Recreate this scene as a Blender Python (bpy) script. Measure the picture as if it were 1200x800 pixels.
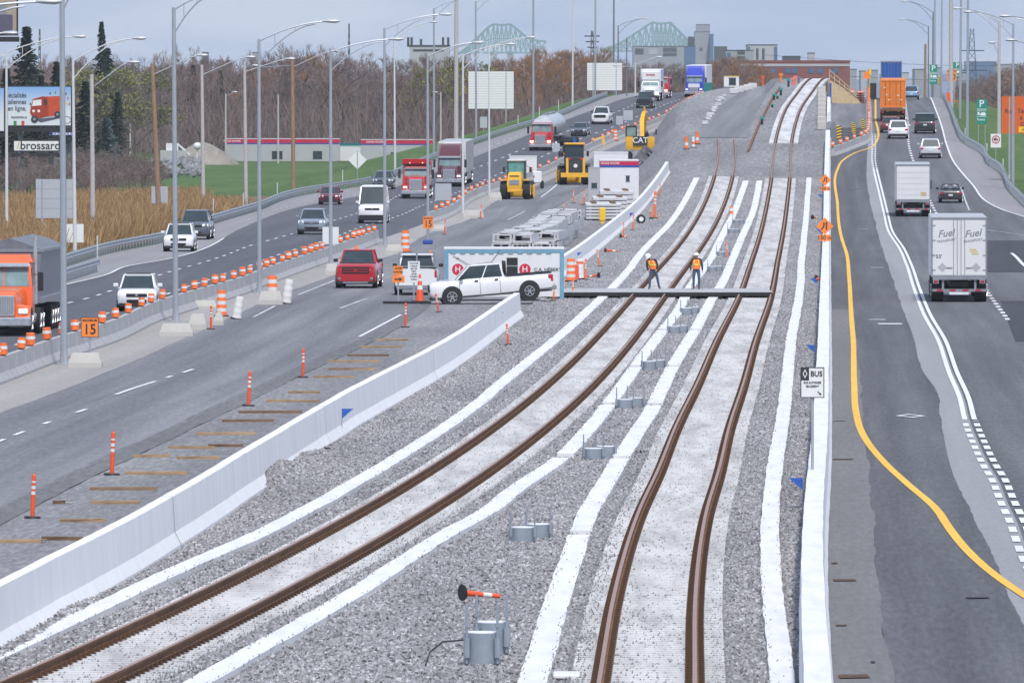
import bpy, bmesh, math, random
import numpy as np
from mathutils import Vector, Matrix, Euler
random.seed(7); rng = np.random.default_rng(7)
for o in list(bpy.data.objects): bpy.data.objects.remove(o)
scene = bpy.context.scene
COL = scene.collection
R = math.radians
# ------------------------------------------------------------------ camera
F = 11000.0; HC = 9.35; HY = 118.0          # focal length and horizon in units of a 1200 px wide frame
cam = bpy.data.cameras.new('camera'); co = bpy.data.objects.new('camera', cam); COL.objects.link(co)
co.location = (0, 0, HC); co.rotation_euler = (R(90), 0, 0)
cam.sensor_width = 36; cam.lens = 36 * F / 1200
cam.shift_y = -(400 - HY) / 1200; cam.clip_start = 1; cam.clip_end = 60000
scene.camera = co
# ------------------------------------------------------------------ world, sun, exposure
SUN_EL, SUN_AZ = 54, 168                    # azimuth measured from +Y towards +X
w = bpy.data.worlds.new('World'); scene.world = w; w.use_nodes = True
nt = w.node_tree; bg = nt.nodes['Background']
sky = nt.nodes.new('ShaderNodeTexSky'); sky.sky_type = 'NISHITA'; sky.sun_disc = False
sky.sun_elevation = R(SUN_EL); sky.sun_rotation = R(SUN_AZ); sky.dust_density = 1.0; sky.ozone_density = 2.0
tc = nt.nodes.new('ShaderNodeTexCoord')
mp = nt.nodes.new('ShaderNodeMapping'); mp.inputs['Scale'].default_value = (6, 6, 34)
nz = nt.nodes.new('ShaderNodeTexNoise'); nz.inputs['Scale'].default_value = 3.2; nz.inputs['Detail'].default_value = 5; nz.inputs['Roughness'].default_value = .55
rp = nt.nodes.new('ShaderNodeValToRGB')
rp.color_ramp.elements[0].position = .42; rp.color_ramp.elements[0].color = (4.9, 6.5, 9.6, 1)
rp.color_ramp.elements[1].position = .66; rp.color_ramp.elements[1].color = (8.2, 9.2, 10.8, 1)
mx = nt.nodes.new('ShaderNodeMix'); mx.data_type = 'RGBA'; mx.inputs[0].default_value = .86
nt.links.new(tc.outputs['Generated'], mp.inputs['Vector']); nt.links.new(mp.outputs[0], nz.inputs['Vector'])
nt.links.new(nz.outputs[0], rp.inputs[0]); nt.links.new(sky.outputs[0], mx.inputs[6]); nt.links.new(rp.outputs[0], mx.inputs[7])
nt.links.new(mx.outputs[2], bg.inputs['Color']); bg.inputs['Strength'].default_value = .095
sl = bpy.data.lights.new('sun', 'SUN'); sl.energy = 3.4; sl.angle = R(5); sl.color = (1, .955, .90)
so = bpy.data.objects.new('sun', sl); COL.objects.link(so)
sd = Vector((math.sin(R(SUN_AZ)) * math.cos(R(SUN_EL)), math.cos(R(SUN_AZ)) * math.cos(R(SUN_EL)), math.sin(R(SUN_EL))))
so.rotation_euler = sd.to_track_quat('Z', 'Y').to_euler(); so.location = (0, 0, 60)
scene.view_settings.view_transform = 'Standard'; scene.view_settings.look = 'None'
scene.view_settings.exposure = 0.02; scene.view_settings.gamma = 1; scene.view_settings.use_curve_mapping = False
scene.render.engine = 'CYCLES'; scene.cycles.volume_bounces = 0; scene.cycles.max_bounces = 5

# ------------------------------------------------------------------ ground shape
def ip(x, xs, ys): return np.interp(x, xs, ys)
def smooth_profile(pts):
    xs, ys = zip(*pts); g = np.arange(0, 30000, 10.0); v = np.interp(g, xs, ys)
    k = np.ones(9) / 9; v2 = np.convolve(np.pad(v, 4, 'edge'), k, 'valid'); v2 = np.convolve(np.pad(v2, 4, 'edge'), k, 'valid')
    return g, v2
PR = smooth_profile([(0,0),(580,0),(620,.3),(687,1.0),(815,4.2),(859,5.7),(924,7.5),(1068,9.5),(1150,9.85),(1300,9.2),(1500,6),(2000,-1),(30000,-1)])
PC = smooth_profile([(0,0),(580,0),(620,.3),(687,1.0),(815,4.0),(866,5.2),(971,8.7),(1050,11.6),(1080,12.1),(1150,12.1),(1300,10.5),(1500,6),(2000,-1),(30000,-1)])
PM = smooth_profile([(0,0),(580,0),(620,.3),(687,1.0),(815,4.0),(866,5.2),(971,8.5),(1050,10.7),(1100,11.2),(1200,11.0),(1300,10.2),(1500,6),(2000,-1),(30000,-1)])
PL = smooth_profile([(0,0),(560,.05),(650,.35),(780,.7),(850,.95),(917,1.7),(1000,4.0),(1068,6.5),(1134,8.7),(1222,10.1),(1300,10.5),(1380,10.5),(1600,6),(2000,-1),(30000,-1)])
def sst(t): t = np.clip(t, 0, 1); return t * t * (3 - 2 * t)
def road_z(u, Y):
    zl = ip(Y, *PL); zm = ip(Y, *PM); zc = ip(Y, *PC); zr = ip(Y, *PR)
    us = ip(Y, [0, 880, 1000, 1050, 1075, 1115, 1190, 1300], [715, 715, 742, 774, 792, 814, 840, 852]); a = sst((u - us) / ip(Y, [0, 880, 1000, 1300], [95, 95, 60, 35]))
    z = zl * (1 - a) + zm * a
    b = sst((u - 893) / 14.0); z = z * (1 - b) + zc * b
    c = sst((u - 966) / 7.0); z = z * (1 - c) + zr * c
    return z
GLX = None; GRX = None
def g(X, Y):
    X = np.asarray(X, float); Y = np.asarray(Y, float)
    u = 600 + F * X / Y
    z = road_z(u, Y)
    if GLX is not None:
        d = GLX(Y) - X; wl = sst((d - 1.5) / 26.0); z = z * (1 - wl) + .1 * wl
    if GRX is not None:
        d = X - GRX(Y); wr = sst((d - 1.0) / 26.0); z = z * (1 - wr) + (-.5) * wr
    return z
def P(x, y, h=0.0, zone=None):
    """world point on the ground (plus h) that stands at a place of the photograph"""
    Y = np.concatenate([np.arange(100, 1500, .5), np.arange(1500, 9000, 5.0)])
    X = (x - 600) / F * Y
    zz_ = g(X, Y) if zone is None else ip(Y, *zone)
    yy = HY - F * (zz_ + h - HC) / Y
    i = np.argmax(yy <= y)
    if yy[i] > y: i = int(np.argmin(yy))
    if i > 0:
        t = (yy[i-1] - y) / (yy[i-1] - yy[i] + 1e-9); t = min(max(t, 0), 1); Yv = Y[i-1] + t * (Y[i] - Y[i-1])
    else: Yv = Y[0]
    Xv = (x - 600) / F * Yv
    return Vector((float(Xv), float(Yv), float(g(Xv, Yv))))
class Line:
    """a line along the ground as a function X(Y)"""
    def __init__(s, px=None, h=0.0, pts=None, deg=None, zone=None):
        if px is not None: pts = [P(x, y, h, zone)[:2] for x, y in px]
        pts = sorted(pts, key=lambda p: p[1])
        q = [pts[0]]
        for p in pts[1:]:
            if p[1] - q[-1][1] > 1.0: q.append(p)
        s.Y = np.array([p[1] for p in q]); s.X = np.array([p[0] for p in q]); s.deg = None
        if deg: s.y0 = s.Y.mean(); s.ys = s.Y.std(); s.deg = np.polyfit((s.Y - s.y0) / s.ys, s.X, deg)
        h_ = np.diff(s.Y); d = np.diff(s.X) / h_; m = np.zeros(len(s.X))
        if len(d) > 1:
            m[1:-1] = (d[:-1] * h_[1:] + d[1:] * h_[:-1]) / (h_[:-1] + h_[1:])
        m[0] = d[0]; m[-1] = d[-1]; s.m = m
    def __call__(s, y):
        y = np.asarray(y, float)
        if s.deg is not None:
            yc = np.clip(y, s.Y[0], s.Y[-1]); v = np.polyval(s.deg, (yc - s.y0) / s.ys)
            dd = np.polyder(s.deg); return v + np.polyval(dd, (yc - s.y0) / s.ys) / s.ys * (y - yc)
        yc = np.clip(y, s.Y[0], s.Y[-1]); i = np.clip(np.searchsorted(s.Y, yc) - 1, 0, len(s.Y) - 2)
        h_ = s.Y[i+1] - s.Y[i]; t = (yc - s.Y[i]) / h_
        v = (2*t**3-3*t**2+1)*s.X[i] + (t**3-2*t**2+t)*h_*s.m[i] + (-2*t**3+3*t**2)*s.X[i+1] + (t**3-t**2)*h_*s.m[i+1]
        return v + np.where(y < s.Y[0], s.m[0], s.m[-1]) * (y - yc)
    def off(s, d):
        l = Line(pts=list(zip(s.X, s.Y))); l.__dict__.update({k: v for k, v in s.__dict__.items()})
        class O: pass
        f = lambda y: s(y) + d
        return f
    def ang(s, y): return math.atan2(float(s(y + 1)) - float(s(y - 1)), 2.0)
GLX = Line([(-140,380),(0,340),(62,318),(92,308),(130,297),(190,285),(250,263),(300,248),(362,228),(435,216),(500,191),(600,155),(640,143),(687,124),(712,114)], zone=PL)
GRX = Line([(1106,117),(1114,134),(1119,149),(1130,168),(1151,181),(1158,193),(1170,201),(1181,222),(1195,237),(1240,272)])

# ------------------------------------------------------------------ materials
MATS = {}
def nodes(m): m.use_nodes = True; return m.node_tree, m.node_tree.nodes['Principled BSDF']
def mat(name, col, rough=.5, metal=0.0, var=.12, scale=3.0, stretch=(1, 1, 1), bump=0.0, spec=.5, coat=0.0, emit=None, alpha=None):
    if name in MATS: return MATS[name]
    m = bpy.data.materials.new(name); t, b = nodes(m)
    b.inputs['Roughness'].default_value = rough; b.inputs['Metallic'].default_value = metal
    b.inputs['Specular IOR Level'].default_value = spec; b.inputs['Coat Weight'].default_value = coat
    geo = t.nodes.new('ShaderNodeTexCoord'); mpn = t.nodes.new('ShaderNodeMapping'); mpn.inputs['Scale'].default_value = stretch
    n = t.nodes.new('ShaderNodeTexNoise'); n.inputs['Scale'].default_value = scale; n.inputs['Detail'].default_value = 5; n.inputs['Roughness'].default_value = .65
    r = t.nodes.new('ShaderNodeValToRGB'); r.color_ramp.elements[0].position = .3; r.color_ramp.elements[1].position = .72
    c = col
    r.color_ramp.elements[0].color = (c[0]*(1-var), c[1]*(1-var), c[2]*(1-var), 1)
    r.color_ramp.elements[1].color = (min(1,c[0]*(1+var)), min(1,c[1]*(1+var)), min(1,c[2]*(1+var)), 1)
    t.links.new(geo.outputs['Object'], mpn.inputs[0]); t.links.new(mpn.outputs[0], n.inputs['Vector']); t.links.new(n.outputs[0], r.inputs[0]); t.links.new(r.outputs[0], b.inputs['Base Color'])
    if bump:
        bp = t.nodes.new('ShaderNodeBump'); bp.inputs['Strength'].default_value = bump; bp.inputs['Distance'].default_value = .02
        t.links.new(n.outputs[0], bp.inputs['Height']); t.links.new(bp.outputs[0], b.inputs['Normal'])
    if emit: b.inputs['Emission Color'].default_value = (*emit[:3], 1); b.inputs['Emission Strength'].default_value = emit[3]
    MATS[name] = m; return m
def ground_mat(name, cols, pos, streak=.5, sx=.9, fine=9.0, finew=.35, rough=.9, stretch=.07, spec=.25, crack=False, bump=0, patch=.0):
    """surface laid along UV (u across in metres, v along in metres)"""
    if name in MATS: return MATS[name]
    m = bpy.data.materials.new(name); t, b = nodes(m); b.inputs['Roughness'].default_value = rough; b.inputs['Specular IOR Level'].default_value = spec
    uv = t.nodes.new('ShaderNodeUVMap'); uv.uv_map = 'UVMap'
    def noise(sc, scale, det=4, ro=.6):
        mm = t.nodes.new('ShaderNodeMapping'); mm.inputs['Scale'].default_value = sc
        n = t.nodes.new('ShaderNodeTexNoise'); n.inputs['Scale'].default_value = scale; n.inputs['Detail'].default_value = det; n.inputs['Roughness'].default_value = ro
        t.links.new(uv.outputs[0], mm.inputs[0]); t.links.new(mm.outputs[0], n.inputs['Vector']); return n.outputs[0]
    a = noise((1, .012, 1), sx, 3); c2 = noise((1, stretch, 1), .16, 6, .7); f = noise((1, stretch, 1), fine, 3, .8)
    def mix(x, y, k):
        n = t.nodes.new('ShaderNodeMix'); n.data_type = 'FLOAT'; n.inputs[0].default_value = k
        t.links.new(x, n.inputs[2]); t.links.new(y, n.inputs[3]); return n.outputs[0]
    v = mix(mix(c2, a, streak), f, finew)
    r = t.nodes.new('ShaderNodeValToRGB'); e = r.color_ramp.elements
    e[0].position = pos[0]; e[0].color = (*cols[0], 1); e[1].position = pos[-1]; e[1].color = (*cols[-1], 1)
    for k in range(1, len(cols) - 1): q = e.new(pos[k]); q.color = (*cols[k], 1)
    t.links.new(v, r.inputs[0]); out = r.outputs[0]
    if crack:
        mm = t.nodes.new('ShaderNodeMapping'); mm.inputs['Scale'].default_value = (.22, .02, 1)
        vo = t.nodes.new('ShaderNodeTexVoronoi'); vo.feature = 'DISTANCE_TO_EDGE'; vo.inputs['Scale'].default_value = 1
        n2 = t.nodes.new('ShaderNodeTexNoise'); n2.inputs['Scale'].default_value = 2; n2.inputs['Detail'].default_value = 4
        ad = t.nodes.new('ShaderNodeMix'); ad.data_type = 'RGBA'; ad.blend_type = 'LINEAR_LIGHT'; ad.inputs[0].default_value = .25
        t.links.new(uv.outputs[0], mm.inputs[0]); t.links.new(mm.outputs[0], n2.inputs['Vector']); t.links.new(mm.outputs[0], ad.inputs[6]); t.links.new(n2.outputs[1], ad.inputs[7]); t.links.new(ad.outputs[2], vo.inputs['Vector'])
        cr = t.nodes.new('ShaderNodeValToRGB'); cr.color_ramp.elements[0].color = (.72, .72, .74, 1); cr.color_ramp.elements[1].position = .012; cr.color_ramp.elements[1].color = (1, 1, 1, 1)
        t.links.new(vo.outputs[0], cr.inputs[0])
        ml = t.nodes.new('ShaderNodeMix'); ml.data_type = 'RGBA'; ml.blend_type = 'MULTIPLY'; ml.inputs[0].default_value = 1
        t.links.new(out, ml.inputs[6]); t.links.new(cr.outputs[0], ml.inputs[7]); out = ml.outputs[2]
    t.links.new(out, b.inputs['Base Color'])
    MATS[name] = m; return m
def ballast_mat():
    m = bpy.data.materials.new('ballast_stone'); t, b = nodes(m); b.inputs['Roughness'].default_value = .92; b.inputs['Specular IOR Level'].default_value = .2
    ge = t.nodes.new('ShaderNodeNewGeometry'); mm = t.nodes.new('ShaderNodeMapping'); mm.inputs['Scale'].default_value = (1, .13, 1)
    vo = t.nodes.new('ShaderNodeTexVoronoi'); vo.inputs['Scale'].default_value = 25
    t.links.new(ge.outputs['Position'], mm.inputs[0]); t.links.new(mm.outputs[0], vo.inputs['Vector'])
    sp = t.nodes.new('ShaderNodeSeparateColor'); t.links.new(vo.outputs['Color'], sp.inputs[0])
    r = t.nodes.new('ShaderNodeValToRGB'); e = r.color_ramp.elements
    e[0].position = 0; e[0].color = (.05, .048, .05, 1); e[1].position = 1; e[1].color = (.56, .555, .565, 1)
    for p_, c_ in ((.14, (.165,.16,.163)), (.5, (.275,.27,.275)), (.85, (.355,.35,.357))): q = e.new(p_); q.color = (*c_, 1)
    t.links.new(sp.outputs[0], r.inputs[0])
    n = t.nodes.new('ShaderNodeTexNoise'); n.inputs['Scale'].default_value = .5; n.inputs['Detail'].default_value = 4; t.links.new(mm.outputs[0], n.inputs['Vector'])
    r2 = t.nodes.new('ShaderNodeValToRGB'); r2.color_ramp.elements[0].position = .3; r2.color_ramp.elements[0].color = (.80,.79,.80,1); r2.color_ramp.elements[1].position = .75; r2.color_ramp.elements[1].color = (1.12,1.1,1.1,1)
    t.links.new(n.outputs[0], r2.inputs[0])
    ml = t.nodes.new('ShaderNodeMix'); ml.data_type = 'RGBA'; ml.blend_type = 'MULTIPLY'; ml.inputs[0].default_value = 1
    t.links.new(r.outputs[0], ml.inputs[6]); t.links.new(r2.outputs[0], ml.inputs[7]); t.links.new(ml.outputs[2], b.inputs['Base Color'])
    MATS['ballast'] = m; return m

# ------------------------------------------------------------------ mesh builder
class MB:
    def __init__(s): s.v = []; s.f = []; s.m = []
    def add(s, vs, fs, m=0):
        o = len(s.v); s.v += [tuple(v) for v in vs]; s.f += [tuple(i + o for i in f) for f in fs]; s.m += [m] * len(fs); return s
    def box(s, x0, x1, y0, y1, z0, z1, m=0, bev=0):
        if bev:
            b = bev
            ring = lambda z, i: [(x0+i+ (b if k in (0,3) else 0), 0) for k in range(4)]
            pts = []
            for z, i in ((z0, b), (z0+b, 0), (z1-b, 0), (z1, b)):
                pts.append([(x0+i+b,y0+i,z),(x1-i-b,y0+i,z),(x1-i,y0+i+b,z),(x1-i,y1-i-b,z),(x1-i-b,y1-i,z),(x0+i+b,y1-i,z),(x0+i,y1-i-b,z),(x0+i,y0+i+b,z)])
            return s.loft(pts, m)
        return s.add([(x0,y0,z0),(x1,y0,z0),(x1,y1,z0),(x0,y1,z0),(x0,y0,z1),(x1,y0,z1),(x1,y1,z1),(x0,y1,z1)],
              [(0,3,2,1),(4,5,6,7),(0,1,5,4),(1,2,6,5),(2,3,7,6),(3,0,4,7)], m)
    def loft(s, rings, m=0, cap=True, closed=True):
        n = len(rings[0]); vs = [p for r in rings for p in r]; fs = []
        for i in range(len(rings) - 1):
            for k in range(n if closed else n - 1):
                a = i * n + k; b = i * n + (k + 1) % n; fs.append((a, b, b + n, a + n))
        if cap: fs.append(tuple(range(n))[::-1]); fs.append(tuple((len(rings) - 1) * n + k for k in range(n)))
        return s.add(vs, fs, m)
    def cyl(s, p0, p1, r0, r1=None, n=10, m=0, cap=True):
        r1 = r0 if r1 is None else r1; p0 = Vector(p0); p1 = Vector(p1); d = (p1 - p0).normalized()
        a = d.orthogonal().normalized(); b = d.cross(a)
        R_ = [[p + (a * math.cos(2*math.pi*k/n) + b * math.sin(2*math.pi*k/n)) * r for k in range(n)] for p, r in ((p0, r0), (p1, r1))]
        return s.loft(R_, m, cap)
    def tube(s, pts, r, n=6, m=0):
        pts = [Vector(p) for p in pts]; rs = r if isinstance(r, (list, tuple)) else [r] * len(pts); rings = []; up = None
        for i, p in enumerate(pts):
            d = (pts[min(i+1, len(pts)-1)] - pts[max(i-1, 0)]).normalized()
            if up is None: up = d.orthogonal().normalized()
            a = (up - d * up.dot(d)).normalized(); up = a; b = d.cross(a)
            rings.append([p + (a * math.cos(2*math.pi*k/n) + b * math.sin(2*math.pi*k/n)) * rs[i] for k in range(n)])
        return s.loft(rings, m)
    def prism(s, poly, ax, a, b, m=0):
        """poly in the plane normal to axis ax ('x': (y,z), 'y': (x,z), 'z': (x,y)), from a to b"""
        f = {'x': lambda p, t: (t, p[0], p[1]), 'y': lambda p, t: (p[0], t, p[1]), 'z': lambda p, t: (p[0], p[1], t)}[ax]
        return s.loft([[f(p, a) for p in poly], [f(p, b) for p in poly]], m)
    def quad(s, a, b, c, d, m=0): return s.add([a, b, c, d], [(0, 1, 2, 3)], m)
    def sphere(s, c, r, n=10, m=0, sz=1, sy=1):
        rings = []
        for i in range(1, n // 2 + 1):
            t = math.pi * i / (n // 2 + 1); rings.append([(c[0] + r*math.sin(t)*math.cos(2*math.pi*k/n), c[1] + sy*r*math.sin(t)*math.sin(2*math.pi*k/n), c[2] + sz*r*math.cos(t)) for k in range(n)])
        return s.loft(rings, m)
    def xf(s, M):
        s.v = [tuple(M @ Vector(v)) for v in s.v]; return s
    def build(s, name, mats, parent=None, smooth=None):
        me = bpy.data.meshes.new(name); me.from_pydata(s.v, [], s.f)
        ms = mats if isinstance(mats, (list, tuple)) else [mats]
        for q in ms: me.materials.append(MATS[q] if isinstance(q, str) else q)
        if len(ms) > 1: me.polygons.foreach_set('material_index', s.m)
        bm = bmesh.new(); bm.from_mesh(me); bmesh.ops.recalc_face_normals(bm, faces=bm.faces); bm.to_mesh(me); bm.free()
        if smooth:
            me.polygons.foreach_set('use_smooth', [True] * len(me.polygons)); me.set_sharp_from_angle(angle=R(smooth))
        o = bpy.data.objects.new(name, me); COL.objects.link(o)
        if parent: o.parent = parent
        return o
def tag(o, label=None, cat=None, group=None, kind=None):
    if label: o['label'] = label
    if cat: o['category'] = cat
    if group: o['group'] = group
    if kind: o['kind'] = kind
    return o
def empty(name, label=None, cat=None, loc=(0,0,0), rz=0, group=None, rx=0):
    o = bpy.data.objects.new(name, None); COL.objects.link(o); o.location = loc; o.rotation_euler = (rx, 0, rz); o.empty_display_size = .3
    return tag(o, label, cat, group)
def copy_tree(o, loc=None, rz=None, label=None, group=None, parent=None, kids=True):
    c = o.copy(); COL.objects.link(c)
    if parent is not None: c.parent = parent
    if kids:
        for ch in [x for x in CH.get(o.name, None) or o.children]: copy_tree(ch, parent=c)
    if loc is not None: c.location = loc
    if rz is not None: c.rotation_euler[2] = rz
    if label: c['label'] = label
    if group: c['group'] = group
    return c
CH = {}
def grid_mesh(name, V, ny, nx, material, uv=None, smooth=False, kind='structure'):
    me = bpy.data.meshes.new(name); n = (ny - 1) * (nx - 1)
    me.vertices.add(ny * nx); me.vertices.foreach_set('co', V.reshape(-1).astype(np.float32))
    i = (np.arange(ny - 1)[:, None] * nx + np.arange(nx - 1)[None]).reshape(-1)
    q = np.stack([i, i + 1, i + 1 + nx, i + nx], 1).reshape(-1)
    me.loops.add(n * 4); me.loops.foreach_set('vertex_index', q.astype(np.int32))
    me.polygons.add(n); me.polygons.foreach_set('loop_start', np.arange(0, n * 4, 4, dtype=np.int32))
    if smooth: me.polygons.foreach_set('use_smooth', np.ones(n, bool))
    me.update(calc_edges=True)
    if uv is not None:
        l = me.uv_layers.new(name='UVMap'); l.data.foreach_set('uv', uv.reshape(-1, 2)[q].reshape(-1).astype(np.float32))
    me.materials.append(MATS[material]); me.validate()
    o = bpy.data.objects.new(name, me); COL.objects.link(o)
    if kind: o['kind'] = kind
    return o
def strip(name, a, b, y0, y1, off, material, dy=4.0, nx=None, kind='structure', edge=0.0, thick=None, rough=None, uoff=0):
    """ground sheet between the lines a(Y) and b(Y)"""
    n = max(2, int((y1 - y0) / dy) + 1); Y = np.linspace(y0, y1, n)
    A = np.asarray(a(Y), float) * np.ones(n); B = np.asarray(b(Y), float) * np.ones(n)
    if edge:
        kk = np.ones(7) / 7; A = A + np.convolve(rng.uniform(-edge, edge, n + 6) * 2.2, kk, 'valid'); B = B + np.convolve(rng.uniform(-edge, edge, n + 6) * 2.2, kk, 'valid')
    if nx is None: nx = int(max(2, min(60, np.max(B - A) / 1.2 + 2)))
    t = np.linspace(0, 1, nx)[None]; X = A[:, None] * (1 - t) + B[:, None] * t; YY = np.repeat(Y[:, None], nx, 1)
    Z = g(X, YY) + (np.interp(t, np.linspace(0, 1, len(off)), off) if isinstance(off, (list, tuple)) else off)
    if rough: Z = Z + rng.uniform(-rough, rough, Z.shape)
    if thick:   # turned-down edges
        X = np.concatenate([X[:, :1], X, X[:, -1:]], 1); YY = np.concatenate([YY[:, :1], YY, YY[:, -1:]], 1); Z = np.concatenate([Z[:, :1] - thick, Z, Z[:, -1:] - thick], 1); nx += 2
    uv = np.stack([X - A[:, None] + uoff, YY], 2)
    return grid_mesh(name, np.stack([X, YY, Z], 2), n, nx, material, uv, kind=kind)
# ------------------------------------------------------------------ surfaces
ballast_mat()
def tie_mat():
    m = bpy.data.materials.new('tie_concrete'); t, b = nodes(m); b.inputs['Roughness'].default_value = .88; b.inputs['Specular IOR Level'].default_value = .2
    ge = t.nodes.new('ShaderNodeNewGeometry')
    def nz_(sc, scale, det, ro=.6):
        mm = t.nodes.new('ShaderNodeMapping'); mm.inputs['Scale'].default_value = sc; n = t.nodes.new('ShaderNodeTexNoise'); n.inputs['Scale'].default_value = scale; n.inputs['Detail'].default_value = det; n.inputs['Roughness'].default_value = ro
        t.links.new(ge.outputs['Position'], mm.inputs[0]); t.links.new(mm.outputs[0], n.inputs['Vector']); return n.outputs[0]
    r = t.nodes.new('ShaderNodeValToRGB'); e = r.color_ramp.elements; e[0].position = .36; e[0].color = (.43,.425,.435,1); e[1].position = .58; e[1].color = (.64,.638,.645,1); t.links.new(nz_((1,.09,1), 1.1, 6, .7), r.inputs[0])
    r2 = t.nodes.new('ShaderNodeValToRGB'); e = r2.color_ramp.elements; e[0].position = .33; e[0].color = (.34,.335,.35,1); e[1].position = .43; e[1].color = (1,1,1,1); t.links.new(nz_((1,.30,1), 9, 4, .75), r2.inputs[0])
    ml = t.nodes.new('ShaderNodeMix'); ml.data_type = 'RGBA'; ml.blend_type = 'MULTIPLY'; ml.inputs[0].default_value = 1; t.links.new(r.outputs[0], ml.inputs[6]); t.links.new(r2.outputs[0], ml.inputs[7]); t.links.new(ml.outputs[2], b.inputs['Base Color'])
    MATS['tie_concrete'] = m
ground_mat('asphalt_dark', [(.068,.069,.078), (.102,.103,.113), (.155,.156,.165)], (.40,.5,.62), streak=.55)
ground_mat('asphalt_main', [(.084,.085,.096), (.122,.123,.134), (.177,.177,.187)], (.40,.5,.62), streak=.55)
ground_mat('asphalt_left', [(.070,.072,.087), (.098,.10,.117), (.140,.141,.157)], (.36,.5,.66), streak=.5)
ground_mat('asphalt_milled', [(.23,.23,.245), (.275,.275,.29), (.32,.32,.335)], (.36,.5,.66), streak=.5)
ground_mat('asphalt_patch', [(.038,.038,.046), (.052,.053,.064), (.07,.072,.084)], (.36,.5,.66))
ground_mat('shoulder_asphalt', [(.20,.195,.20), (.255,.248,.255), (.315,.305,.31)], (.36,.5,.66), streak=.4)
ground_mat('lane_gravel', [(.125,.122,.125), (.165,.162,.165), (.215,.21,.212)], (.34,.5,.66), streak=.2, finew=.5, fine=7, stretch=.1)
ground_mat('site_road', [(.115,.115,.130), (.175,.175,.19), (.26,.258,.27)], (.39,.5,.62), streak=.6, sx=.7)
ground_mat('ramp_road', [(.12,.12,.13), (.19,.19,.20), (.30,.30,.31)], (.36,.5,.64), streak=.75, sx=.45)
ground_mat('hardpack', [(.14,.136,.142), (.225,.22,.226), (.34,.335,.34)], (.38,.5,.62), streak=.15, finew=.5, fine=3.2, sx=.5)
ground_mat('gravel_fines', [(.13,.128,.133), (.205,.20,.207), (.33,.325,.33)], (.39,.5,.62), streak=.1, finew=.5, fine=7, stretch=.1)
ground_mat('site_bank', [(.10,.10,.103), (.15,.15,.155), (.21,.205,.21)], (.34,.5,.66), streak=.1, finew=.5, fine=5, stretch=.1)
ground_mat('sand_shoulder', [(.25,.235,.23), (.33,.31,.30), (.42,.40,.385)], (.34,.5,.66), streak=.3)
ground_mat('grass', [(.040,.078,.018), (.068,.125,.028), (.120,.16,.048)], (.36,.5,.66), streak=.05, finew=.4, fine=1.5, stretch=.12)
ground_mat('dry_field', [(.09,.062,.035), (.17,.115,.06), (.26,.19,.10)], (.34,.5,.68), streak=.05, finew=.5, fine=2.5, stretch=.15)
mat('paint_white', (.72,.72,.74), .6, var=.1, scale=1.2, stretch=(1,.1,1)); mat('paint_worn', (.50,.50,.52), .7, var=.3, scale=2, stretch=(1,.1,1))
mat('paint_yellow', (.82,.45,.03), .6, var=.12, scale=1.2, stretch=(1,.1,1))
mat('white_concrete', (.76,.76,.775), .75, var=.07, scale=1.3, stretch=(2,.8,.12)); mat('white_cover', (.70,.70,.705), .7, var=.13, scale=2.2, stretch=(1,.15,1)); mat('joint_grey', (.30,.30,.31), .9)
mat('grey_concrete', (.40,.395,.40), .85, var=.14, scale=1.2, bump=.2); mat('pale_concrete', (.50,.48,.45), .85, var=.12, scale=1.0, bump=.2)
tie_mat(); mat('rust', (.180,.082,.036), .85, var=.4, scale=4, stretch=(1,.2,1)); mat('rust_dark', (.088,.043,.021), .9, var=.5, scale=6)
mat('rail_head', (.30,.185,.145), .5, var=.12, scale=3); mat('steel_galv', (.36,.38,.41), .45, .5, var=.1); mat('black_rubber', (.02,.02,.022), .7)

LT = Line([(74,800),(146,752),(255,700),(353,652),(456,600),(565,538),(626,485),(678,432),(712,400),(757,350),(799.5,300),(826,255),(841.5,230),(849,200),(851.5,172)], h=.2, deg=6)
RT = Line([(758,800),(767,700),(788,600),(807,550),(823,500),(843.5,450),(861.5,400),(883,350),(897,300),(908.5,250),(915.5,200),(917.5,170),(921.5,150),(930.5,125),(944,106),(953.5,94)], h=.2)
W1 = Line([(0,767),(100,720),(200,672),(300,628),(360,597),(440,552),(515,505),(557,475),(600,439),(650,399),(702,352),(725,330),(760,287),(790,255),(807,227),(816,209)], h=.05)
W2 = Line([(237,797),(300,762),(400,705),(475,657),(525,625),(575,597),(600,577),(657,537),(692,500),(720,465),(747,427),(767,400),(797,360),(807,340),(832,305),(847,275),(862,245),(874,212)], h=.05)
W3 = Line([(624,795),(655,700),(691,600),(727,537),(760,487),(775,457),(790,427),(807,400),(832,355),(845,335),(860,300),(872,272),(882,250),(887,230),(890,210)], h=.05)
W4 = Line([(914.5,775),(907,712),(902,650),(903,600),(908,550),(916,500),(922,450),(927,400),(936,350),(940,300),(945,250),(948,210)], h=.05)
WALL = Line([(-60,716),(0,683),(150,607),(300,520),(405,459),(512,404),(603,345)], h=1.07)
WALL2 = Line([(640,312),(660,300),(707,267),(735,245),(760,220),(775,200),(786,183)], h=1.0)
RB = Line([(958,800),(953,700),(952,650),(953,600),(957,550),(961,500),(963,450),(965,400),(966,350),(967.5,300),(968.5,250),(969,200),(970,160),(971,130),(971.5,112)], h=.9)
BAR1 = Line([(-80,477),(0,450),(67,424),(137,400),(185,377),(240,359),(280,347),(325,329),(375,311),(447,284)])
BAR2 = Line([(498,264),(512,260),(572,228),(637,206),(726,163),(761,151),(780,143),(800,131),(825,118)], zone=PL)
SITE_L = Line([(-80,478),(0,451),(137,401),(240,360),(325,330),(375,312),(447,284),(500,264),(572,229),(637,206),(726,164),(761,152),(800,131),(825,118)], zone=PL)
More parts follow.
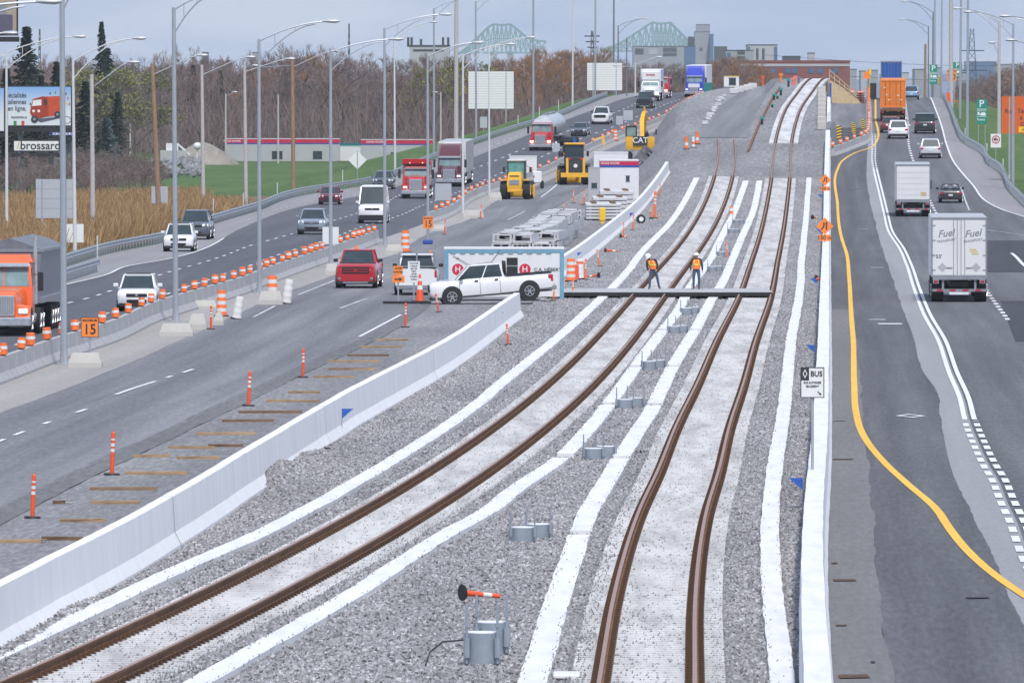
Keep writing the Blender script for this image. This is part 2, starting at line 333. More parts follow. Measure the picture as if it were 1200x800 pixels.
SITE_R = Line([(-60,630),(0,598),(62,567),(150,525),(212,497),(275,467),(362,425),(407,405),(430,395),(470,372),(520,330),(560,300),(620,262),(680,225),(716,196),(745,175),(775,158),(805,144),(835,124)], zone=PL)
INF = 1300.0
# terrain: one sheet to the horizon
ys = np.concatenate([np.arange(60, 1700, 10.0), np.geomspace(1700, 30000, 40)]); us = np.concatenate([np.linspace(-.9, -.12, 14)[:-1], np.linspace(-.12, .12, 161), np.linspace(.12, .9, 14)[1:]])
YY = np.repeat(ys[:, None], len(us), 1); XX = YY * us[None]
ZZ = g(XX, YY) - .12 - 1.3 * ((XX > GLX(YY) + 2) & (XX < GRX(YY) - 2) & (YY < 1400) & (YY > 300))
grid_mesh('terrain', np.stack([XX, YY, ZZ], 2), len(ys), len(us), 'grass', np.stack([XX, YY], 2))
# ground of the field with reeds on the left, beside the guardrail
FIELD_R = lambda Y: GLX(Y) - 1.2
strip('field_ground', lambda Y: GLX(Y) - 55, FIELD_R, 470, 830, .0, 'dry_field', nx=24)
# left highway
strip('left_highway', GLX, SITE_L, 250, INF, 0, 'asphalt_left')
SHL = Line([(-100,385),(0,360),(65,337),(125,322),(150,312),(185,306),(282,268),(300,260),(350,243),(440,226),(500,206),(566,180),(620,158),(700,127),(735,115)], zone=PL)
strip('left_shoulder', lambda Y: GLX(Y) - .02, SHL, 250, INF, .006, 'shoulder_asphalt')
strip('barrier_apron', lambda Y: SITE_L(Y) - .5, lambda Y: SITE_L(Y) + ip(Y, [250,330,450,520,560,640,720,1000], [2.6,2.5,2.0,1.9,2.6,1.6,2.4,1.2]), 250, 1150, .010, 'sand_shoulder', nx=6, edge=.12)
# construction road
strip('site_road', SITE_L, SITE_R, 200, INF, .004, 'site_road', edge=.0)
strip('work_area', lambda Y: SITE_R(Y) - .02, lambda Y: np.where(Y < 470, WALL(np.minimum(Y, 460)) + 0, WALL2(Y)) , 150, 480, -.10, 'gravel_fines', nx=14)
strip('road_edge', lambda Y: SITE_R(Y) - .12, lambda Y: SITE_R(Y) + .45, 150, 452, (.012, -.0, -.07, -.085), 'site_bank', dy=1.5, nx=6, edge=.05, rough=.012)
strip('compound_ground', lambda Y: SITE_R(Y), RB, 452, 1300, -.03, 'hardpack', nx=40)
strip('ramp_road', Line([(786,184),(800,172),(812,160),(826,145),(845,125),(862,112),(872,103)]), Line([(864,178),(868,172),(874,160),(882,140),(892,120),(902,104),(908,98)]), 885, 1100, .008, 'ramp_road', nx=12, edge=.2)
# ballast: displaced stones near the camera, flat farther away
def ballast(y0, y1, dy, dx, amp, name):
    Y = np.arange(y0, y1, dy); X = np.arange(-15, 17, dx)
    A = np.where(Y < 462, WALL(np.minimum(Y, 470)) - .1, 0); B = RB(Y)
    n = int(np.max(B - A) / dx); t = np.linspace(0, 1, n)[None]
    XX = A[:, None] * (1 - t) + B[:, None] * t; YY = np.repeat(Y[:, None], n, 1)
    XX = XX + rng.uniform(-.4, .4, XX.shape) * dx
    nzv = rng.random(XX.shape); ZZ = g(XX, YY) + amp * (nzv - .75) * 1.6
    big = rng.random((len(Y) // 40 + 3, n // 8 + 3)); iy = np.arange(len(Y)) / 40; ix = np.arange(n) / 8
    y0i = iy.astype(int); x0i = ix.astype(int); fy = (iy - y0i)[:, None]; fx = (ix - x0i)[None]
    b = big[y0i][:, x0i]*(1-fy)*(1-fx)+big[y0i+1][:, x0i]*fy*(1-fx)+big[y0i][:, x0i+1]*(1-fy)*fx+big[y0i+1][:, x0i+1]*fy*fx
    ZZ = ZZ + (b - .6) * .05
    # a bank of stones thrown up against the foot of the wall
    dw = XX - A[:, None]; am = ip(Y, [0,170,185,223.5,227.5,232,245,262,300,320], [.34,.28,.10,.04,.62,.58,.26,.12,.16,.10])[:, None]; wd_ = ip(Y, [0,180,223.5,227.5,240,260], [.8,.8,.7,1.3,1.1,.8])[:, None]; ZZ = ZZ + am * np.clip(1 - dw / wd_, 0, 1) * (.7 + .4 * b)
    grid_mesh(name, np.stack([XX, YY, ZZ], 2), len(Y), n, 'ballast')
ballast(136, 250.4, .11, .045, .05, 'ballast_near')
ballast(250, 466, .26, .07, .06, 'ballast_far')
strip('ballast_end', lambda Y: WALL2(Y) + .2, RB, 464, 775, 0.0, 'ballast', dy=.5, nx=120, rough=.035)

# ------------------------------------------------------------------ tracks
def rail_mesh(line, side, y0, y1, mb, up=.05):
    Y = np.arange(y0, y1, 2.0); c = line(Y); sl = (line(Y + .5) - line(Y - .5)); nx = 1 / np.sqrt(1 + sl**2)
    prof = [(-.07,0),(.07,0),(.07,.025),(.012,.04),(.012,.125),(.036,.135),(.036,.172),(-.036,.172),(-.036,.135),(-.012,.125),(-.012,.04),(-.07,.025)]
    n = len(prof); o = len(mb.v); gz = g(c, Y)
    for i in range(len(Y)):
        for a, b in prof:
            d = side * .7525 + a; mb.v.append((float(c[i] + d * nx[i]), float(Y[i] - d * sl[i] * nx[i]), float(gz[i] + up + b)))
    for i in range(len(Y) - 1):
        for k in range(n):
            a = o + i*n + k; b = o + i*n + (k+1) % n; mb.f.append((a, b, b + n, a + n)); mb.m.append(1 if k == 6 else 0)
def tie_geo(mb, M):
    b = MB(); b.prism([(-.15,-.18),(.15,-.18),(.11,.045),(-.11,.045)], 'x', -1.25, 1.25, 0)
    for s in (-1, 1):
        b.box(s*.7525-.165, s*.7525+.165, -.10, .10, .045, .062, 1)
        for q in (-1, 1): b.box(s*.7525+q*.105-.045, s*.7525+q*.105+.045, -.07, .07, .06, .105, 1); b.box(s*.7525+q*.12-.02, s*.7525+q*.12+.02, -.03, .03, .10, .13, 1)
    b.xf(M); mb.add(b.v, b.f); mb.m[-len(b.f):] = b.m
def tie_matrix(line, y):
    x = float(line(y)); a = line.ang(y); z = float(g(x, y)); sl = float(g(line(y+1), y+1) - g(line(y-1), y-1)) / 2
    return Matrix.Translation((x, y, z)) @ Matrix.Rotation(-a, 4, 'Z') @ Matrix.Rotation(math.atan(sl), 4, 'X')
STONE = MB()
def track(line, label, y1, yt, slab=None):
    root = empty('railway_track', label, 'railway track', (float(line(150)), 150, 0), group='railway tracks under construction')
    inv = Matrix.Translation(-root.location)
    for s in (-1, 1):
        m = MB(); rail_mesh(line, s, 146, y1, m); m.xf(inv); m.build('rail', ['rust', 'rail_head'], root)
    b = MB(); tie_geo(b, Matrix.Identity(4)); proto = None; k = 0; y = 147.0; rest = MB()
    while y < yt:
        M = tie_matrix(line, y)
        if k < 100:
            if proto is None: proto = b.build('concrete_tie', ['tie_concrete', 'rust_dark'], root); t = proto
            else: t = proto.copy(); COL.objects.link(t); t.parent = root
            t.matrix_basis = inv @ M
        else: tie_geo(rest, inv @ M)
        k += 1; y += .6
    r = rest.build('concrete_tie', ['tie_concrete', 'rust_dark'], root); r['kind'] = 'stuff'
    for q in range(13000):
        t_ = random.random(); yy = 147 + (yt - 150) * t_ ** 1.9; e = random.random(); sd_ = random.choice((-1, 1))
        d = sd_ * random.uniform(1.02, 1.36) if e < .30 else (random.uniform(-1.3, 1.3)); 
        if e >= .30 and math.sin(yy * .9) + math.sin(yy * .23 + 1) < .5 and random.random() < .55: continue
        if abs(abs(d) - .7525) < .17: continue
        c = float(line(yy)) + d; z = float(g(c, yy)) + .045; a = random.uniform(.012, .032); w_ = random.random() * 3; o_ = len(STONE.v)
        STONE.v += [(c + a * math.cos(w_), yy + a * math.sin(w_), z - .02), (c + a * math.cos(w_ + 2.1), yy + a * math.sin(w_ + 2.1), z - .02), (c + a * math.cos(w_ + 4.2), yy + a * math.sin(w_ + 4.2), z - .02), (c + a * .3, yy, z + a * .9)]
        STONE.f += [(o_, o_+1, o_+3), (o_+1, o_+2, o_+3), (o_+2, o_, o_+3)]; STONE.m += [0, 0, 0]
    if slab:
        m = MB(); Y = np.arange(slab[0], slab[1], 4.0); rings = []
        for yy in Y:
            c = float(line(yy)); z = float(g(c, yy)); rings.append([(c-1.35, yy, z-.2), (c+1.35, yy, z-.2), (c+1.35, yy, z+.06), (c-1.35, yy, z+.06)])
        m.loft(rings); m.xf(inv); m.build('track_slab', 'tie_concrete', root)
        for s in (-1, 1):
            m = MB(); m.loft([[(float(line(yy))+s*.7525+a_, yy, float(g(line(yy), yy))+b_) for a_, b_ in ((-.16,0),(.16,0),(.16,.10),(-.16,.10))] for yy in Y]); m.xf(inv); m.build('rail_fastening', 'rust_dark', root)
    return root
track(LT, 'left railway track with rusty rails curving from the lower left corner up to the compound', 880, 775)
track(RT, 'right railway track with rusty rails running straight up to the white slab on the crest', 1090, 770, (868, 1090))

for ln in (W1, W2, W3, W4):
    for q in range(900):
        yy = 140 + 420 * random.random() ** 1.8; d = random.choice((-1, 1)) * (.235 - abs(random.gauss(0, .05)) + random.choice((0, 0, .03))) if random.random() < .93 else random.uniform(-.2, .2)
        c = float(ln(yy)) + d; z = float(g(c, yy)) + .08; a = random.uniform(.014, .04); w_ = random.random() * 3; o_ = len(STONE.v)
        STONE.v += [(c + a * math.cos(w_), yy + a * math.sin(w_), z - .03), (c + a * math.cos(w_ + 2.1), yy + a * math.sin(w_ + 2.1), z - .03), (c + a * math.cos(w_ + 4.2), yy + a * math.sin(w_ + 4.2), z - .03), (c + a * .3, yy, z + a * .9)]
        STONE.f += [(o_, o_+1, o_+3), (o_+1, o_+2, o_+3), (o_+2, o_, o_+3)]; STONE.m += [0, 0, 0]
tag(STONE.build('spilled_stones', mat('stone_grey', (.24,.235,.24), .9, var=.5, scale=9)), 'loose grey stones spilled over the concrete ties', 'stones', kind='stuff')
def flat_strip(name, line, segs, wd, label, cat, material='white_cover', h=.08, group=None):
    root = empty(name, label, cat, (float(line(segs[0][0])), segs[0][0], 0), group=group); inv = Matrix.Translation(-root.location)
    for a, b_ in segs:
        m = MB(); Y = np.arange(a, b_, 1.2); rings = []; dx = 0.0
        for i, yy in enumerate(Y):
            dx = .9 * dx + random.uniform(-.008, .008)
            c = float(line(yy)) + dx; z = float(g(c, yy)); q = wd / 2 + random.uniform(-.012, .012)
            rings.append([(c-q, yy, z-.1), (c+q, yy, z-.1), (c+q, yy, z+h), (c-q, yy, z+h)])
        m.loft(rings); m.xf(inv); m.build('cover', material, root)
    return root
GRP = 'white cable trough covers laid along the tracks'
def py_to_Y(line, ys): return [next((Y for Y in np.arange(140, 1200, .5) if HY + F * (HC - float(g(line(Y), Y))) / Y <= y), 1200) for y in ys]
flat_strip('cable_trough', W1, [(138, py_to_Y(W1, [209])[0])], .47, 'white trough cover strip between the curving left track and the long white wall', 'cable trough', group=GRP)
def seglist(line, cuts, gap):
    Ys = py_to_Y(line, cuts); out = [(138, Ys[0] - gap)]
    for a, b_ in zip(Ys[:-1], Ys[1:]): out.append((a + gap, b_ - gap))
    return out
flat_strip('cable_trough', W2, seglist(W2, [536, 476, 431, 388, 345, 312, 285, 262, 240, 212], .8), .47, 'white trough cover strip just right of the curving left track', 'cable trough', group=GRP)
flat_strip('cable_trough', W3, seglist(W3, [628, 539, 476, 431, 388, 345, 312, 285, 262, 240, 212], .8), .47, 'white trough cover strip just left of the straight right track', 'cable trough', group=GRP)
flat_strip('cable_trough', W4, [(138, py_to_Y(W4, [209])[0])], .40, 'white trough cover strip between the right track and the white right barrier', 'cable trough', group=GRP)

# ------------------------------------------------------------------ walls
def jersey(name, line, y0, y1, prof, label, cat, material, dy=2.0, wob=0.0, top_mat=None, h0=-.25, joints=0):
    m = MB(); Y = np.arange(y0, y1 + .01, dy); rings = []; d = 0
    for yy in Y:
        if wob: d = .7 * d + random.uniform(-wob, wob)
        c = float(line(yy)) + d; z = float(g(c, yy)); a = line.ang(yy)
        rings.append([(c + x * math.cos(a), yy - x * math.sin(a), z + zz) for x, zz in prof])
    m.loft(rings)
    if top_mat is not None:
        n = len(prof); m.m = [1 if (i < (len(Y)-1)*n and i % n in top_mat) else 0 for i in range(len(m.f))]
    o = m.build(name, [material, 'white_cover'], None); tag(o, label, cat)
    if joints:
        for yy in np.arange(y0 + joints, y1, joints):
            c = float(line(yy)); z = float(g(c, yy)); a = line.ang(yy); m = MB(); q = [(x * 1.0 + .004 * (1 if x > 0 else -1), zz + (.004 if zz > .9 else 0)) for x, zz in prof]
            m.loft([[(c + x * math.cos(a), yy + e - x * math.sin(a), z + zz) for x, zz in q] for e in (-.05, .05)]); m.build('joint', 'joint_grey', o)
    return o
JP = [(-.30,-.3),(.30,-.3),(.30,.08),(.17,.33),(.12,1.07),(-.12,1.07),(-.17,.33),(-.30,.08)]
jersey('concrete_wall', WALL, 138, py_to_Y(WALL, [372])[0], JP, 'long white concrete wall crossing the lower left, in front of the pickup truck', 'wall', 'white_concrete', dy=1.0, wob=.008, joints=58)
jersey('concrete_wall', WALL2, py_to_Y(WALL2, [340])[0], py_to_Y(WALL2, [203])[0], [(a, b*.95) for a, b in JP], 'white concrete wall curving away beside the stacked precast pieces', 'wall', 'white_concrete', joints=60)
RP = [(-.26,-.3),(.30,-.3),(.30,.1),(.235,.3),(.20,.92),(-.20,.92),(-.22,.3),(-.24,.1)]
jersey('barrier_wall', RB, 125, 868, RP, 'long white barrier wall between the tracks and the right highway', 'barrier', 'white_concrete', dy=1.2, wob=.006, top_mat=[4])
jersey('barrier_wall', RB, 925, 1010, [(a*.8, b) for a, b in RP], 'short white barrier wall standing beside the top of the timber ramp', 'barrier', 'white_concrete')
# concrete barrier blocks beside the left highway
SEG = [(-.30,0),(.30,0),(.30,.08),(.15,.33),(.09,.82),(-.09,.82),(-.15,.33),(-.30,.08)]
sm = MB(); sm.prism(SEG, 'y', .02, 3.96)
sm.box(-.12, .12, .5, .8, -.005, .06)
seg_me = None
def barrier_run(line, y0, y1, label, group):
    global seg_me
    y = y0
    while y < y1:
        if seg_me is None: o = sm.build('barrier_block', 'grey_concrete'); seg_me = o.data
        else: o = bpy.data.objects.new('barrier_block', seg_me); COL.objects.link(o)
        x = float(line(y)); a = math.atan2(float(line(y+4)) - x, 4); z = float(g(x, y)); dz = float(g(line(y+4), y+4)) - z
        o.location = (x - .2, y, z + .01); o.rotation_euler = (math.atan(dz / 4), 0, -a)
        tag(o, label, 'barrier', group); y += 4 * math.cos(a)
barrier_run(BAR1, 268, py_to_Y(BAR1, [286])[0], 'grey concrete barrier block in the near row along the left highway', 'near row of concrete barrier blocks by the left highway')
barrier_run(BAR2, py_to_Y(BAR2, [262])[0], 1195, 'grey concrete barrier block in the far row beyond the sand gap', 'far row of concrete barrier blocks by the left highway')

# ------------------------------------------------------------------ painted markings
def paint(name, line, y0, y1, wd, material='paint_white', dash=None, off=.022, phase=0, shift=0):
    m = MB(); y = y0 + phase
    segs = [(y0, y1)] if not dash else []
    if dash:
        while y < y1: segs.append((y, min(y + dash[0], y1))); y += dash[0] + dash[1]
    for a, b_ in segs:
        n = max(2, int((b_ - a) / 4) + 1); Y = np.linspace(a, b_, n); c = line(Y) + shift; o = len(m.v)
        for yy, cc in zip(Y, c):
            for q in (-wd/2, wd/2): m.v.append((float(cc + q), float(yy), float(g(cc + q, yy)) + off))
        for i in range(n - 1): m.f.append((o+2*i, o+2*i+1, o+2*i+3, o+2*i+2)); m.m.append(0)
    o = m.build(name, material); o['kind'] = 'structure'; return o
YEL = Line([(1026,112),(1026,140),(1026,168),(1023,172),(1003,179),(988,188),(981,200),(981.5,240),(983,262),(986,278),(992,297),(995,325),(998,375),(1000,400),(1001,450),(1003.5,485),(1009,505),(1017,519),(1040,546),(1063,567),(1099,599),(1112,619),(1140,652),(1172,679),(1200,698),(1260,735)])
DBL = Line([(1024,174),(1024,190),(1026,200),(1032,225),(1038,250),(1043,270),(1057,292),(1065,310),(1075,340),(1087,370),(1104,400),(1117,437),(1130,467),(1137,494),(1148,521),(1160,546),(1170,562),(1181,589),(1192,612),(1204,645),(1240,720),(1275,800)])
Yd = py_to_Y(DBL, [492, 198])
MID = Line([(1017,172),(1015,200),(1020,240),(1026,265),(1040,310),(1057,360),(1071,397),(1080,432),(1099,462),(1101,487),(1107,517),(1115,550),(1135,597),(1170,667),(1185,707),(1200,740),(1230,800)])
strip('right_highway', RB, GRX, 140, INF, 0, 'asphalt_main', nx=26)
strip('milled_strip', MID, DBL, 140, 880, .005, 'asphalt_milled', dy=1.5, nx=5, edge=0)
strip('closed_lane', lambda Y: RB(Y) + 1.2 * (Y < 420), MID, 140, 900, .012, 'asphalt_dark', dy=1.5, nx=8, edge=.06)
strip('closed_lane_far', RB, Line([(1026,172),(1024,150),(1022,130),(1021,112)]), 860, 1130, .012, 'site_road', dy=2, nx=6)
strip('lane_edge_gravel', RB, lambda Y: RB(Y) + 1.25 , 140, 420, .016, 'lane_gravel', dy=1.5, nx=3, edge=.08)
EDG = Line([(1089,112),(1097,130),(1104,150),(1110,172),(1119,192),(1126,201),(1140,217),(1157,237),(1175,246),(1200,254),(1240,268)])
strip('right_shoulder', EDG, lambda Y: GRX(Y) - .05, 600, INF, .008, 'shoulder_asphalt', nx=6)
LAN = Line([(1060,112),(1061,120),(1064,145),(1066,175),(1070,188),(1077,205),(1092,240),(1120,285),(1146,325),(1159,345),(1169,359),(1179,372),(1188,387),(1200,405),(1240,460)])
PA = Line([(1157,272),(1172,288),(1187,298),(1200,311),(1240,340)])
paint('yellow_edge_line', YEL, 140, 1130, .20, 'paint_yellow')
paint('white_line', DBL, Yd[0], Yd[1], .15, shift=-.14); paint('white_line', DBL, Yd[0], Yd[1], .15, shift=.14)
for s in (-.14, .14):
    paint('dashed_line', DBL, 146, Yd[0] - 1, .17, dash=(2.6, 1.8), shift=s*1.15); paint('dashed_line', DBL, Yd[1] + 1, 880, .15, dash=(2.6, 1.8), shift=s)
paint('lane_line', LAN, 400, 1130, .2, dash=(3, 3)); paint('edge_line', EDG, 640, 1140, .15)
paint('edge_line', PA, 480, 570, .2)
paint('old_line', Line([(1117,200),(1125,217),(1132,237),(1138,252),(1141,262)]), 690, 745, .12, 'paint_worn'); paint('old_line', Line([(1140,266),(1157,269.5),(1200,276),(1240,283)]), 560, 660, .12, 'paint_worn')
CL = Line([(1010,221),(1012,269),(1028,314),(1031,375),(1068,488),(1120,640)])
for yy in (221, 269, 314, 375):
    q = P({221:1003,269:1012,314:1028,375:1028}[yy], yy); m = MB(); m.quad((q.x-.35,q.y-.6,q.z+.03),(q.x+.35,q.y-.6,q.z+.03),(q.x+.35,q.y+.6,q.z+.03),(q.x-.35,q.y+.6,q.z+.03)); m.build('old_marking', 'paint_worn')['kind'] = 'structure'
q = P(1043, 380); m = MB(); m.quad((q.x-.5,q.y-.8,q.z+.03),(q.x+.5,q.y-.8,q.z+.03),(q.x+.5,q.y+.8,q.z+.03),(q.x-.5,q.y+.8,q.z+.03)); m.build('old_marking', 'paint_white')['kind'] = 'structure'
for x, y, w_, d in ((988,539,.55,.3),(990,681,.45,.35),(1001,794,.5,.5),(984,494,.35,.2),(986,734,.2,.2),(1146,701.5,.45,.25),(1023,777,.07,.3),(978,661,.12,.3)):
    q = P(x, y); m = MB(); m.quad((q.x-w_/2,q.y-d,q.z+.034),(q.x+w_/2,q.y-d*.7,q.z+.034),(q.x+w_*.45,q.y+d,q.z+.034),(q.x-w_*.5,q.y+d*.8,q.z+.034)); m.build('tar_stain', 'rust_dark' if x < 1010 else 'asphalt_patch')['kind'] = 'structure'
# diamond symbol of the reserved lane
q = P(1067, 488); m = MB(); D = [(-.45,0),(0,-1.6),(.45,0),(0,1.6)]; I = [(a*.68, b*.62) for a, b in D]
for k in range(4):
    a, b_ = D[k], D[(k+1) % 4]; c, d = I[(k+1) % 4], I[k]
    m.quad(*[(q.x+p_[0], q.y+p_[1], q.z+.03) for p_ in (a, b_, c, d)])
m.build('diamond_marking', 'paint_white')['kind'] = 'structure'
# dark asphalt patches on the right
def patch(name, px, material, off=.014):
    pts = [P(x, y) for x, y in px]; ys_ = sorted({p.y for p in pts}); m = MB(); y0, y1 = min(p.y for p in pts), max(p.y for p in pts)
    L_ = Line(pts=[tuple(p[:2]) for p in pts[:len(pts)//2]]); R_ = Line(pts=[tuple(p[:2]) for p in pts[len(pts)//2:]])
    return strip(name, L_, R_, y0, y1, off, material, dy=2, nx=5)
patch('asphalt_patch', [(1150,319),(1157,282),(1240,319),(1240,290)], 'asphalt_patch'); patch('asphalt_patch', [(1190,400),(1172,353),(1260,400),(1240,353)], 'asphalt_patch')
# left highway
La = Line([(20,404),(45,394),(63,388),(127,367),(190,347),(217,337),(242,329),(275,317),(297,310),(317,302),(354,290),(372,285),(430,264),(465,254),(495,241),(520,232),(545,222),(580,206),(590,202),(630,186),(680,163),(726,146),(760,131),(790,119)], zone=PL)
Lb = Line([(40,370),(85,354),(102,350),(127,342),(189,322),(212,315),(234,309),(262,300),(297,287),(315,282),(350,272),(390,259),(434,245),(455,236),(466,230),(510,213),(566,194),(584,187),(610,176),(650,160),(690,144),(726,130),(745,122),(765,113)], zone=PL)
paint('lane_line', La, 330, 1190, .16, dash=(3, 5.5), phase=2); paint('lane_line', Lb, 380, 1190, .16, dash=(3, 5.5))
paint('edge_line', SHL, 330, 620, .14); paint('edge_line', lambda Y: SHL(Y) - 1.0, 700, 1150, .12, 'paint_worn', dash=(3,4))
# construction road lines
Ls = Line([(-40,482),(0,468),(28,455),(60,445),(90,487*0+435),(140,461*0+418)]) if False else Line([(-30,483),(0,469),(25,460),(48,449),(95,483*0+481-50),(155,455)]) if False else Line([(-30,530),(0,517),(28,506),(57,495),(75,488),(95,482),(140,461),(170,451),(192,444)])
Yl = py_to_Y(Ls, [515, 462, 451, 444])
for a, b_ in ((150, Yl[0]), (Yl[0]+3, Yl[0]+6), (Yl[0]+12, Yl[0]+14), (Yl[0]+22, Yl[0]+25), (Yl[1]-1, Yl[1]+13), (Yl[1]+17, Yl[1]+19), (Yl[1]+23, Yl[1]+27)): paint('worn_line', Ls, a, b_, .14, 'paint_white')
L2 = Line([(110,400),(200,372),(300,344),(345,347-10),(393,330-4)]) ; L3 = Line([(-20,383),(0,368),(95,325)])
paint('worn_line', Line([(0,368+0),(20,360)]), 3, 4, .1) if False else None
for px in ([(297,372),(322,359)], [(349,346),(392,329)], [(300+121,395),(300+170,369)], [(634,231),(653,216)], [(595,258),(615,248)], [(300+98,362),(300+130,350)]):
    l = Line(px); paint('worn_line', l, l.Y[0], l.Y[-1], .13, 'paint_white' if px[0][0] in (421, 634) else 'paint_worn')
# ------------------------------------------------------------------ small materials
mat('pole_steel', (.42,.44,.48), .45, .45, var=.08, scale=1.5); mat('pole_white', (.60,.60,.61), .6, var=.08); mat('pole_concrete', (.47,.44,.43), .85, var=.14, scale=6)
mat('pole_wood', (.30,.19,.12), .9, var=.25, scale=5, stretch=(2,2,.3)); mat('pole_dark', (.20,.21,.23), .5, .3); mat('lamp_grey', (.50,.51,.53), .4, .2)
mat('orange', (.86,.17,.035), .55, var=.08, scale=8); mat('orange_red', (.80,.10,.03), .55, var=.1, scale=8); mat('band_white', (.72,.71,.69), .5, var=.1, scale=10)
mat('sign_orange', (.88,.24,.04), .5, var=.04); mat('sign_orange_dark', (.62,.11,.015), .6, var=.06); mat('sign_white', (.75,.75,.75), .5, var=.03); mat('sign_back', (.52,.54,.57), .4, .35, var=.06, scale=1)
mat('black', (.015,.015,.017), .6); mat('ink', (.03,.03,.035), .7); mat('sign_green', (.01,.23,.17), .5, var=.04); mat('yellow_sign', (.85,.52,.02), .5); mat('blue', (.02,.08,.33), .5); mat('blue_flag', (.02,.10,.42), .6)
mat('red_paint', (.45,.015,.025), .35); mat('pink_flag', (.85,.2,.18), .6); mat('wood_old', (.33,.22,.13), .9, var=.35, scale=3, stretch=(.6,3,3)); mat('wood_dark', (.17,.10,.06), .9, var=.4, scale=3, stretch=(.6,3,3)); mat('wood_new', (.55,.42,.26), .85, var=.15, scale=3)
mat('teal', (.02,.30,.27), .5); mat('teal_dark', (.015,.17,.17), .5); mat('container_white', (.70,.70,.71), .5, var=.04, scale=1.5); mat('container_blue', (.16,.33,.45), .5, var=.1); mat('dark_glass', (.03,.04,.05), .08, spec=.8)
FONT = None
def text(body, size, M, material, parent=None, name='lettering', shear=0, align='CENTER', wx=1.0, depth=.004):
    c = bpy.data.curves.new('t', 'FONT'); c.body = body; c.size = size; c.align_x = align; c.align_y = 'CENTER'; c.shear = shear; c.extrude = depth; c.offset = size * .012
    o = bpy.data.objects.new('t', c); COL.objects.link(o); dg = bpy.context.evaluated_depsgraph_get(); dg.update()
    me = bpy.data.meshes.new_from_object(o.evaluated_get(dg)); bpy.data.objects.remove(o); me.name = name
    me.transform(Matrix.Scale(wx, 4, (1, 0, 0))); me.transform(M); me.materials.clear(); me.materials.append(MATS[material])
    r = bpy.data.objects.new(name, me); COL.objects.link(r)
    if parent: r.parent = parent
    return r
def facing(x, y, z):   # text plane standing upright, read from the camera side (-Y)
    return Matrix.Translation((x, y, z)) @ Matrix.Rotation(R(90), 4, 'X')
def S(Y): return F / Y
# ------------------------------------------------------------------ lamp posts
def lamp_post(name, label, xb, yb, xt, yt, col='pole_steel', r=(.11,.07), arms=(), group=None, Yd=None, cat='lamp post', n=8, base=None):
    p = P(xb, yb) if Yd is None else Vector(((xb-600)/F*Yd, Yd, float(g((xb-600)/F*Yd, Yd))))
    s = S(p.y); z0 = HC - (yb - HY) / s if Yd is None else p.z; top = HC - (yt - HY) / s; dx = (xt - xb) / s
    root = empty(name, label, cat, p, group=group); h = top - p.z
    m = MB(); m.tube([(0,0,-.2),(dx*.5,0,h*.5),(dx,0,h)], [r[0], (r[0]+r[1])/2, r[1]], n); m.build('pole', col, root, 40)
    if base: m = MB(); m.box(-.22,.22,-.22,.22,0,.06); m.cyl((0,0,.06),(0,0,.5),.17,.12,8); m.build('base_flange', col, root)
    for a in arms:
        kind, x2, y2 = a[:3]; ax = (x2 - xt) / s; az = (yt - y2) / s; sg = 1 if ax > 0 else -1; drop = a[3] if len(a) > 3 else 0
        z1 = h - drop; ez = az + drop; m = MB(); L = abs(ax)
        def cur(t, zz, q): return (dx + sg*L*t, 0, z1 + zz + (ez - zz) * (1 - (1 - t)**q))
        if kind == 'truss':
            up = [cur(t, -.1, 1.9) for t in np.linspace(0, .93, 9)]; lo = [(dx+sg*L*t, 0, z1 - 1.15 + (ez + 1.0) * (1-(1-t/.78)**1.7)) for t in np.linspace(0, .78, 8)]
            m.tube(up, .04, 5); m.tube(lo, .035, 5)
            for t in (.22, .5):
                a_ = cur(t, -.1, 1.9); b_ = (a_[0], 0, z1 - 1.15 + (ez + 1.0) * (1-(1-t/.78)**1.7)); m.cyl(a_, b_, .025, n=4)
        else:
            m.tube([(dx, 0, z1 - .3), (dx + sg*L*.75, 0, z1 + ez - .15), (dx + sg*L*.95, 0, z1 + ez)], .035, 5)
            if kind == 'brace': m.cyl((dx, 0, z1 - .9), (dx + sg*L*.4, 0, z1 - .3 + (ez+.15)*.53), .02, n=4)
        m.build('arm', col if col != 'pole_wood' and col != 'pole_concrete' else 'pole_steel', root, 40)
        m = MB(); ex = dx + sg*L; e = z1 + ez
        m.loft([[(ex - sg*(.42 - k[0]*.84) , k[1]*math.cos(t), e + .0 + k[2]*math.sin(t) * (1 if math.sin(t) > 0 else .8)) for t in np.linspace(0, 2*math.pi, 9)[:-1]] for k in ((0,.05,.05),(.3,.13,.10),(.75,.17,.13),(1,.08,.06))])
        m.build('lamp_head', 'lamp_grey', root, 50)
    return root
lamp_post('lamp_post', 'lamp post outside the left edge whose big lamp head hangs in the top left corner', -70,560, -70,14, arms=((('truss'),57,2),), r=(.12,.08), Yd=305, group='lamp posts outside the left edge')
lamp_post('lamp_post', 'lamp post outside the left edge with a lamp head just over the tall billboard foot', -75,420, -75,46, arms=((('truss'),11,39),), r=(.12,.08), Yd=480, group='lamp posts outside the left edge')
GL_ = 'steel lamp posts standing along the barrier of the left highway'
T = 'truss'
lamp_post('lamp_post', 'tall grey steel lamp post rising out of the frame beside the first concrete block', 75,428, 72.5,-22, arms=((T,120,-42),), group=GL_, r=(.12,.09), base=1)
lamp_post('lamp_post', 'grey steel lamp post standing on the low concrete block behind the white crossover car', 206,377, 203.5,9, arms=((T,258,-8),), group=GL_, r=(.12,.08), base=1)
lamp_post('lamp_post', 'grey lamp post beside the striped drum and tilted white tube', 304,343, 303.5,46, arms=((T,388,25),), group=GL_, r=(.11,.07), base=1)
lamp_post('lamp_post', 'grey lamp post just left of the red pickup truck', 387.5,314, 387.5,59, arms=((T,464,46),), group=GL_, r=(.11,.07), base=1)
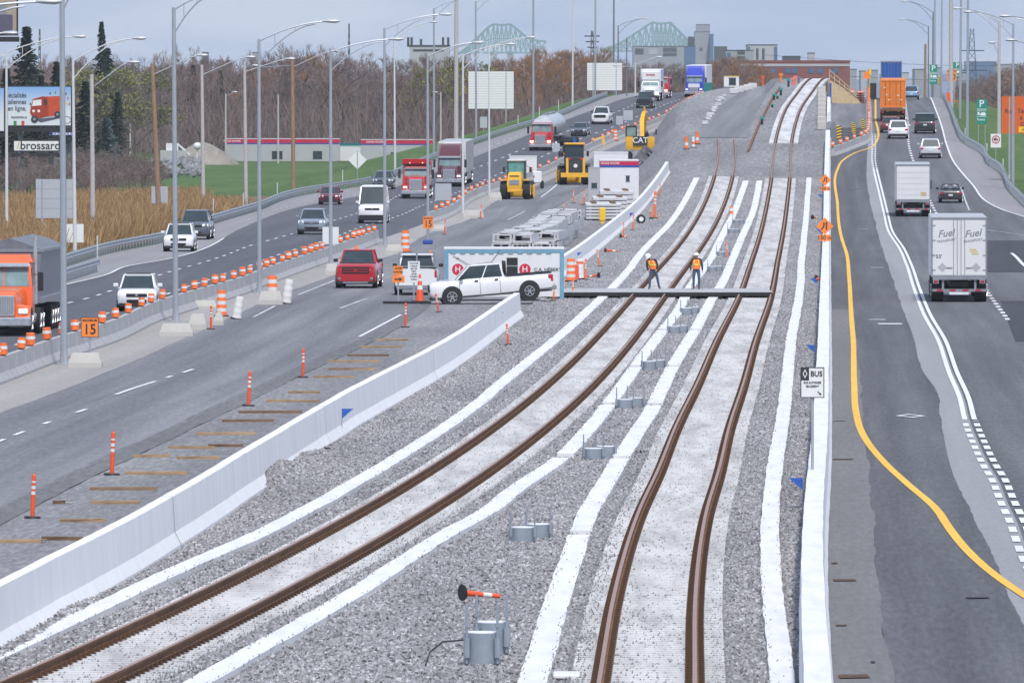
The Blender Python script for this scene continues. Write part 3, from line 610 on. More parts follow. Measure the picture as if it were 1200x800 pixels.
lamp_post('lamp_post', 'grey lamp post at the end of the near barrier row', 451,288, 450.5,33, arms=((T,522,17),), group=GL_, r=(.11,.07), base=1)
lamp_post('lamp_post', 'lamp post carrying the smaller orange speed sign', 501.5,280, 501,65, arms=((T,560,50),), group=GL_, r=(.10,.07))
lamp_post('lamp_post', 'pale lamp post rising behind the concrete block right of the maroon truck', 542.5,250, 542.5,64, 'pole_white', arms=((T,598,52),), group=GL_, r=(.11,.07))
lamp_post('lamp_post', 'pale lamp post in front of the grey trailer, right of the maroon truck', 573.5,229, 573,55, 'pole_white', arms=((T,622,44),), group=GL_, r=(.10,.06))
G2 = 'lamp posts behind the guardrail of the left highway'
lamp_post('lamp_post', 'white lamp post with one arm reaching right beside the billboard', 8,288, 7.5,60, 'pole_white', arms=((T,93,43), ('bend',-60,62)), group=G2, r=(.11,.07))
lamp_post('lamp_post', 'white lamp post with a long curved arm in front of the billboard end', 88,306, 85.5,70, 'pole_white', arms=((T,163,45),), group=G2, r=(.12,.07))
lamp_post('lamp_post', 'short concrete lamp post with a bent arm right of the billboard', 109,283, 107.5,87, 'pole_concrete', arms=(('bend',156,73,.6),), group=G2, r=(.17,.12))
lamp_post('lamp_post', 'leaning brown wooden post with a single arm', 187,267, 178.5,75, 'pole_wood', arms=(('bend',237,65,.5),), group=G2, r=(.2,.13))
lamp_post('lamp_post', 'pale concrete lamp post in front of the gravel heap', 238.5,253, 236.5,76, 'pole_concrete', arms=(('bend',293,67,.5),), group=G2, r=(.16,.11))
lamp_post('lamp_post', 'concrete lamp post in front of the low red banded trailer', 288.5,243, 286.5,73, 'pole_concrete', arms=(('bend',340,69,.5),), group=G2, r=(.16,.11))
lamp_post('lamp_post', 'peeling wooden lamp post with arms to both sides on the lawn', 344,226, 342.5,70, 'pole_wood', arms=(('bend',392,60,.4),('bend',301,77,.2)), group=G2, r=(.2,.15))
lamp_post('lamp_post', 'pale lamp post with a flared dark foot behind the red dump truck', 463,199, 462,46, 'pole_white', arms=((T,508,26),), group=G2, r=(.12,.08))
lamp_post('lamp_post', 'steel lamp post just left of the maroon truck cab', 508.5,180, 508.5,10, arms=((T,552,-3),), group=G2, r=(.13,.09))
lamp_post('lamp_post', 'thick tan concrete mast above the white trailer', 534.5,162, 535,-40, 'pole_concrete', r=(.26,.2), group=G2, cat='mast')
lamp_post('lamp_post', 'steel lamp post crossing the left edge of the slatted panel', 558,162, 557.5,2, arms=((T,596,-8),), group=G2, r=(.13,.09))
lamp_post('lamp_post', 'tall steel lamp post left of the tanker truck', 625,145, 625,-50, r=(.13,.10), group=G2)
lamp_post('lamp_post', 'tall pale post at the right end of the grass bank', 671,124, 671.5,-60, 'pole_white', r=(.12,.08), group=G2)
lamp_post('lamp_post', 'tall steel post in front of the far slatted panel', 697.5,114, 698,-60, r=(.13,.10), group=G2, Yd=None)
lamp_post('lamp_post', 'tall steel lamp post rising out of the frame left of the bridge towers', 719,108, 719.5,-20, 'pole_dark', arms=((T,757,-8),), group=G2, r=(.14,.1))
lamp_post('lamp_post', 'dark lamp post with an arm just under the taller one', 724.5,112, 724.5,30, 'pole_dark', arms=((T,756,22),), group=G2, r=(.12,.08))
lamp_post('lamp_post', 'thin dark post between the far panel and the white box truck', 734.5,113, 734.5,44, 'pole_dark', r=(.10,.07), group=G2)
lamp_post('lamp_post', 'low white lamp post with two arms left of the white box truck', 744.5,113, 744.5,73, 'pole_white', arms=(('bend',772,67),('bend',722,77,.2)), group=G2, r=(.11,.08))
G3 = 'small lamp posts in the yard before the woods'
for i, (x, y0, y1, ax, ay, lb) in enumerate(((121,188,133,129,125,'small pale lamp beside the blue spruce'),(152.5,178,143,176,128,'small pale lamp with a hooked arm between spruce and leaning post'),(264.5,180,110,275,108,'small lamp post between gravel heap and banded trailer'),(326,178,111,326,110,'short pale post before the woods'),(516.5,172,108,510,108,'small pale lamp left of the thick tan mast'))):
    lamp_post('yard_lamp', lb, x, y0, x, y1, 'pole_concrete', r=(.16,.10), arms=(('bend',ax,ay,.1),) if abs(ax-x) > 1 else (), group=G3, Yd=1400, cat='lamp post')
G4 = 'lamp posts along the right highway'
lamp_post('lamp_post', 'steel lamp post standing in front of the big orange sign', 1187,222, 1187.5,28, arms=((T,1135,14),), group=G4, r=(.13,.08))
lamp_post('lamp_post', 'grey lamp post between the green parking sign and the orange sign', 1170.5,172, 1171,25, 'pole_concrete', arms=((T,1122,10),('bend',1163,50,3)), group=G4, r=(.2,.11), Yd=880)
lamp_post('lamp_post', 'tall steel post left of the near green parking sign', 1133.5,167, 1134.5,-30, arms=((T,1185,-45),), group=G4, r=(.13,.1))
lamp_post('lamp_post', 'tall steel post right of the orange speed sign', 1125,138, 1126.5,-30, r=(.13,.1), group=G4)
lamp_post('lamp_post', 'thick pale mast behind the orange speed sign', 1114.5,130, 1114.5,-40, 'pole_concrete', r=(.25,.2), group=G4, cat='mast', Yd=1010)
lamp_post('lamp_post', 'thin tall post just left of the orange speed sign', 1103,112, 1104,-30, r=(.11,.08), group=G4, Yd=1090)
lamp_post('lamp_post', 'far lamp post with a long arm to the left at the top of the frame', 1093,108, 1093.5,14, 'pole_dark', arms=((T,1061,2),), group=G4, r=(.12,.08), Yd=1180)
lamp_post('lamp_post', 'far lamp post with a lower arm to the left', 1088,110, 1088,31, 'pole_dark', arms=((T,1058,23),), group=G4, r=(.10,.07), Yd=1230)
lamp_post('lamp_post', 'bare tall post behind the far lamp arms', 1095.5,108, 1095.5,-40, 'pole_steel', r=(.11,.09), group=G4, Yd=1150)
lamp_post('lamp_post', 'lamp post off the right edge reaching its arm into the frame', 1232,262, 1232,30, arms=((T,1178,19),('bend',1185,47,1.5)), group=G4, r=(.13,.09), Yd=640)
lamp_post('utility_post', 'dark wooden post at the crest behind the blue car', 1084,112, 1084.5,52, 'pole_wood', r=(.18,.14), cat='post')

# ------------------------------------------------------------------ guardrails and marker stakes
def guardrail(line, y0, y1, label, h=.72, step=2.0, shift=.35, sgn=1):
    root = empty('guardrail', label, 'guardrail', (float(line(y0)), y0, 0)); inv = Matrix.Translation(-root.location)
    m = MB(); Y = np.arange(y0, y1, 2.0); prof = [(0,-.16),(.05,-.10),(0,-.02),(0,.02),(.05,.10),(0,.16),(-.03,.16),(-.03,-.16)]
    m.loft([[(float(line(y)) + shift + a*sgn, y, float(g(line(y)+shift, y)) + h - .16 + b) for a, b in prof] for y in Y]); m.xf(inv); m.build('rail', 'steel_galv', root)
    rest = MB(); k = 0; pm = None
    for y in np.arange(y0 + .5, y1, step):
        x = float(line(y)) + shift - sgn*.13; z = float(g(x, y))
        if k < 100:
            if pm is None: q = MB(); q.box(-.07,.07,-.06,.06,-.2,h); pm = q.build('rail_post', 'steel_galv', root); o = pm
            else: o = pm.copy(); COL.objects.link(o); o.parent = root
            o.location = Vector((x, y, z)) - root.location
        else: rest.box(x-.07, x+.07, y-.06, y+.06, z-.2, z+h)
        k += 1
    if rest.v: rest.xf(inv); rest.build('rail_post', 'steel_galv', root)['kind'] = 'stuff'
guardrail(GLX, 470, 1210, 'long galvanised guardrail bordering the left highway beside reeds and lawn', shift=.0)
IG = Line([(30,348),(62,336),(117,318)]); guardrail(IG, float(IG.Y[0]) - 40, float(IG.Y[-1]), 'short guardrail end behind the orange truck with grass under it', shift=0)
guardrail(GRX, 645, 1140, 'galvanised guardrail curving up the right edge of the right highway', shift=0, sgn=-1)
st = MB(); st.cyl((0,0,-.1),(0,0,1.5),.045,.045,6); stm = None
SG = 'white snow stakes along the guardrails'
for lb, x, yt, yb in (('left of the orange truck trailer',26,270,290),('beside the orange truck trailer, second one',33,273,291),('by the short guardrail end',114,276,302),('beside the leaning wooden post',174.5,249,272),('before the reeds, left of the tall concrete post',213,241,255),('just behind the dark crossover',250,233,255),('left of the concrete post on the lawn edge',285,226,247),('left of the peeling wooden post',325,214,233),('right of the lamp post by the van',401.5,199,220),('left of the tall post by the tanker',607,135,152),('between tanker and tall post',632,125,143),('before the far grass bank',654.5,117,133),
  ('at the end of the right guardrail',1182.5,205,218),('under the big orange sign',1175.5,186,203),('below the no truck sign',1156.5,168,183),('left of the no truck sign',1131,150,164),('left of the near parking sign',1121.5,140,150)):
    if stm is None: o = st.build('marker_stake', 'pole_white'); stm = o.data
    else: o = bpy.data.objects.new('marker_stake', stm); COL.objects.link(o)
    p = P(x, yb); o.location = p; s = (yb - yt) / S(p.y) / 1.5; o.scale = (1, 1, s); tag(o, 'white stake ' + lb, 'stake', SG)

# ------------------------------------------------------------------ delineator drums on the barrier
def band_cyl(rings, n=12):
    """rings: (z, r, material index) bands"""
    m = MB()
    for (z0, r0, k), (z1, r1, _) in zip(rings[:-1], rings[1:]): m.cyl((0,0,z0),(0,0,z1), r0, r1, n, k)
    return m
mk = band_cyl([(0,.05,2),(.05,.155,0),(.23,.155,1),(.33,.15,0),(.43,.145,0)]); mkm = None
def top_marker(x, y, z, label, group, white=False):
    global mkm
    if mkm is None: o = mk.build('barrier_marker', ['orange','band_white','black']); mkm = o.data
    else: o = bpy.data.objects.new('barrier_marker', mkm); COL.objects.link(o)
    o.location = (x, y, z); o.rotation_euler = (random.uniform(-.08,.08), random.uniform(-.08,.08), 0); k = random.uniform(.85,1.08); o.scale = (k,k,k)
    tag(o, label, 'marker', group)
def on_line_u(line, px, y0, y1):
    Y = np.arange(y0, y1, .5); u = 600 + F * line(Y) / Y; i = int(np.argmin(abs(u - px))); return float(line(Y[i])), float(Y[i])
for px in (2,9,29,41,60,78,92,123,140,154,169,180,193,219,231,243,255,264,277,287,296,307,315,323,333,341,349,359,366,373,380,401,409,416,422,427,434,440):
    x, y = on_line_u(BAR1, px + 2, 268, 700); z = float(g(x, y)); top_marker(x - .2, y, z + .83, 'orange and white marker on the near barrier row', 'orange markers on the near barrier row')
for px in (514,521,528,535,541,548,555,562,568,575,581,588,595,602,609,617,625,635,645,654,664,675,686,697,708,720,731,735,738,746,752,763,768,774,783,788,791,794,797,800,803,806,809,812,815,818,821,824):
    x, y = on_line_u(BAR2, px, 680, 1200); z = float(g(x, y)); top_marker(x - .2, y, z + .83, 'orange marker on the far barrier row', 'orange markers on the far barrier row')

# tall striped drums, cones, tube posts
def drum_mb(cols=(0,1,0,1,0,1,0), h=1.2, r=.26):
    n = len(cols); return band_cyl([(0,.36,2),(.07,.34,2)] + [(.07 + (h-.07)*i/n, r - .05*i/n - (.012 if i % 2 else 0), cols[i]) for i in range(n)] + [(h, r-.06, 0)])
def place_mb(m, name, mats, x, y, label, cat, group=None, ht=None, h0=1.2, rot=(0,0,0), up=0):
    p = P(x, y); o = m.build(name, mats, None, 40); s = 1 if ht is None else ht / S(p.y) / h0
    o.location = p + Vector((0,0,up)); o.scale = (s, s, s) if ht else (1,1,1); o.rotation_euler = rot; return tag(o, label, cat, group)
OWB = ['orange','band_white','black']
DG = 'striped traffic drums around the site'
place_mb(drum_mb(), 'traffic_drum', OWB, 319, 356, 'tall orange and white drum beside the tilted white one, left of the red pickup', 'traffic drum', DG, 33)
place_mb(drum_mb((1,1,1,1,1,1,1)), 'traffic_drum', OWB, 335, 356, 'faded white drum leaning beside the tall striped drum', 'traffic drum', DG, 29, rot=(0,R(9),0))
place_mb(drum_mb(), 'traffic_drum', OWB, 259.5, 371, 'orange and white drum with a dark top among the concrete blocks', 'traffic drum', DG, 31)
place_mb(drum_mb((1,1,1,1,1,1,1)), 'traffic_drum', OWB, 277, 374, 'faded white drum leaning at the edge of the site road near the blocks', 'traffic drum', DG, 27, rot=(0,R(10),0))
place_mb(drum_mb(), 'traffic_drum', OWB, 475, 296, 'orange and white drum standing above the white pickup seen from behind', 'traffic drum', DG, 26)
place_mb(drum_mb(), 'traffic_drum', OWB, 669, 330, 'leftmost striped drum of the cluster right of the container', 'traffic drum', DG, 27)
place_mb(drum_mb((0,0,0,0,0,0,0)), 'traffic_drum', ['orange_red','band_white','black'], 675, 328, 'plain red orange tube in the cluster right of the container', 'traffic drum', DG, 18)
place_mb(drum_mb((1,1,1,1,1,0,1)), 'traffic_drum', OWB, 679.5, 327, 'mostly white drum in the cluster right of the container', 'traffic drum', DG, 24)
place_mb(drum_mb(), 'traffic_drum', OWB, 713, 167, 'left of the two far drums in front of the excavator', 'traffic drum', DG, 13)
place_mb(drum_mb(), 'traffic_drum', OWB, 721, 165.5, 'right of the two far drums in front of the excavator', 'traffic drum', DG, 14)
place_mb(drum_mb(), 'traffic_drum', OWB, 579, 221, 'striped drum on the block beside the yellow loader', 'traffic drum', DG, 9)
place_mb(drum_mb((1,1,0,0,1,1,0)), 'traffic_drum', OWB, 857, 255, 'small black and white drum lying on the ballast between the tracks', 'traffic drum', DG, 13)
for x, y, h, lb in ((804.5,175,15,'left cone of the three at the end of the ramp road'),(812.5,173,13,'white middle post of the three at the end of the ramp road'),(817,169,15,'right cone of the three at the end of the ramp road')):
    place_mb(drum_mb((0,1,0,0) if 'white' not in lb else (1,0,1,1), r=.2), 'traffic_cone', OWB, x, y, lb, 'traffic cone', None, h)
place_mb(band_cyl([(0,.3,2),(.05,.3,2),(.05,.16,0),(.45,.11,1),(.6,.09,0),(.75,.07,1),(.85,.06,0),(1.0,.03,0)]), 'traffic_cone', ['orange_red','band_white','black'], 492, 354, 'tall orange cone in front of the white pickup tailgate', 'traffic cone', None, 33, 1.0)
def tube_post(x, y, yt, label, lean=0, group='orange tube posts', dy=0):
    m = band_cyl([(0,.22,2),(.05,.2,2),(.05,.055,0),(.60,.055,1),(.68,.055,0),(.74,.055,1),(.82,.055,0),(.90,.055,1),(.94,.055,0),(1.08,.05,0),(1.12,.03,0)], 10)
    p = P(x, y); s = (y - yt) / S(p.y) / 1.12; o = m.build('tube_post', ['orange_red' if x < 600 else 'orange','band_white','black'], None, 40)
    if p.y < 478 and p.x > float(SITE_R(p.y)) + .3 and p.x < float(WALL(min(p.y, 460))): p.z -= .095
    o.location = p; o.scale = (max(s, .7), max(s, .7), s); o.rotation_euler = (dy, R(lean), 0); tag(o, label, 'delineator post', group)
for a in ((38,602,550,'tube post nearest the lower left corner',2),(131,552,501,'tube post at the road edge, second from the lower left',2),(291,472,431,'tube post at the road edge, third from the lower left',3),(355,439,405,'tube post at the road edge, fourth from the lower left',1),(475,381,352,'tube post just in front of the white pickup seen from behind',1),(514,363,341,'leaning tube post at the front wheel of the side-on white pickup',-9),(521,275,257,'tube post right of the small orange speed sign',3),(563,256,240,'tube post left of the yellow loader',4),(595.5,404,379,'tube post behind the end of the long white wall',-4),(247,386,358,'pink orange tube post beside the concrete blocks',1),
  (648.5,352,332,'leaning tube post under the right end of the container',4),(659,346,328,'tube post leaning at the blue container corner',8),(671,347,326,'tube post below the striped drum cluster',2),(686,328,303,'rightmost tube post of the cluster beside the container',1),(702.5,312,292,'leaning tube post on the ballast above the cluster',-8),(730.5,277,260,'tube post by the wall left of the wheel',1),(741.5,270,251,'tube post beside the small wheel at the wall foot',3),(767,256,224,'taller tube post beside the wall above the wheel',2),(762.5,256,240,'short tube post next to the taller one',0),(773,229,215,'farthest tube post beside the wall',2),(771,257,249,'fallen looking tube post below the farthest pair',12),(851.5,302,283,'tube post on the ballast between the two white strips',2),
  (672,238,222,'tube post in the work road beside the flat slabs',0),(684.5,240,222,'striped tube post left of the flat slabs',0),(661,246,238,'stub of a tube post above the slotted crates',0),(680,240,235,'small orange post beside the striped one',0)):
    tube_post(a[0], a[1], a[2], a[3], a[4])
# posts lying on the ballast
def lying(x, y, L, label, ang=0, hb=0.0, flip=1, r=.055, rb=.22):
    p = P(x, y); root = empty('fallen_tube_post', label, 'delineator post', p + Vector((0,0,rb)), rz=ang + R(28) * flip, group='fallen tube posts')
    m = MB(); m.cyl((0,0,0),(flip*.05,0,0), rb, rb*.9, 14); m.build('base', 'black', root, 40)
    m = MB(); e = -rb + r + .02
    for a, b_, k in ((0.05,.55,0),(.55,.78,1),(.78,1.0,0)): m.cyl((flip*L*a,0,e*a*.9),(flip*L*b_,0,e*b_*.9), r*(1.3-.4*a), r*(1.3-.4*b_), 10, k)
    m.build('tube', ['orange_red','band_white'], root, 40)
lying(541, 704, .80, 'fallen orange post with a round black base beside the nearest foundation', rb=.16, r=.045)
lying(702, 326, .7, 'fallen post just right of the drum cluster', rb=.16, flip=-1); lying(709, 296, .9, 'fallen post pointing right on the ballast above the cluster', rb=.14)
lying(727, 279, .5, 'fallen post with dark base at the wall foot', rb=.15); lying(952, 257, .8, 'fallen post beside the white strip, left of the right barrier', ang=R(30), rb=.16); lying(956, 331, .6, 'fallen post with a round black base beside the right barrier', ang=R(-60), rb=.2)
# small wheel
p = P(751, 262); root = empty('spare_wheel', 'small black wheel with white hub leaning at the wall foot', 'wheel', p + Vector((0,0,.32)), rz=R(15))
m = MB(); m.cyl((0,-.1,0),(0,.1,0),.33,.33,20); m.build('tyre', 'black_rubber', root, 40); m = MB(); m.cyl((0,-.12,0),(0,.12,0),.17,.17,14); m.build('hub', 'sign_white', root, 40)
# blue flags
for x, y, s_, lb in ((401,511,1,'blue flag on the white wall at the lower left'),(581,388,1,'blue flag near the end of the long white wall'),(675,312,1,'blue flag above the drum cluster'),(738,262,1,'blue flag on the second wall above the wheel'),(777,207,1,'blue flag at the far end of the second wall'),(955,430,-1,'blue flag left of the right barrier above the bus sign'),(941,600,-1,'lowest blue flag beside the right barrier'),(963,240,-1,'blue flag between the two orange diamond signs'),(962,282,-1,'blue flag below the nearer diamond sign'),(957,345,-1,'blue flag just under the fallen post by the right barrier')):
    p = P(x, y); root = empty('marker_flag', lb, 'flag', p + Vector((0,-.35 if s_ > 0 else 0,0)), group='blue marker flags')
    m = MB(); m.cyl((0,0,-.1),(0,0,.78),.008,n=5); m.build('wire', 'pole_dark', root); m = MB(); m.prism([(0,.78),(s_*.32,.78),(0,.50)], 'y', -.004, .004); m.build('pennant', 'blue_flag', root)

# ------------------------------------------------------------------ concrete blocks
def block(x0, x1, y0, y1, label, material='pale_concrete', taper=.12, group='loose concrete blocks', depth=1.2):
    p = P((x0+x1)/2, y1); s = S(p.y); w_ = (x1-x0)/2/s; h = min(1.0, (y1-y0)/s * .8); m = MB()
    m.loft([[(-w_,0,0),(w_,0,0),(w_,depth,0),(-w_,depth,0)],[(-w_,0,h*.35),(w_,0,h*.35),(w_,depth,h*.35),(-w_,depth,h*.35)],[(-w_+taper,.1,h),(w_-taper,.1,h),(w_-taper,depth-.1,h),(-w_+taper,depth-.1,h)]])
    o = m.build('concrete_block', material); o.location = p; tag(o, label, 'concrete block', group)
for a in ((80,119,410,431,'pale block at the foot of the first tall lamp post'),(187,226,376,394,'wide pale block carrying the second lamp post'),(221,242,364,386,'block right of the lamp post base'),(226,254,350,362,'long pale block behind the group of blocks'),(250,262,363,381,'small grey block behind the dark topped drum'),(303,331,338,357,'block behind the tall striped drum'),(452,472,284,298,'block at the end of the near barrier row'),(543,567,244,256,'block at the foot of the pale lamp post'),(574,588,223,235,'block beside the yellow loader'),(381,397,306,322,'block at the foot of the lamp post by the red pickup'),(507,523,262,271,'low block right of the small orange speed sign')):
    block(*a)

# ------------------------------------------------------------------ timbers in the work area
TG = 'weathered timbers lying across the work area'
WD = ('wood_old','wood_dark')
def where(x):
    return 'third' 
TL = [(630,-6,49,0,'pale timber at the left edge, lowest of all'),(627,49,97,1,'dark timber touching the lowest pale one'),(606,71,124,0,'tan timber above the lowest dark one'),(585,62,76,1,'short dark stub by the nearest road edge'),(585,106,164,0,'tan timber with dark stripes above the lowest two rows'),(569,105,184,0,'thin tan timber level with the tips of the weeds, right of the first tube post'),(551,147,220,0,'long tan timber right of the second tube post base'),(531,155,199,0,'pale ended short timber left of a dark one'),(533,207,258,0,'dark tan timber right of the pale ended short one'),(521,197,252,0,'pale timber with its right end darker'),(519,244,285,1,'very dark timber touching the pale one'),(505,229,299,0,'long tan timber midway along the white wall'),(490,260,321,1,'timber with a pale left end and dark right end'),(480,280,354,1,'long dark timber left of the blue flag'),(467,312,375,0,'timber level with the blue flag on the wall'),(457,337,375,0,'short timber above the blue flag'),(439,367,415,0,'timber at the foot of the fourth tube post'),(430,385,440,0,'thin timber above the fourth tube post foot'),(421,384,447,0,'thin timber with a pink left end'),(414,407,456,1,'thin dark timber near the upper part of the wall'),(404,422,472,0,'timber nearest the upper end of the road edge'),(396,440,478,0,'faint last timber before the side-on pickup')]
for y, x0, x1, d, lb in TL:
    p = P((x0+x1)/2, y); s = S(p.y); m = MB(); w_ = (x1-x0)/2/s; n = 6; m.box(-w_, w_, -.12, .12, -.02, .07, 0)
    m.v = [(a, b2 + random.uniform(-.02,.02), c + random.uniform(-.008,.012)) for a, b2, c in m.v]
    for e_ in range(random.randint(0, 2)): kx = random.uniform(-w_*.8, w_*.8); m.box(kx, kx + random.uniform(.1,.3), -.10, .10, .071, .078, 0)
    o = m.build('timber', WD[d]); o.location = (p.x, p.y, p.z - .10); o.rotation_euler = (0, random.uniform(-.004,.004), random.uniform(-.02,.02)); tag(o, lb, 'timber', TG)

# ------------------------------------------------------------------ mast foundations between the tracks
mat('galv_blue', (.30,.34,.39), .5, .3, var=.12, scale=3)
def foundation(x, y, n, label):
    p = P(x, y); root = empty('mast_foundation', label, 'mast foundation', p, group='galvanised mast foundations between the tracks')
    cyl = [(-.0,0),(.15,3.1)] if n == 0 else [(-.17,0),(.17,1.5)]
    for cx, cy in cyl:
        ht = .50 if n == 0 else .26; k_ = 1 if n == 0 else .66; m = MB(); m.cyl((cx,cy,-.2),(cx,cy,ht),.30,.30,20); m.build('casing', 'galv_blue', root, 40)
        m = MB(); m.cyl((cx,cy,ht),(cx,cy,ht+.015),.27,.27,20); m.build('concrete_top', 'white_concrete', root, 40)
        for k in range(4):
            a = math.pi/4 + k*math.pi/2; bx, by = cx + .36*math.cos(a), cy + .36*math.sin(a)
            m = MB(); m.cyl((bx,by,.0),(bx,by,.95*k_),.022*k_,n=6); m.cyl((bx,by,.1*k_),(bx,by,.42*k_),.055*k_,n=8); m.cyl((bx,by,.60*k_),(bx,by,.64*k_),.04*k_,n=6); m.build('anchor_bolt', 'galv_blue', root, 40)
names = ['nearest','second','third','fourth','fifth','sixth','seventh','eighth','ninth','tenth']
foundation(565, 776, 0, 'nearest galvanised foundation, two drums one behind the other at the bottom of the frame')
for i, (yy, xo) in enumerate(((632,0),(537,0),(478,0),(432,0),(390,0),(368,0),(347,0),(318,0),(300,0),(273,0),(262,0))):
    Y = py_to_Y(W3, [yy])[0]; xc = (float(W2(Y)) + float(W3(Y))) / 2; px = 600 + F * xc / Y
    foundation({632:622,537:703}.get(yy, px), yy, 1, ['nearest','second','third','fourth','fifth','sixth','seventh','eighth','ninth','tenth','eleventh','twelfth','thirteenth'][i+1] + ' galvanised foundation counted from the bottom of the frame')
p = P(500, 770); m = MB(); q = P(543, 768); m.tube([(q.x,q.y,.28),(q.x-.35,q.y-.2,.26),(p.x+.05,p.y,.10),(p.x,p.y-2,.02)], .014, 5); tag(m.build('cable_loop', 'black'), 'black cable running out of the nearest foundation', 'cable')
# white rag and cable between rails near the bottom
p = P(664, 793); m = MB(); m.box(-.22,.22,-.5,.5,.0,.07,0,.02); o = m.build('white_bag', 'white_cover'); o.location = p; tag(o, 'small white bag lying left of the right track at the bottom edge', 'bag')

# ------------------------------------------------------------------ crossing deck over the tracks
pa = P(655, 349); pb = P(905, 349.5); m = MB(); root = empty('crossing_deck', 'grey plank deck laid across all rails where the two workers stand', 'deck', (pa.x, pa.y, 0))
m.box(0, pb.x-pa.x, 0, 9, .24, .31); m.build('planks', 'gravelly', root) if 'gravelly' in MATS else m.build('planks', 'grey_concrete', root)
m = MB()
for k in range(9): x = (pb.x-pa.x) * k / 8.0; m.box(max(0,x-.15), min(pb.x-pa.x,x+.15), .05, 8.9, -.05, .235)
m.build('bearers', 'black', root); m = MB(); m.box(.02, pb.x-pa.x-.02, -.012, .0, .12, .30); m.build('edge_shadow', 'black', root)  # black strip along the front paints in the dark shadow under the deck

# ------------------------------------------------------------------ signs
def post_sign(name, label, cat, x0, x1, y0, y1, ybase, face, draw=None, back='sign_back', post='pole_steel', zone=None, Yd=None, xpost=None, group=None, posts=1, frame=False):
    xc = (x0+x1)/2; b_ = P(xpost if xpost else xc, ybase) if Yd is None else Vector(((xc-600)/F*Yd, Yd, float(g((xc-600)/F*Yd, Yd))))
    s = S(b_.y); X = (xc - 600) / s; z0 = HC - (y1 - HY) / s - b_.z; z1 = HC - (y0 - HY) / s - b_.z; w_ = (x1-x0)/s
    root = empty(name, label, cat, (X, b_.y, b_.z), group=group)
    for k in range(posts):
        px = 0 if posts == 1 else (-.33 + .66*k/(posts-1)) * w_
        if xpost and posts == 1: px = b_.x - X
        m = MB(); m.cyl((px,.04,-.2),(px,.04,z1-.05),.035 if w_ < 2 else .09, n=7); m.build('post', post, root)
    m = MB(); m.box(-w_/2, w_/2, -.02, .0, z0, z1); m.build('panel', face, root)
    if frame: m = MB(); t = .02; [m.box(*q) for q in ((-w_/2,w_/2,-.026,-.021,z0,z0+t),(-w_/2,w_/2,-.026,-.021,z1-t,z1),(-w_/2,-w_/2+t,-.026,-.021,z0+t,z1-t),(w_/2-t,w_/2,-.026,-.021,z0+t,z1-t))]; m.build('border', 'ink', root)
    if draw: draw(root, w_, z0, z1)
    return root
def t_(root, s, size, x, z, m='ink', wx=1, shear=0, y=-.03, align='CENTER'): return text(s, size, facing(x, y, z), m, root, wx=wx, shear=shear, align=align)
def d15(root, w_, z0, z1):
    h = z1 - z0; t_(root, 'MAXIMUM', h*.17, 0, z1 - h*.16, wx=.9); t_(root, '15', h*.72, 0, z0 + h*.38, wx=.9)
post_sign('speed_sign', 'larger orange sign reading 15 beside the first lamp post', 'speed sign', 95, 115.5, 371.5, 395, 424, 'sign_orange', d15, frame=True)
post_sign('speed_sign', 'smaller orange sign reading 15 on the lamp post before the yellow loader', 'speed sign', 496, 507.5, 253.5, 268, 284, 'sign_orange', d15)
p = P(501.5, 286); m = MB(); m.box(-.32,.32,-.3,.3,0,.28,0,.05); o = m.build('sandbag', 'blue'); o.location = p + Vector((0,-.6,0)); tag(o, 'dark blue weight at the foot of the small speed sign', 'weight')
def dbus(root, w_, z0, z1):
    h = z1 - z0; m = MB(); m.box(-w_/2+.02, -w_/2+.36*w_, -.026, -.021, z1-.43*h, z1-.02); m.build('black_square', 'ink', root)
    cx, cz = -w_/2+.19*w_, z1-.215*h; a, b_ = .10*w_, .15*h; m = MB(); O = [(-a,0),(0,-b_),(a,0),(0,b_)]; I = [(x*.6, z*.68) for x, z in O]
    for k in range(4): j = (k+1) % 4; m.quad(*[(cx+q[0], -.030, cz+q[1]) for q in (O[k], O[j], I[j], I[k])])
    m.build('diamond', 'sign_white', root); t_(root, 'BUS', h*.24, .17*w_, z1 - h*.22, wx=.95); t_(root, 'BUS AUTORISÉS', h*.085, 0, z1 - h*.50, wx=.95); t_(root, 'SEULEMENT', h*.085, 0, z1 - h*.62, wx=.95)
    m = MB(); ax, az = .30*w_, z0 + .15*h; e = .07*w_
    m.prism([(ax-1.3*e,az+.95*e),(ax-.95*e,az+1.3*e),(ax+.35*e,az),(ax+.75*e,az+.4*e),(ax+e,az-e),(ax-.4*e,az-.75*e),(ax,az-.35*e)], 'y', -.03, -.022); m.build('arrow', 'ink', root)
post_sign('bus_sign', 'white sign with diamond and the word BUS on a thin post before the right barrier', 'sign', 938, 966, 430, 466, 550, 'sign_white', dbus, frame=True, Yd=214.6)
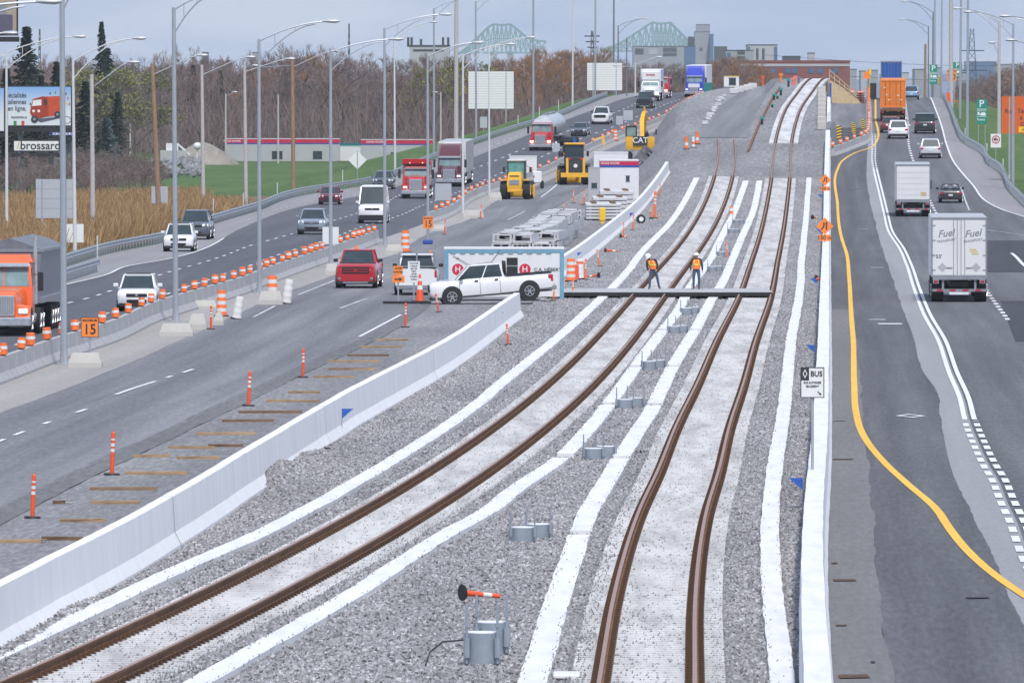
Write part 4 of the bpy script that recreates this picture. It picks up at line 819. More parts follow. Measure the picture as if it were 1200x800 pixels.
def diamond(x, yc, r, ytab, ybase, label, tabw):
    b_ = P(x, ybase); s = S(b_.y); X = (x-600)/s; zc = HC - (yc-HY)/s - b_.z; rr = r/s; root = empty('merge_sign', label, 'warning sign', (X, b_.y, b_.z), group='orange diamond signs on the right barrier')
    m = MB(); m.cyl((0,.05,.3),(0,.05,zc),.035,n=7); m.build('post', 'pole_steel', root)
    m = MB(); m.prism([(-rr,zc),(0,zc-rr),(rr,zc),(0,zc+rr)], 'y', -.02, 0); m.build('panel', 'sign_orange', root)
    m = MB(); k = rr; m.prism([(.12*k,zc-.42*k),(.28*k,zc-.42*k),(.28*k,zc+.30*k),(.38*k,zc+.30*k),(.2*k,zc+.50*k),(.02*k,zc+.30*k),(.12*k,zc+.30*k)], 'y', -.028, -.022)
    m.prism([(-.48*k,zc-.42*k),(-.32*k,zc-.42*k),(-.02*k,zc-.05*k),(-.02*k,zc+.42*k),(-.18*k,zc+.42*k),(-.18*k,zc+.02*k)], 'y', -.028, -.022); m.build('symbol', 'ink', root)
    z0, z1 = [HC - (q-HY)/s - b_.z for q in ytab[::-1]]; m = MB(); m.box(-tabw/s/2, tabw/s/2, -.02, 0, z0, z1); m.build('tab', 'sign_orange', root); t_(root, '150 m', (z1-z0)*.9, 0, (z0+z1)/2)
diamond(966.5, 265, 10.2, (275, 282.5), 302, 'larger orange diamond sign with merging arrows above the right barrier', 15)
diamond(967, 211, 7, (218.5, 224), 238, 'smaller orange diamond sign farther up the right barrier', 10.5)
def dtemp(root, w_, z0, z1): h = z1-z0; t_(root, 'ACCÈS', h*.26, 0, z1-h*.25); t_(root, 'CHANTIER', h*.26, 0, z1-h*.65, wx=.8)
post_sign('site_sign', 'orange text sign with arrow plate standing before the white pickup', 'sign', 461, 472, 311.5, 322.5, 355, 'sign_orange', dtemp)
def darr(root, w_, z0, z1): h = z1-z0; zc = (z0+z1)/2; m = MB(); m.prism([(-.3*w_,zc-.1*h),(.1*w_,zc-.1*h),(.1*w_,zc-.3*h),(.33*w_,zc),(.1*w_,zc+.3*h),(.1*w_,zc+.1*h),(-.3*w_,zc+.1*h)], 'y', -.03, -.022); m.build('arrow', 'ink', root)
post_sign('arrow_sign', 'orange arrow plate below the orange text sign', 'sign', 459.5, 474, 323.2, 331, 355, 'sign_orange', darr)
def dlist(root, w_, z0, z1):
    h = z1-z0
    for k in range(7): t_(root, ('CHANTIER', 'CASQUE', 'BOTTES', 'VESTE', 'ACCES', 'INTERDIT', 'PUBLIC')[k], h*.085, 0, z1 - h*(.1+.125*k))
post_sign('notice_board', 'white notice board with small print before the white pickup', 'sign', 478, 492, 306, 331, 352, 'sign_white', dlist)
p = P(468, 356); m = MB(); m.box(-.75,1.45,-.15,.15,0,.12); o = m.build('sign_foot', 'black'); o.location = p; tag(o, 'long black rubber foot under the site signs', 'base')
# sign backs on the left
def panel_lines(root, w_, z0, z1, n=10, m_='pole_steel'):
    m = MB()
    for k in range(1, n): z = z0 + (z1-z0)*k/n; m.box(-w_/2, w_/2, -.026, -.021, z-.02, z+.02)
    m.build('seams', m_, root)
SBK = 'sign panels seen from behind'
post_sign('road_sign', 'tall grey sign back standing in the reeds behind the orange truck', 'sign', 42, 85, 210, 255.5, 292, 'sign_back', lambda r,a,b,c: panel_lines(r,a,b,c,4), posts=2, group=SBK)
post_sign('road_sign', 'small white sign back beside the tall one in the reeds', 'sign', 78, 98, 262.5, 284, 302, 'sign_white', posts=1, group=SBK)
post_sign('road_sign', 'small grey sign back on the leaning wooden post', 'sign', 177.5, 196.5, 218.5, 238.5, 266, 'sign_back', group=SBK)
post_sign('road_sign', 'white plate behind the lamp post by the red pickup', 'sign', 378, 397, 266, 286, 312, 'sign_white', Yd=590, group=SBK)
post_sign('road_sign', 'grey double plate in front of the maroon truck bumper', 'sign', 510, 529, 215, 235, 262, 'sign_back', Yd=800, group=SBK)
post_sign('road_sign', 'left of the two small grey plates above the excavator', 'sign', 722, 730, 136, 146, 158, 'sign_back', group=SBK)
post_sign('road_sign', 'right of the two small grey plates above the excavator', 'sign', 730.5, 741.5, 129.5, 141, 154, 'sign_back', group=SBK)
post_sign('road_sign', 'small grey plate on the grass bank right of the slatted panel post', 'sign', 562.5, 571, 137, 150, 162, 'sign_back', group=SBK, Yd=1060)
post_sign('road_sign', 'grey plate right of the tanker truck bumper', 'sign', 647.5, 656, 168, 178, 190, 'sign_back', group=SBK)
post_sign('slatted_panel', 'large white slatted panel on posts above the grass bank', 'panel', 549, 602, 84, 127.5, 160, 'sign_white', lambda r,a,b,c: panel_lines(r,a,b,c,15,'pole_concrete'), Yd=1150, posts=2)
post_sign('slatted_panel', 'smaller pale slatted panel on posts left of the white box truck', 'panel', 688, 729, 74, 106, 116, 'sign_white', lambda r,a,b,c: panel_lines(r,a,b,c,12,'pole_concrete'), Yd=1230, posts=2)
b_ = P(418.8, 213); s = S(b_.y); root = empty('diamond_sign', 'white back of a diamond sign on the lawn behind the guardrail', 'sign', b_); zc = HC - (187.5-HY)/s - b_.z; r_ = 11/s
m = MB(); m.prism([(-r_,zc),(0,zc-r_),(r_,zc),(0,zc+r_)], 'y', 0, .02); m.build('panel', 'sign_white', root); m = MB(); m.cyl((0,-.03,-.2),(0,-.03,zc+r_),.04,n=7); m.build('post', 'pole_steel', root)
# right side signs
def dP(root, w_, z0, z1):
    h = z1-z0; t_(root, 'P', h*.40, -.02*w_, z1-h*.19, 'sign_white'); t_(root, 'INCITATIF', h*.10, 0, z1-h*.46, 'sign_white', wx=.8); 
    m = MB(); m.box(-.42*w_,-.22*w_,-.028,-.022,z0+.36*h,z0+.48*h); m.box(-.16*w_,.40*w_,-.028,-.022,z0+.34*h,z0+.42*h); m.box(-.05*w_,.34*w_,-.028,-.022,z0+.42*h,z0+.47*h); m.build('symbol', 'sign_white', root)
    t_(root, 'Panama', h*.13, -.08*w_, z0+h*.18, 'sign_white', wx=.8); m = MB(); m.box(-w_/2,w_/2,-.028,-.021,z0+.60*h,z0+.615*h); m.box(-w_/2,w_/2,-.028,-.021,z0+.29*h,z0+.305*h); m.build('rule', 'sign_white', root)
post_sign('parking_sign', 'near green parking sign on two posts above the grass right of the highway', 'parking sign', 1144.5, 1156.5, 116.5, 145.5, 176, 'sign_green', dP, Yd=850, posts=2, group='green parking signs')
post_sign('parking_sign', 'far green parking sign at the crest beside the dark wooden post', 'parking sign', 1089.5, 1098.5, 76, 99, 108, 'sign_green', dP, Yd=1130, posts=2, group='green parking signs')
post_sign('parking_sign', 'green parking sign partly behind the orange speed sign', 'parking sign', 1116.5, 1127.5, 73, 92, 130, 'sign_green', dP, Yd=1040, posts=2, group='green parking signs')
def d90(root, w_, z0, z1): h = z1-z0; t_(root, 'MAXIMUM', h*.16, 0, z1-h*.17); t_(root, '90', h*.62, 0, z0+h*.36)
post_sign('speed_sign', 'bright orange sign reading 90 right of the highway', 'speed sign', 1110, 1120.8, 81.5, 95.5, 122, 'sign_orange', d90, Yd=1030)
def dbig(root, w_, z0, z1):
    h = z1-z0; t_(root, 'Rue  Taschereau', h*.16, .02*w_, z1-h*.40); t_(root, 'à droite', h*.16, .12*w_, z1-h*.58); t_(root, 'OUEST', h*.14, .1*w_, z1-h*.75)
    m = MB(); m.prism([(-.12*w_,z0+.03*h),(.22*w_,z0+.03*h),(.28*w_,z0+.18*h),(-.12*w_,z0+.18*h)], 'y', -.03, -.022); m.build('yellow_plate', 'yellow_sign', root)
    m = MB(); m.box(.08*w_,.3*w_,-.03,-.022,z1-.24*h,z1-.05*h); m.build('green_shield', 'sign_green', root); t_(root, 'A', h*.10, -.02*w_, z0+.10*h, 'ink', y=-.034)
post_sign('detour_sign', 'large dark orange detour sign at the right edge with a yellow plate', 'sign', 1174, 1226, 113, 156.5, 200, 'sign_orange_dark', dbig, posts=2, Yd=760)
def dtruck(root, w_, z0, z1):
    h = z1-z0; m = MB(); n = 24; c = (z0+z1)/2+.08*h; ro, ri = .40*w_, .31*w_
    for k in range(n): a, b2 = 2*math.pi*k/n, 2*math.pi*(k+1)/n; m.quad(*[(q*math.cos(t), -.026, c+q*math.sin(t)) for q, t in ((ro,a),(ro,b2),(ri,b2),(ri,a))])
    m.box(-.03*w_,.03*w_,-.034,-.03,c-.3*w_,c+.3*w_); m.xf(Matrix.Identity(4)); m.build('red_ring', 'red_paint', root)
    m = MB(); m.box(-.22*w_,.08*w_,-.03,-.024,c-.06*w_,c+.14*w_); m.box(.10*w_,.22*w_,-.03,-.024,c-.06*w_,c+.07*w_); m.cyl((-.14*w_,-.03,c-.09*w_),(-.14*w_,-.024,c-.09*w_),.045*w_,n=8); m.cyl((.14*w_,-.03,c-.09*w_),(.14*w_,-.024,c-.09*w_),.045*w_,n=8); m.build('truck_symbol', 'ink', root)
post_sign('no_truck_sign', 'white sign with a truck in a red ring below the big orange sign', 'sign', 1161, 1173, 157, 173, 190, 'sign_white', dtruck, Yd=800)
def chevron(x0, x1, y0, y1, yb, label, Yd=None, cols=('yellow_sign','ink')):
    def dr(root, w_, z0, z1):
        m = MB(); h = z1-z0; n = 5
        for k in range(n):
            a = z0 + h*(k/n) ; b_ = a + h/n*.5
            m.prism([(-w_/2,a),(w_/2,min(z1,a+.3*w_)),(w_/2,min(z1,b_+.3*w_)),(-w_/2,b_)], 'y', -.026, -.021)
        m.build('black_bands', cols[1], root)
    post_sign('hazard_plate', label, 'hazard marker', x0, x1, y0, y1, yb, cols[0], dr, Yd=Yd, group='yellow and black hazard plates')
chevron(980.5,986,147,164,172,'nearest yellow and black plate above the curved barrier'); chevron(998,1002.5,144,156,164,'middle yellow and black plate left of the orange drums'); chevron(1010,1013.5,140,152,160,'right yellow and black plate touching the orange drums'); chevron(1099.7,1104.5,90,100,106,'yellow and black plate at the crest right of the far parking sign', Yd=1120)
post_sign('orange_sign', 'small orange sign at the crest left of the blue container truck', 'sign', 1012, 1020, 84, 92.5, 112, 'sign_orange', None, Yd=1130)
p = Vector(((1019.3-600)/F*1128, 1128, 0)); p.z = float(g(p.x, p.y)); m = MB(); zt = HC-(81-HY)*1128/F-p.z; m.cyl((0,0,0),(0,0,zt-.7),.04,n=6); m.cyl((0,0,zt-.7),(0,0,zt),.2,.2,12); o = m.build('warning_beacon', 'yellow_sign'); o.location = p; tag(o, 'amber beacon touching the small orange sign at the crest', 'beacon')
# ------------------------------------------------------------------ vehicles
def paint_mat(n, c, rough=.28): return mat(n, c, rough, .0, var=.03, scale=.8, coat=.5)
paint_mat('car_white', (.74,.74,.75)); paint_mat('car_red', (.42,.012,.02)); paint_mat('car_silver', (.50,.51,.53)); paint_mat('car_black', (.022,.023,.026)); paint_mat('car_blue', (.16,.30,.46)); paint_mat('car_bluegrey', (.22,.26,.32)); paint_mat('car_grey', (.085,.10,.13)); paint_mat('car_darkred', (.16,.01,.03))
paint_mat('truck_orange', (.78,.13,.02)); paint_mat('truck_red', (.50,.015,.015)); paint_mat('truck_maroon', (.10,.018,.03)); paint_mat('truck_blue', (.025,.045,.42)); paint_mat('truck_white', (.72,.72,.72))
mat('tyre', (.022,.022,.024), .85, var=.2); mat('rim', (.42,.43,.45), .35, .6); mat('glass', (.035,.05,.06), .16, spec=.35, var=.3, scale=1.2); mat('glass_pale', (.16,.24,.25), .16, spec=.5, var=.35, scale=1.5); mat('trim_black', (.018,.018,.02), .6); mat('chrome', (.62,.63,.65), .22, .75, var=.15, scale=5)
mat('headlight', (.75,.76,.78), .15, emit=(1,.97,.9,.35)); mat('headlight_on', (.9,.88,.8), .2, emit=(1,.93,.75,2.2)); mat('tail_red', (.45,.01,.03), .3); mat('trailer_white', (.68,.68,.69), .45, var=.05, scale=.7, stretch=(1,1,.4)); mat('trailer_grey', (.46,.46,.47), .4, .2, var=.06, scale=.6); mat('alu', (.30,.31,.34), .4, .4, var=.1); mat('tank_steel', (.55,.56,.58), .3, .4, var=.08); mat('dump_grey', (.25,.25,.28), .55, .2, var=.1); mat('tarp_grey', (.16,.17,.20), .9, var=.2)
mat('cont_orange', (.74,.20,.02), .55, var=.12, scale=1.5); mat('cont_blue', (.012,.09,.36), .5, var=.1); mat('digger_yellow', (.78,.42,.03), .45, var=.1, scale=2); mat('digger_dark', (.03,.035,.04), .6); mat('plate_white', (.7,.72,.75), .5); mat('mud', (.16,.13,.11), .9)
def wheel(parent, x, y, r, w_, z=None, rimc='rim', sides=None, simple=False):
    z = r if z is None else z; m = MB(); rr = []
    for a, q in ((-w_/2, r*.93), (-w_/2+.03, r), (w_/2-.03, r), (w_/2, r*.93)): rr.append([(x+a, y+q*math.cos(t), z+q*math.sin(t)) for t in np.linspace(0, 2*math.pi, 21)[:-1]])
    wo = m.loft(rr).build('wheel', 'tyre', parent, 35)
    sg = 1 if x > 0 else -1; m = MB(); xo = x + sg*w_/2
    m.cyl((xo-.02*sg,y,z),(xo+.006*sg,y,z), r*.64, r*.60, 16)
    for k in range(6): a = k*math.pi/3; m.box(0,0,0,0,0,0) if False else m.cyl((xo,y+.1*r*math.cos(a),z+.1*r*math.sin(a)),(xo+.03*sg,y+.56*r*math.cos(a),z+.56*r*math.sin(a)), r*.09, r*.07, 4)
    m.cyl((xo,y,z),(xo+.035*sg,y,z), r*.16, n=8); ri = m.build('rim', rimc, wo)
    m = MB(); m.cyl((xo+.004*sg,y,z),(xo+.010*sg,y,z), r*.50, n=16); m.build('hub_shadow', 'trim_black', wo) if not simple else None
    return wo
def place(root, x, y, L, ang=None, line=None, away=False, dYaw=0):
    """put a vehicle so that its near end stands at a place of the photograph and it follows the road"""
    p = P(x, y, zone=PL if (x < 830 and y < 200) else None); Yc = p.y + L/2
    a = line.ang(Yc) if line is not None else 0
    a += dYaw; X = (x-600)/F*p.y + math.sin(a)*L/2
    z0 = float(g(X - math.sin(a)*L/2, p.y)); z1 = float(g(X + math.sin(a)*L/2, p.y + L)); pit = math.atan2(z1 - z0, L)
    root.location = (X, Yc, (z0+z1)/2 + .01); root.rotation_mode = 'XYZ'
    if away: root.rotation_euler = Euler((-pit, 0, math.pi - a))
    else: root.rotation_euler = Euler((pit, 0, -a))
    return root
def body_loft(m, st, mi=0):
    """stations: (y, halfwidth, z0, z1)"""
    rings = []
    for y, w_, z0, z1 in st:
        h = z1 - z0; r = [(.84,0),(.97,.10),(1.0,.32),(1.0,.62),(.965,.86),(.86,.975),(.60,1.0)]
        pts = [(w_*a, y, z0 + h*b) for a, b in r]; rings.append(pts + [(-p[0], p[1], p[2]) for p in pts[::-1]])
    m.loft(rings, mi)
def glasshouse(m, g0, g1, wb, wt, zb, zt, mi=0): # g0 = (y front base, y rear base), g1 = (y front top, y rear top)
    b = [(-wb,g0[0],zb),(wb,g0[0],zb),(wb,g0[1],zb),(-wb,g0[1],zb)]; t = [(-wt,g1[0],zt),(wt,g1[0],zt),(wt,g1[1],zt),(-wt,g1[1],zt)]
    k = .5; mid = [tuple(b[i][j]*(1-k)+t[i][j]*k + ((.02 if b[i][j] > 0 else -.02) if j == 0 else 0) for j in range(3)) for i in range(4)]
    m.loft([b, mid, t], mi)
def car(name, label, cat, col, L, W, H, hood, belt, g0, g1, wr=.34, face='sleek', group=None, pickup=False, glass='glass', wb=.84, wt=.68, lights='headlight', roofc=None, clear=.22, grille='trim_black', wheelbase=None, plate=True, bars=False):
    root = empty(name, label, cat, group=group); w2 = W/2; m = MB()
    yf, yr = -L/2, L/2; ya, yb_ = g0; deck = belt if not pickup else belt
    st = [(yf, w2*.80, clear+.12, hood-.28), (yf+.10, w2*.93, clear+.03, hood-.16), (yf+.45, w2*.985, clear, hood-.05), (ya-.1, w2, clear, belt-.06), (ya+.5, w2, clear, belt), (yb_-.3, w2, clear, belt), (yr-.35, w2*.985, clear+.02, deck-.02), (yr-.08, w2*.94, clear+.06, deck-.08), (yr, w2*.86, clear+.12, deck-.2)]
    if pickup: st[0] = (yf, w2*.88, clear+.12, hood-.12); st[1] = (yf+.10, w2*.96, clear+.03, hood-.05); st[2] = (yf+.45, w2*.985, clear, hood-.01)
    if pickup: st = st[:6] + [(yr-.1, w2*.99, clear+.1, deck), (yr, w2*.97, clear+.2, deck-.02)]
    body_loft(m, st); gb, gt = wb*w2, wt*w2
    if not pickup: lg = MB(); lg.box(-w2*.5, w2*.5, yf-.02, yf+.1, clear+.16, clear+.30, 0, .02); lg.build('lower_grille', 'trim_black', root); eb = MB(); eb.cyl((0,yf-.035,hood-.30),(0,yf-.02,hood-.30),.06,n=10); eb.build('badge', 'chrome', root)
    # roof and pillars belong to the body shell
    rf0, rf1 = g1; zr = H - .05
    body_loft(m, [(rf0-.04, gt*.93, zr-.045, zr+.0), (rf0+.2, gt*1.05, zr-.05, H-.01), ((rf0+rf1)/2, gt*1.07, zr-.05, H), (rf1-.15, gt*1.05, zr-.05, H-.02), (rf1+.04, gt*.93, zr-.05, zr)])
    def pil(a, b_, w_=.05):
        for sx in (-1, 1):
            A = Vector((sx*(gb+.012), a, belt-.05)); B = Vector((sx*(gt+.012), b_, zr)); m.cyl(A, B, w_, w_*.9, 4)
    pil(ya+.03, rf0+.02); pil(yb_-.02, rf1-.02, .07 if not pickup else .06); ym = (ya+yb_)/2; pil(ym+.1, (rf0+rf1)/2+.12, .035)
    b = m.build('body', col, root, 42)
    m = MB(); glasshouse(m, (ya, yb_), (rf0, rf1), gb, gt, belt-.06, zr-.02); m.build('windows', glass, root)
    if roofc: m = MB(); m.box(-gt*.9, gt*.9, rf0+.15, rf1-.15, H-.02, H+.012); m.build('roof_panel', roofc, root)
    # wheel arches
    wbx = wheelbase if wheelbase else L*.60; yw0 = yf + (L - wbx)*.47; yw1 = yw0 + wbx; m = MB()
    for sx in (-1, 1):
        for yw in (yw0, yw1): m = MB(); m.cyl((sx*(w2*.9), yw, wr*1.04), (sx*(w2+.004), yw, wr*1.04), wr*1.2, n=20); m.build('wheel_arch', 'trim_black', root)
    for sx in (-1, 1):
        for yw in (yw0, yw1): wheel(root, sx*(w2-.115), yw, wr, .24)
        m = MB(); m.box(min(sx*(w2-.02), sx*(w2+.2)), max(sx*(w2-.02), sx*(w2+.2)), ya+.22, ya+.36, belt-.0, belt+.17, 0, .03); m.build('mirror', col if not pickup else 'trim_black', root)
    # front
    zc = hood - .30; m = MB(); gh = .16 if not pickup else .34; gw = w2*.52 if not pickup else w2*.66
    m.box(-gw, gw, yf-.02, yf+.2, zc-gh*.6, zc+gh*.4, 0, .02)
    if pickup or face == 'van': m.build('grille', grille, root)
    else: m.box(-gw*.75, gw*.75, yf-.02, yf+.2, clear+.14, clear+.24); m.build('grille', grille, root)
    if bars: m = MB(); [m.box(-gw*.95, gw*.95, yf-.035, yf, zc-gh*.6+gh*k, zc-gh*.6+gh*k+.035) for k in (.25,.62)]; m.box(-.09,.09,yf-.05,yf,zc-.07,zc+.03); m.build('grille_bars', col if not bars == 2 else 'chrome', root)
    m = MB()
    m.box(-w2*.88, w2*.88, yf-.015, yf+.3, clear-.02, clear+.14, 0, .02); m.build('front_bumper', 'trim_black' if not pickup else ('chrome' if bars == 2 else 'trim_black'), root)
    for sx in (-1, 1):
        m = MB(); x0, x1 = sorted((sx*gw*1.08, sx*w2*.93)); m.loft([[(x0,yf-.01+(.10 if x0<0 else 0),zc-.02),(x1,yf-.01+(.10 if x1>0 else 0),zc-.02),(x1,yf+.02+(.14 if x1>0 else 0),zc+.12),(x0,yf+.02+(.14 if x0<0 else 0),zc+.12)],[(x0,yf+.4,zc-.02),(x1,yf+.4,zc-.02),(x1,yf+.4,zc+.12),(x0,yf+.4,zc+.12)]]); m.build('headlight', lights, root)
    # rear
    for sx in (-1, 1):
        m = MB(); x0, x1 = sorted((sx*w2*.66, sx*w2*.955)); hh = .15 if not pickup else .34; zt_ = deck - .30 if not pickup else deck-.44
        if pickup: x0, x1 = sorted((sx*w2*.88, sx*w2*.99))
        m.box(x0, x1, yr-.22, yr+.012, zt_, zt_+hh, 0, .015); m.build('tail_light', 'tail_red', root)
    m = MB(); m.box(-w2*.90, w2*.90, yr-.2, yr+(.02 if not pickup else .16), clear+.06, clear+.26, 0, .02); m.build('rear_bumper', 'trim_black' if not pickup else 'alu', root)
    if plate: m = MB(); m.box(-.16,.16, yr+.01, yr+.03, deck-.42 if not pickup else clear+.1, deck-.30 if not pickup else clear+.24); m.build('licence_plate', 'plate_white', root)
    if pickup:
        sp = MB(); sp.box(-w2*.62, w2*.62, yf-.03, yf+.1, clear+.02, clear+.10, 0, .02); sp.build('skid_plate', 'alu', root)
        for sx in (-1, 1): fl = MB(); fl.box(sx*w2*.78-.07, sx*w2*.78+.07, yf-.02, yf+.05, clear+.22, clear+.32); fl.build('fog_lamp', 'alu', root)
        hs = MB(); hs.box(-.35,.35,ya-.75,ya-.35,hood+.01,hood+.03,0,.005); hs.build('hood_vent', 'trim_black' if bars else col, root)
        m = MB(); m.box(-w2*.84, w2*.84, yb_+.14, yr-.10, belt-.01, belt+.004); m.build('bed_dark_inset', 'trim_black', root)  # black sheet at rim height stands for the dark hollow of the bed
        m = MB(); [m.box(*sorted((sx*w2*.86, sx*w2*.97)), yb_+.1, yr-.05, belt, belt+.035) for sx in (-1,1)]; m.box(-w2*.9, w2*.9, yr-.07, yr-.01, belt, belt+.035); m.build('bed_rail', 'trim_black', root)
    return root
def door_lines(root, ys, z0, z1, w2, c='trim_black', handles=True):
    m = MB()
    for sx in (-1, 1):
        for y in ys: m.box(*sorted((sx*(w2-.01), sx*(w2+.004))), y-.008, y+.008, z0, z1)
        if handles:
            for y in ys[1:]: m.box(*sorted((sx*(w2-.02), sx*(w2+.03))), y-.26, y-.08, z1-.16, z1-.11)
    m.build('door_seams', c, root)
ROAD_L = Lb; R_R = LAN
# left highway, oncoming
v = car('crossover_car', 'white crossover with a dark roof in the near lane behind the orange markers', 'car', 'car_white', 4.3, 1.78, 1.63, 1.02, 1.05, (-1.15,1.75), (-.35,1.35), face='mit', roofc='trim_black'); place(v, 160, 365, 4.3, line=ROAD_L)
v = car('crossover_car', 'white crossover following close before a dark off-road car', 'car', 'car_white', 4.6, 1.88, 1.70, 1.05, 1.08, (-1.2,1.95), (-.4,1.6), roofc='trim_black'); place(v, 209, 295, 4.6, line=ROAD_L)
v = car('off_road_car', 'dark blue-black off-road car just behind the white crossover', 'car', 'car_grey', 5.2, 2.03, 1.92, 1.20, 1.22, (-1.3,2.35), (-.6,2.1), wr=.4, lights='headlight'); place(v, 227, 281, 5.2, line=ROAD_L)
v = car('crossover_car', 'blue-grey crossover left of the white van', 'car', 'car_bluegrey', 4.9, 1.93, 1.73, 1.10, 1.10, (-1.2,2.1), (-.4,1.8), bars=True); place(v, 365, 275, 4.9, line=ROAD_L)
v = car('small_car', 'dark red car hidden behind the pole left of the white van', 'car', 'car_darkred', 4.5, 1.8, 1.5, .95, .98, (-1.1,1.6), (-.3,1.1)); place(v, 386, 240, 4.5, line=ROAD_L)
v = car('crossover_car', 'dark grey crossover on the outer lane left of the red dump truck', 'car', 'car_grey', 4.8, 1.92, 1.68, 1.08, 1.10, (-1.2,2.0), (-.4,1.7)); place(v, 448.5, 222, 4.8, line=ROAD_L)
# white van
v = car('delivery_van', 'white high roofed delivery van with a black lower front', 'van', 'car_white', 5.9, 2.06, 2.72, 1.35, 1.45, (-2.2,2.85), (-1.55,2.8), wr=.36, face='van', wb=.93, wt=.80, plate=False, clear=.24, glass='glass')
m = MB(); m.loft([[(-.94,-1.45,1.40),(.94,-1.45,1.40),(.94,2.86,1.40),(-.94,2.86,1.40)],[(-.93,-1.40,2.15),(.93,-1.40,2.15),(.93,2.86,2.15),(-.93,2.86,2.15)],[(-.80,-1.30,2.74),(.80,-1.30,2.74),(.80,2.82,2.74),(-.80,2.82,2.74)]])
m.loft([[(-.86,-1.72,2.13),(.86,-1.72,2.13),(.86,-1.3,2.13),(-.86,-1.3,2.13)],[(-.74,-1.45,2.70),(.74,-1.45,2.70),(.80,-1.2,2.72),(-.80,-1.2,2.72)]]); m.build('cargo_body', 'car_white', v, 30)
m = MB(); m.quad((-.86,-2.02,1.52),(.86,-2.02,1.52),(.80,-1.62,2.14),(-.80,-1.62,2.14)); m.loft([[(-.86,-1.95,1.45),(.86,-1.95,1.45),(.9,-1.3,1.45),(-.9,-1.3,1.45)],[(-.80,-1.60,2.15),(.80,-1.60,2.15),(.9,-1.3,2.15),(-.9,-1.3,2.15)]]); m.build('windscreen', 'glass', v)
m = MB(); m.box(-.95,.95,-3.0,-2.6,.26,.62,0,.04); m.build('lower_front', 'trim_black', v); place(v, 436, 262, 5.9, line=ROAD_L)
v = car('pickup_truck', 'white pickup truck driving towards the camera on the crest, left of the excavator', 'pickup truck', 'car_white', 5.9, 2.03, 1.95, 1.25, 1.28, (-1.2,.9), (-.6,.65), wr=.4, pickup=True); place(v, 721-18, 146, 5.9, line=ROAD_L)
v = car('pickup_truck', 'black pickup with lit headlights in front of the white box truck', 'pickup truck', 'car_black', 5.8, 2.03, 1.95, 1.25, 1.28, (-1.2,.9), (-.6,.65), wr=.4, pickup=True, lights='headlight_on'); place(v, 755, 127, 5.8, line=La)
v = car('sedan_car', 'dark blue sedan between the tanker and the yellow loader', 'car', 'car_grey', 4.7, 1.82, 1.46, .92, .95, (-1.1,1.55), (-.3,1.0)); place(v, 678, 160, 4.7, line=La)
# site pickups
v = car('pickup_truck', 'red pickup truck with an orange beacon coming down the site road', 'pickup truck', 'car_red', 5.85, 2.05, 1.92, 1.22, 1.27, (-1.2,.95), (-.6,.7), wr=.41, pickup=True, bars=True)
m = MB(); m.cyl((-.15,-.2,1.91),(-.15,-.2,2.06),.08,.06,10); m.build('beacon', 'sign_orange', v); place(v, 416.5, 338, 5.85, line=Line([(407,345),(520,285)]), dYaw=R(1.5))
v = car('pickup_truck', 'white pickup truck seen from behind, behind the orange site signs', 'pickup truck', 'car_white', 5.9, 2.05, 1.95, 1.22, 1.28, (-1.2,.9), (-.6,.65), wr=.41, pickup=True, glass='glass')
m = MB(); m.cyl((-.62,-.1,1.94),(-.62,-.1,2.08),.07,.06,10); m.build('beacon', 'sign_orange', v); m = MB(); m.box(-.85,.85,.95,1.05,1.3,1.36); m.box(-.85,.85,.8,.88,1.97,2.02); [m.box(x-.04,x+.04,.92,1.0,1.3,2.0) for x in (-.85,0,.85)]; m.build('headache_rack', 'alu', v)
place(v, 487, 346, 5.9, line=Line([(470,372),(540,320)]), away=True)
# the side-on pickup in the middle
v = car('pickup_truck', 'white crew cab pickup standing side-on in front of the white container', 'pickup truck', 'car_white', 5.95, 2.03, 1.88, 1.20, 1.24, (-1.70,.62), (-1.02,.50), wr=.42, pickup=True, wheelbase=3.75, clear=.34)
door_lines(v, (-1.55, -.55, .42), .45, 1.24, 1.015)
m = MB(); m.box(-.10,.10,-.62,-.40,1.30,1.52); m.sphere((-.35,-.3,1.48),.13,8); m.build('driver_shape', 'trim_black', v)
m = MB(); [m.box(-.95,.95,y,y+.06,1.3,1.95) for y in (.70,)]; m.build('tool_rack', 'trim_black', v)
Mx = Matrix.Translation((-1.022, 2.35, 1.18)) @ Matrix.Rotation(R(-90), 4, 'Z') @ Matrix.Rotation(R(90), 4, 'X')
text('4x4', .22, Matrix.Translation((-1.024,2.60,1.12)) @ Matrix.Rotation(R(-90),4,'Z') @ Matrix.Rotation(R(90),4,'X'), 'tail_red', v, name='badge', shear=.3)
m = MB(); [m.box(*sorted((s*1.0, s*1.03)), -2.95, 2.9, .34, .40) for s in (-1,1)]; m.build('sill_trim', 'trim_black', v)
p0 = P(575, 354); v.location = (p0.x - .02, p0.y + 1.0, p0.z + .12); v.rotation_euler = (0, 0, 0)
v.rotation_euler = Euler((R(3.6), R(0), R(-96)))
v.rotation_euler = Euler((0, 0, 0)); v.rotation_mode = 'XYZ'
v.matrix_world = Matrix.Translation((p0.x+.04, p0.y + 1.0, p0.z - .02)) @ Matrix.Rotation(R(-4.4), 4, 'Y') @ Matrix.Rotation(R(-90 + 4), 4, 'Z')
_l, _r, _s = v.matrix_world.decompose(); v.location = _l; v.rotation_euler = _r.to_euler(); v.scale = (.96, .96, .96)
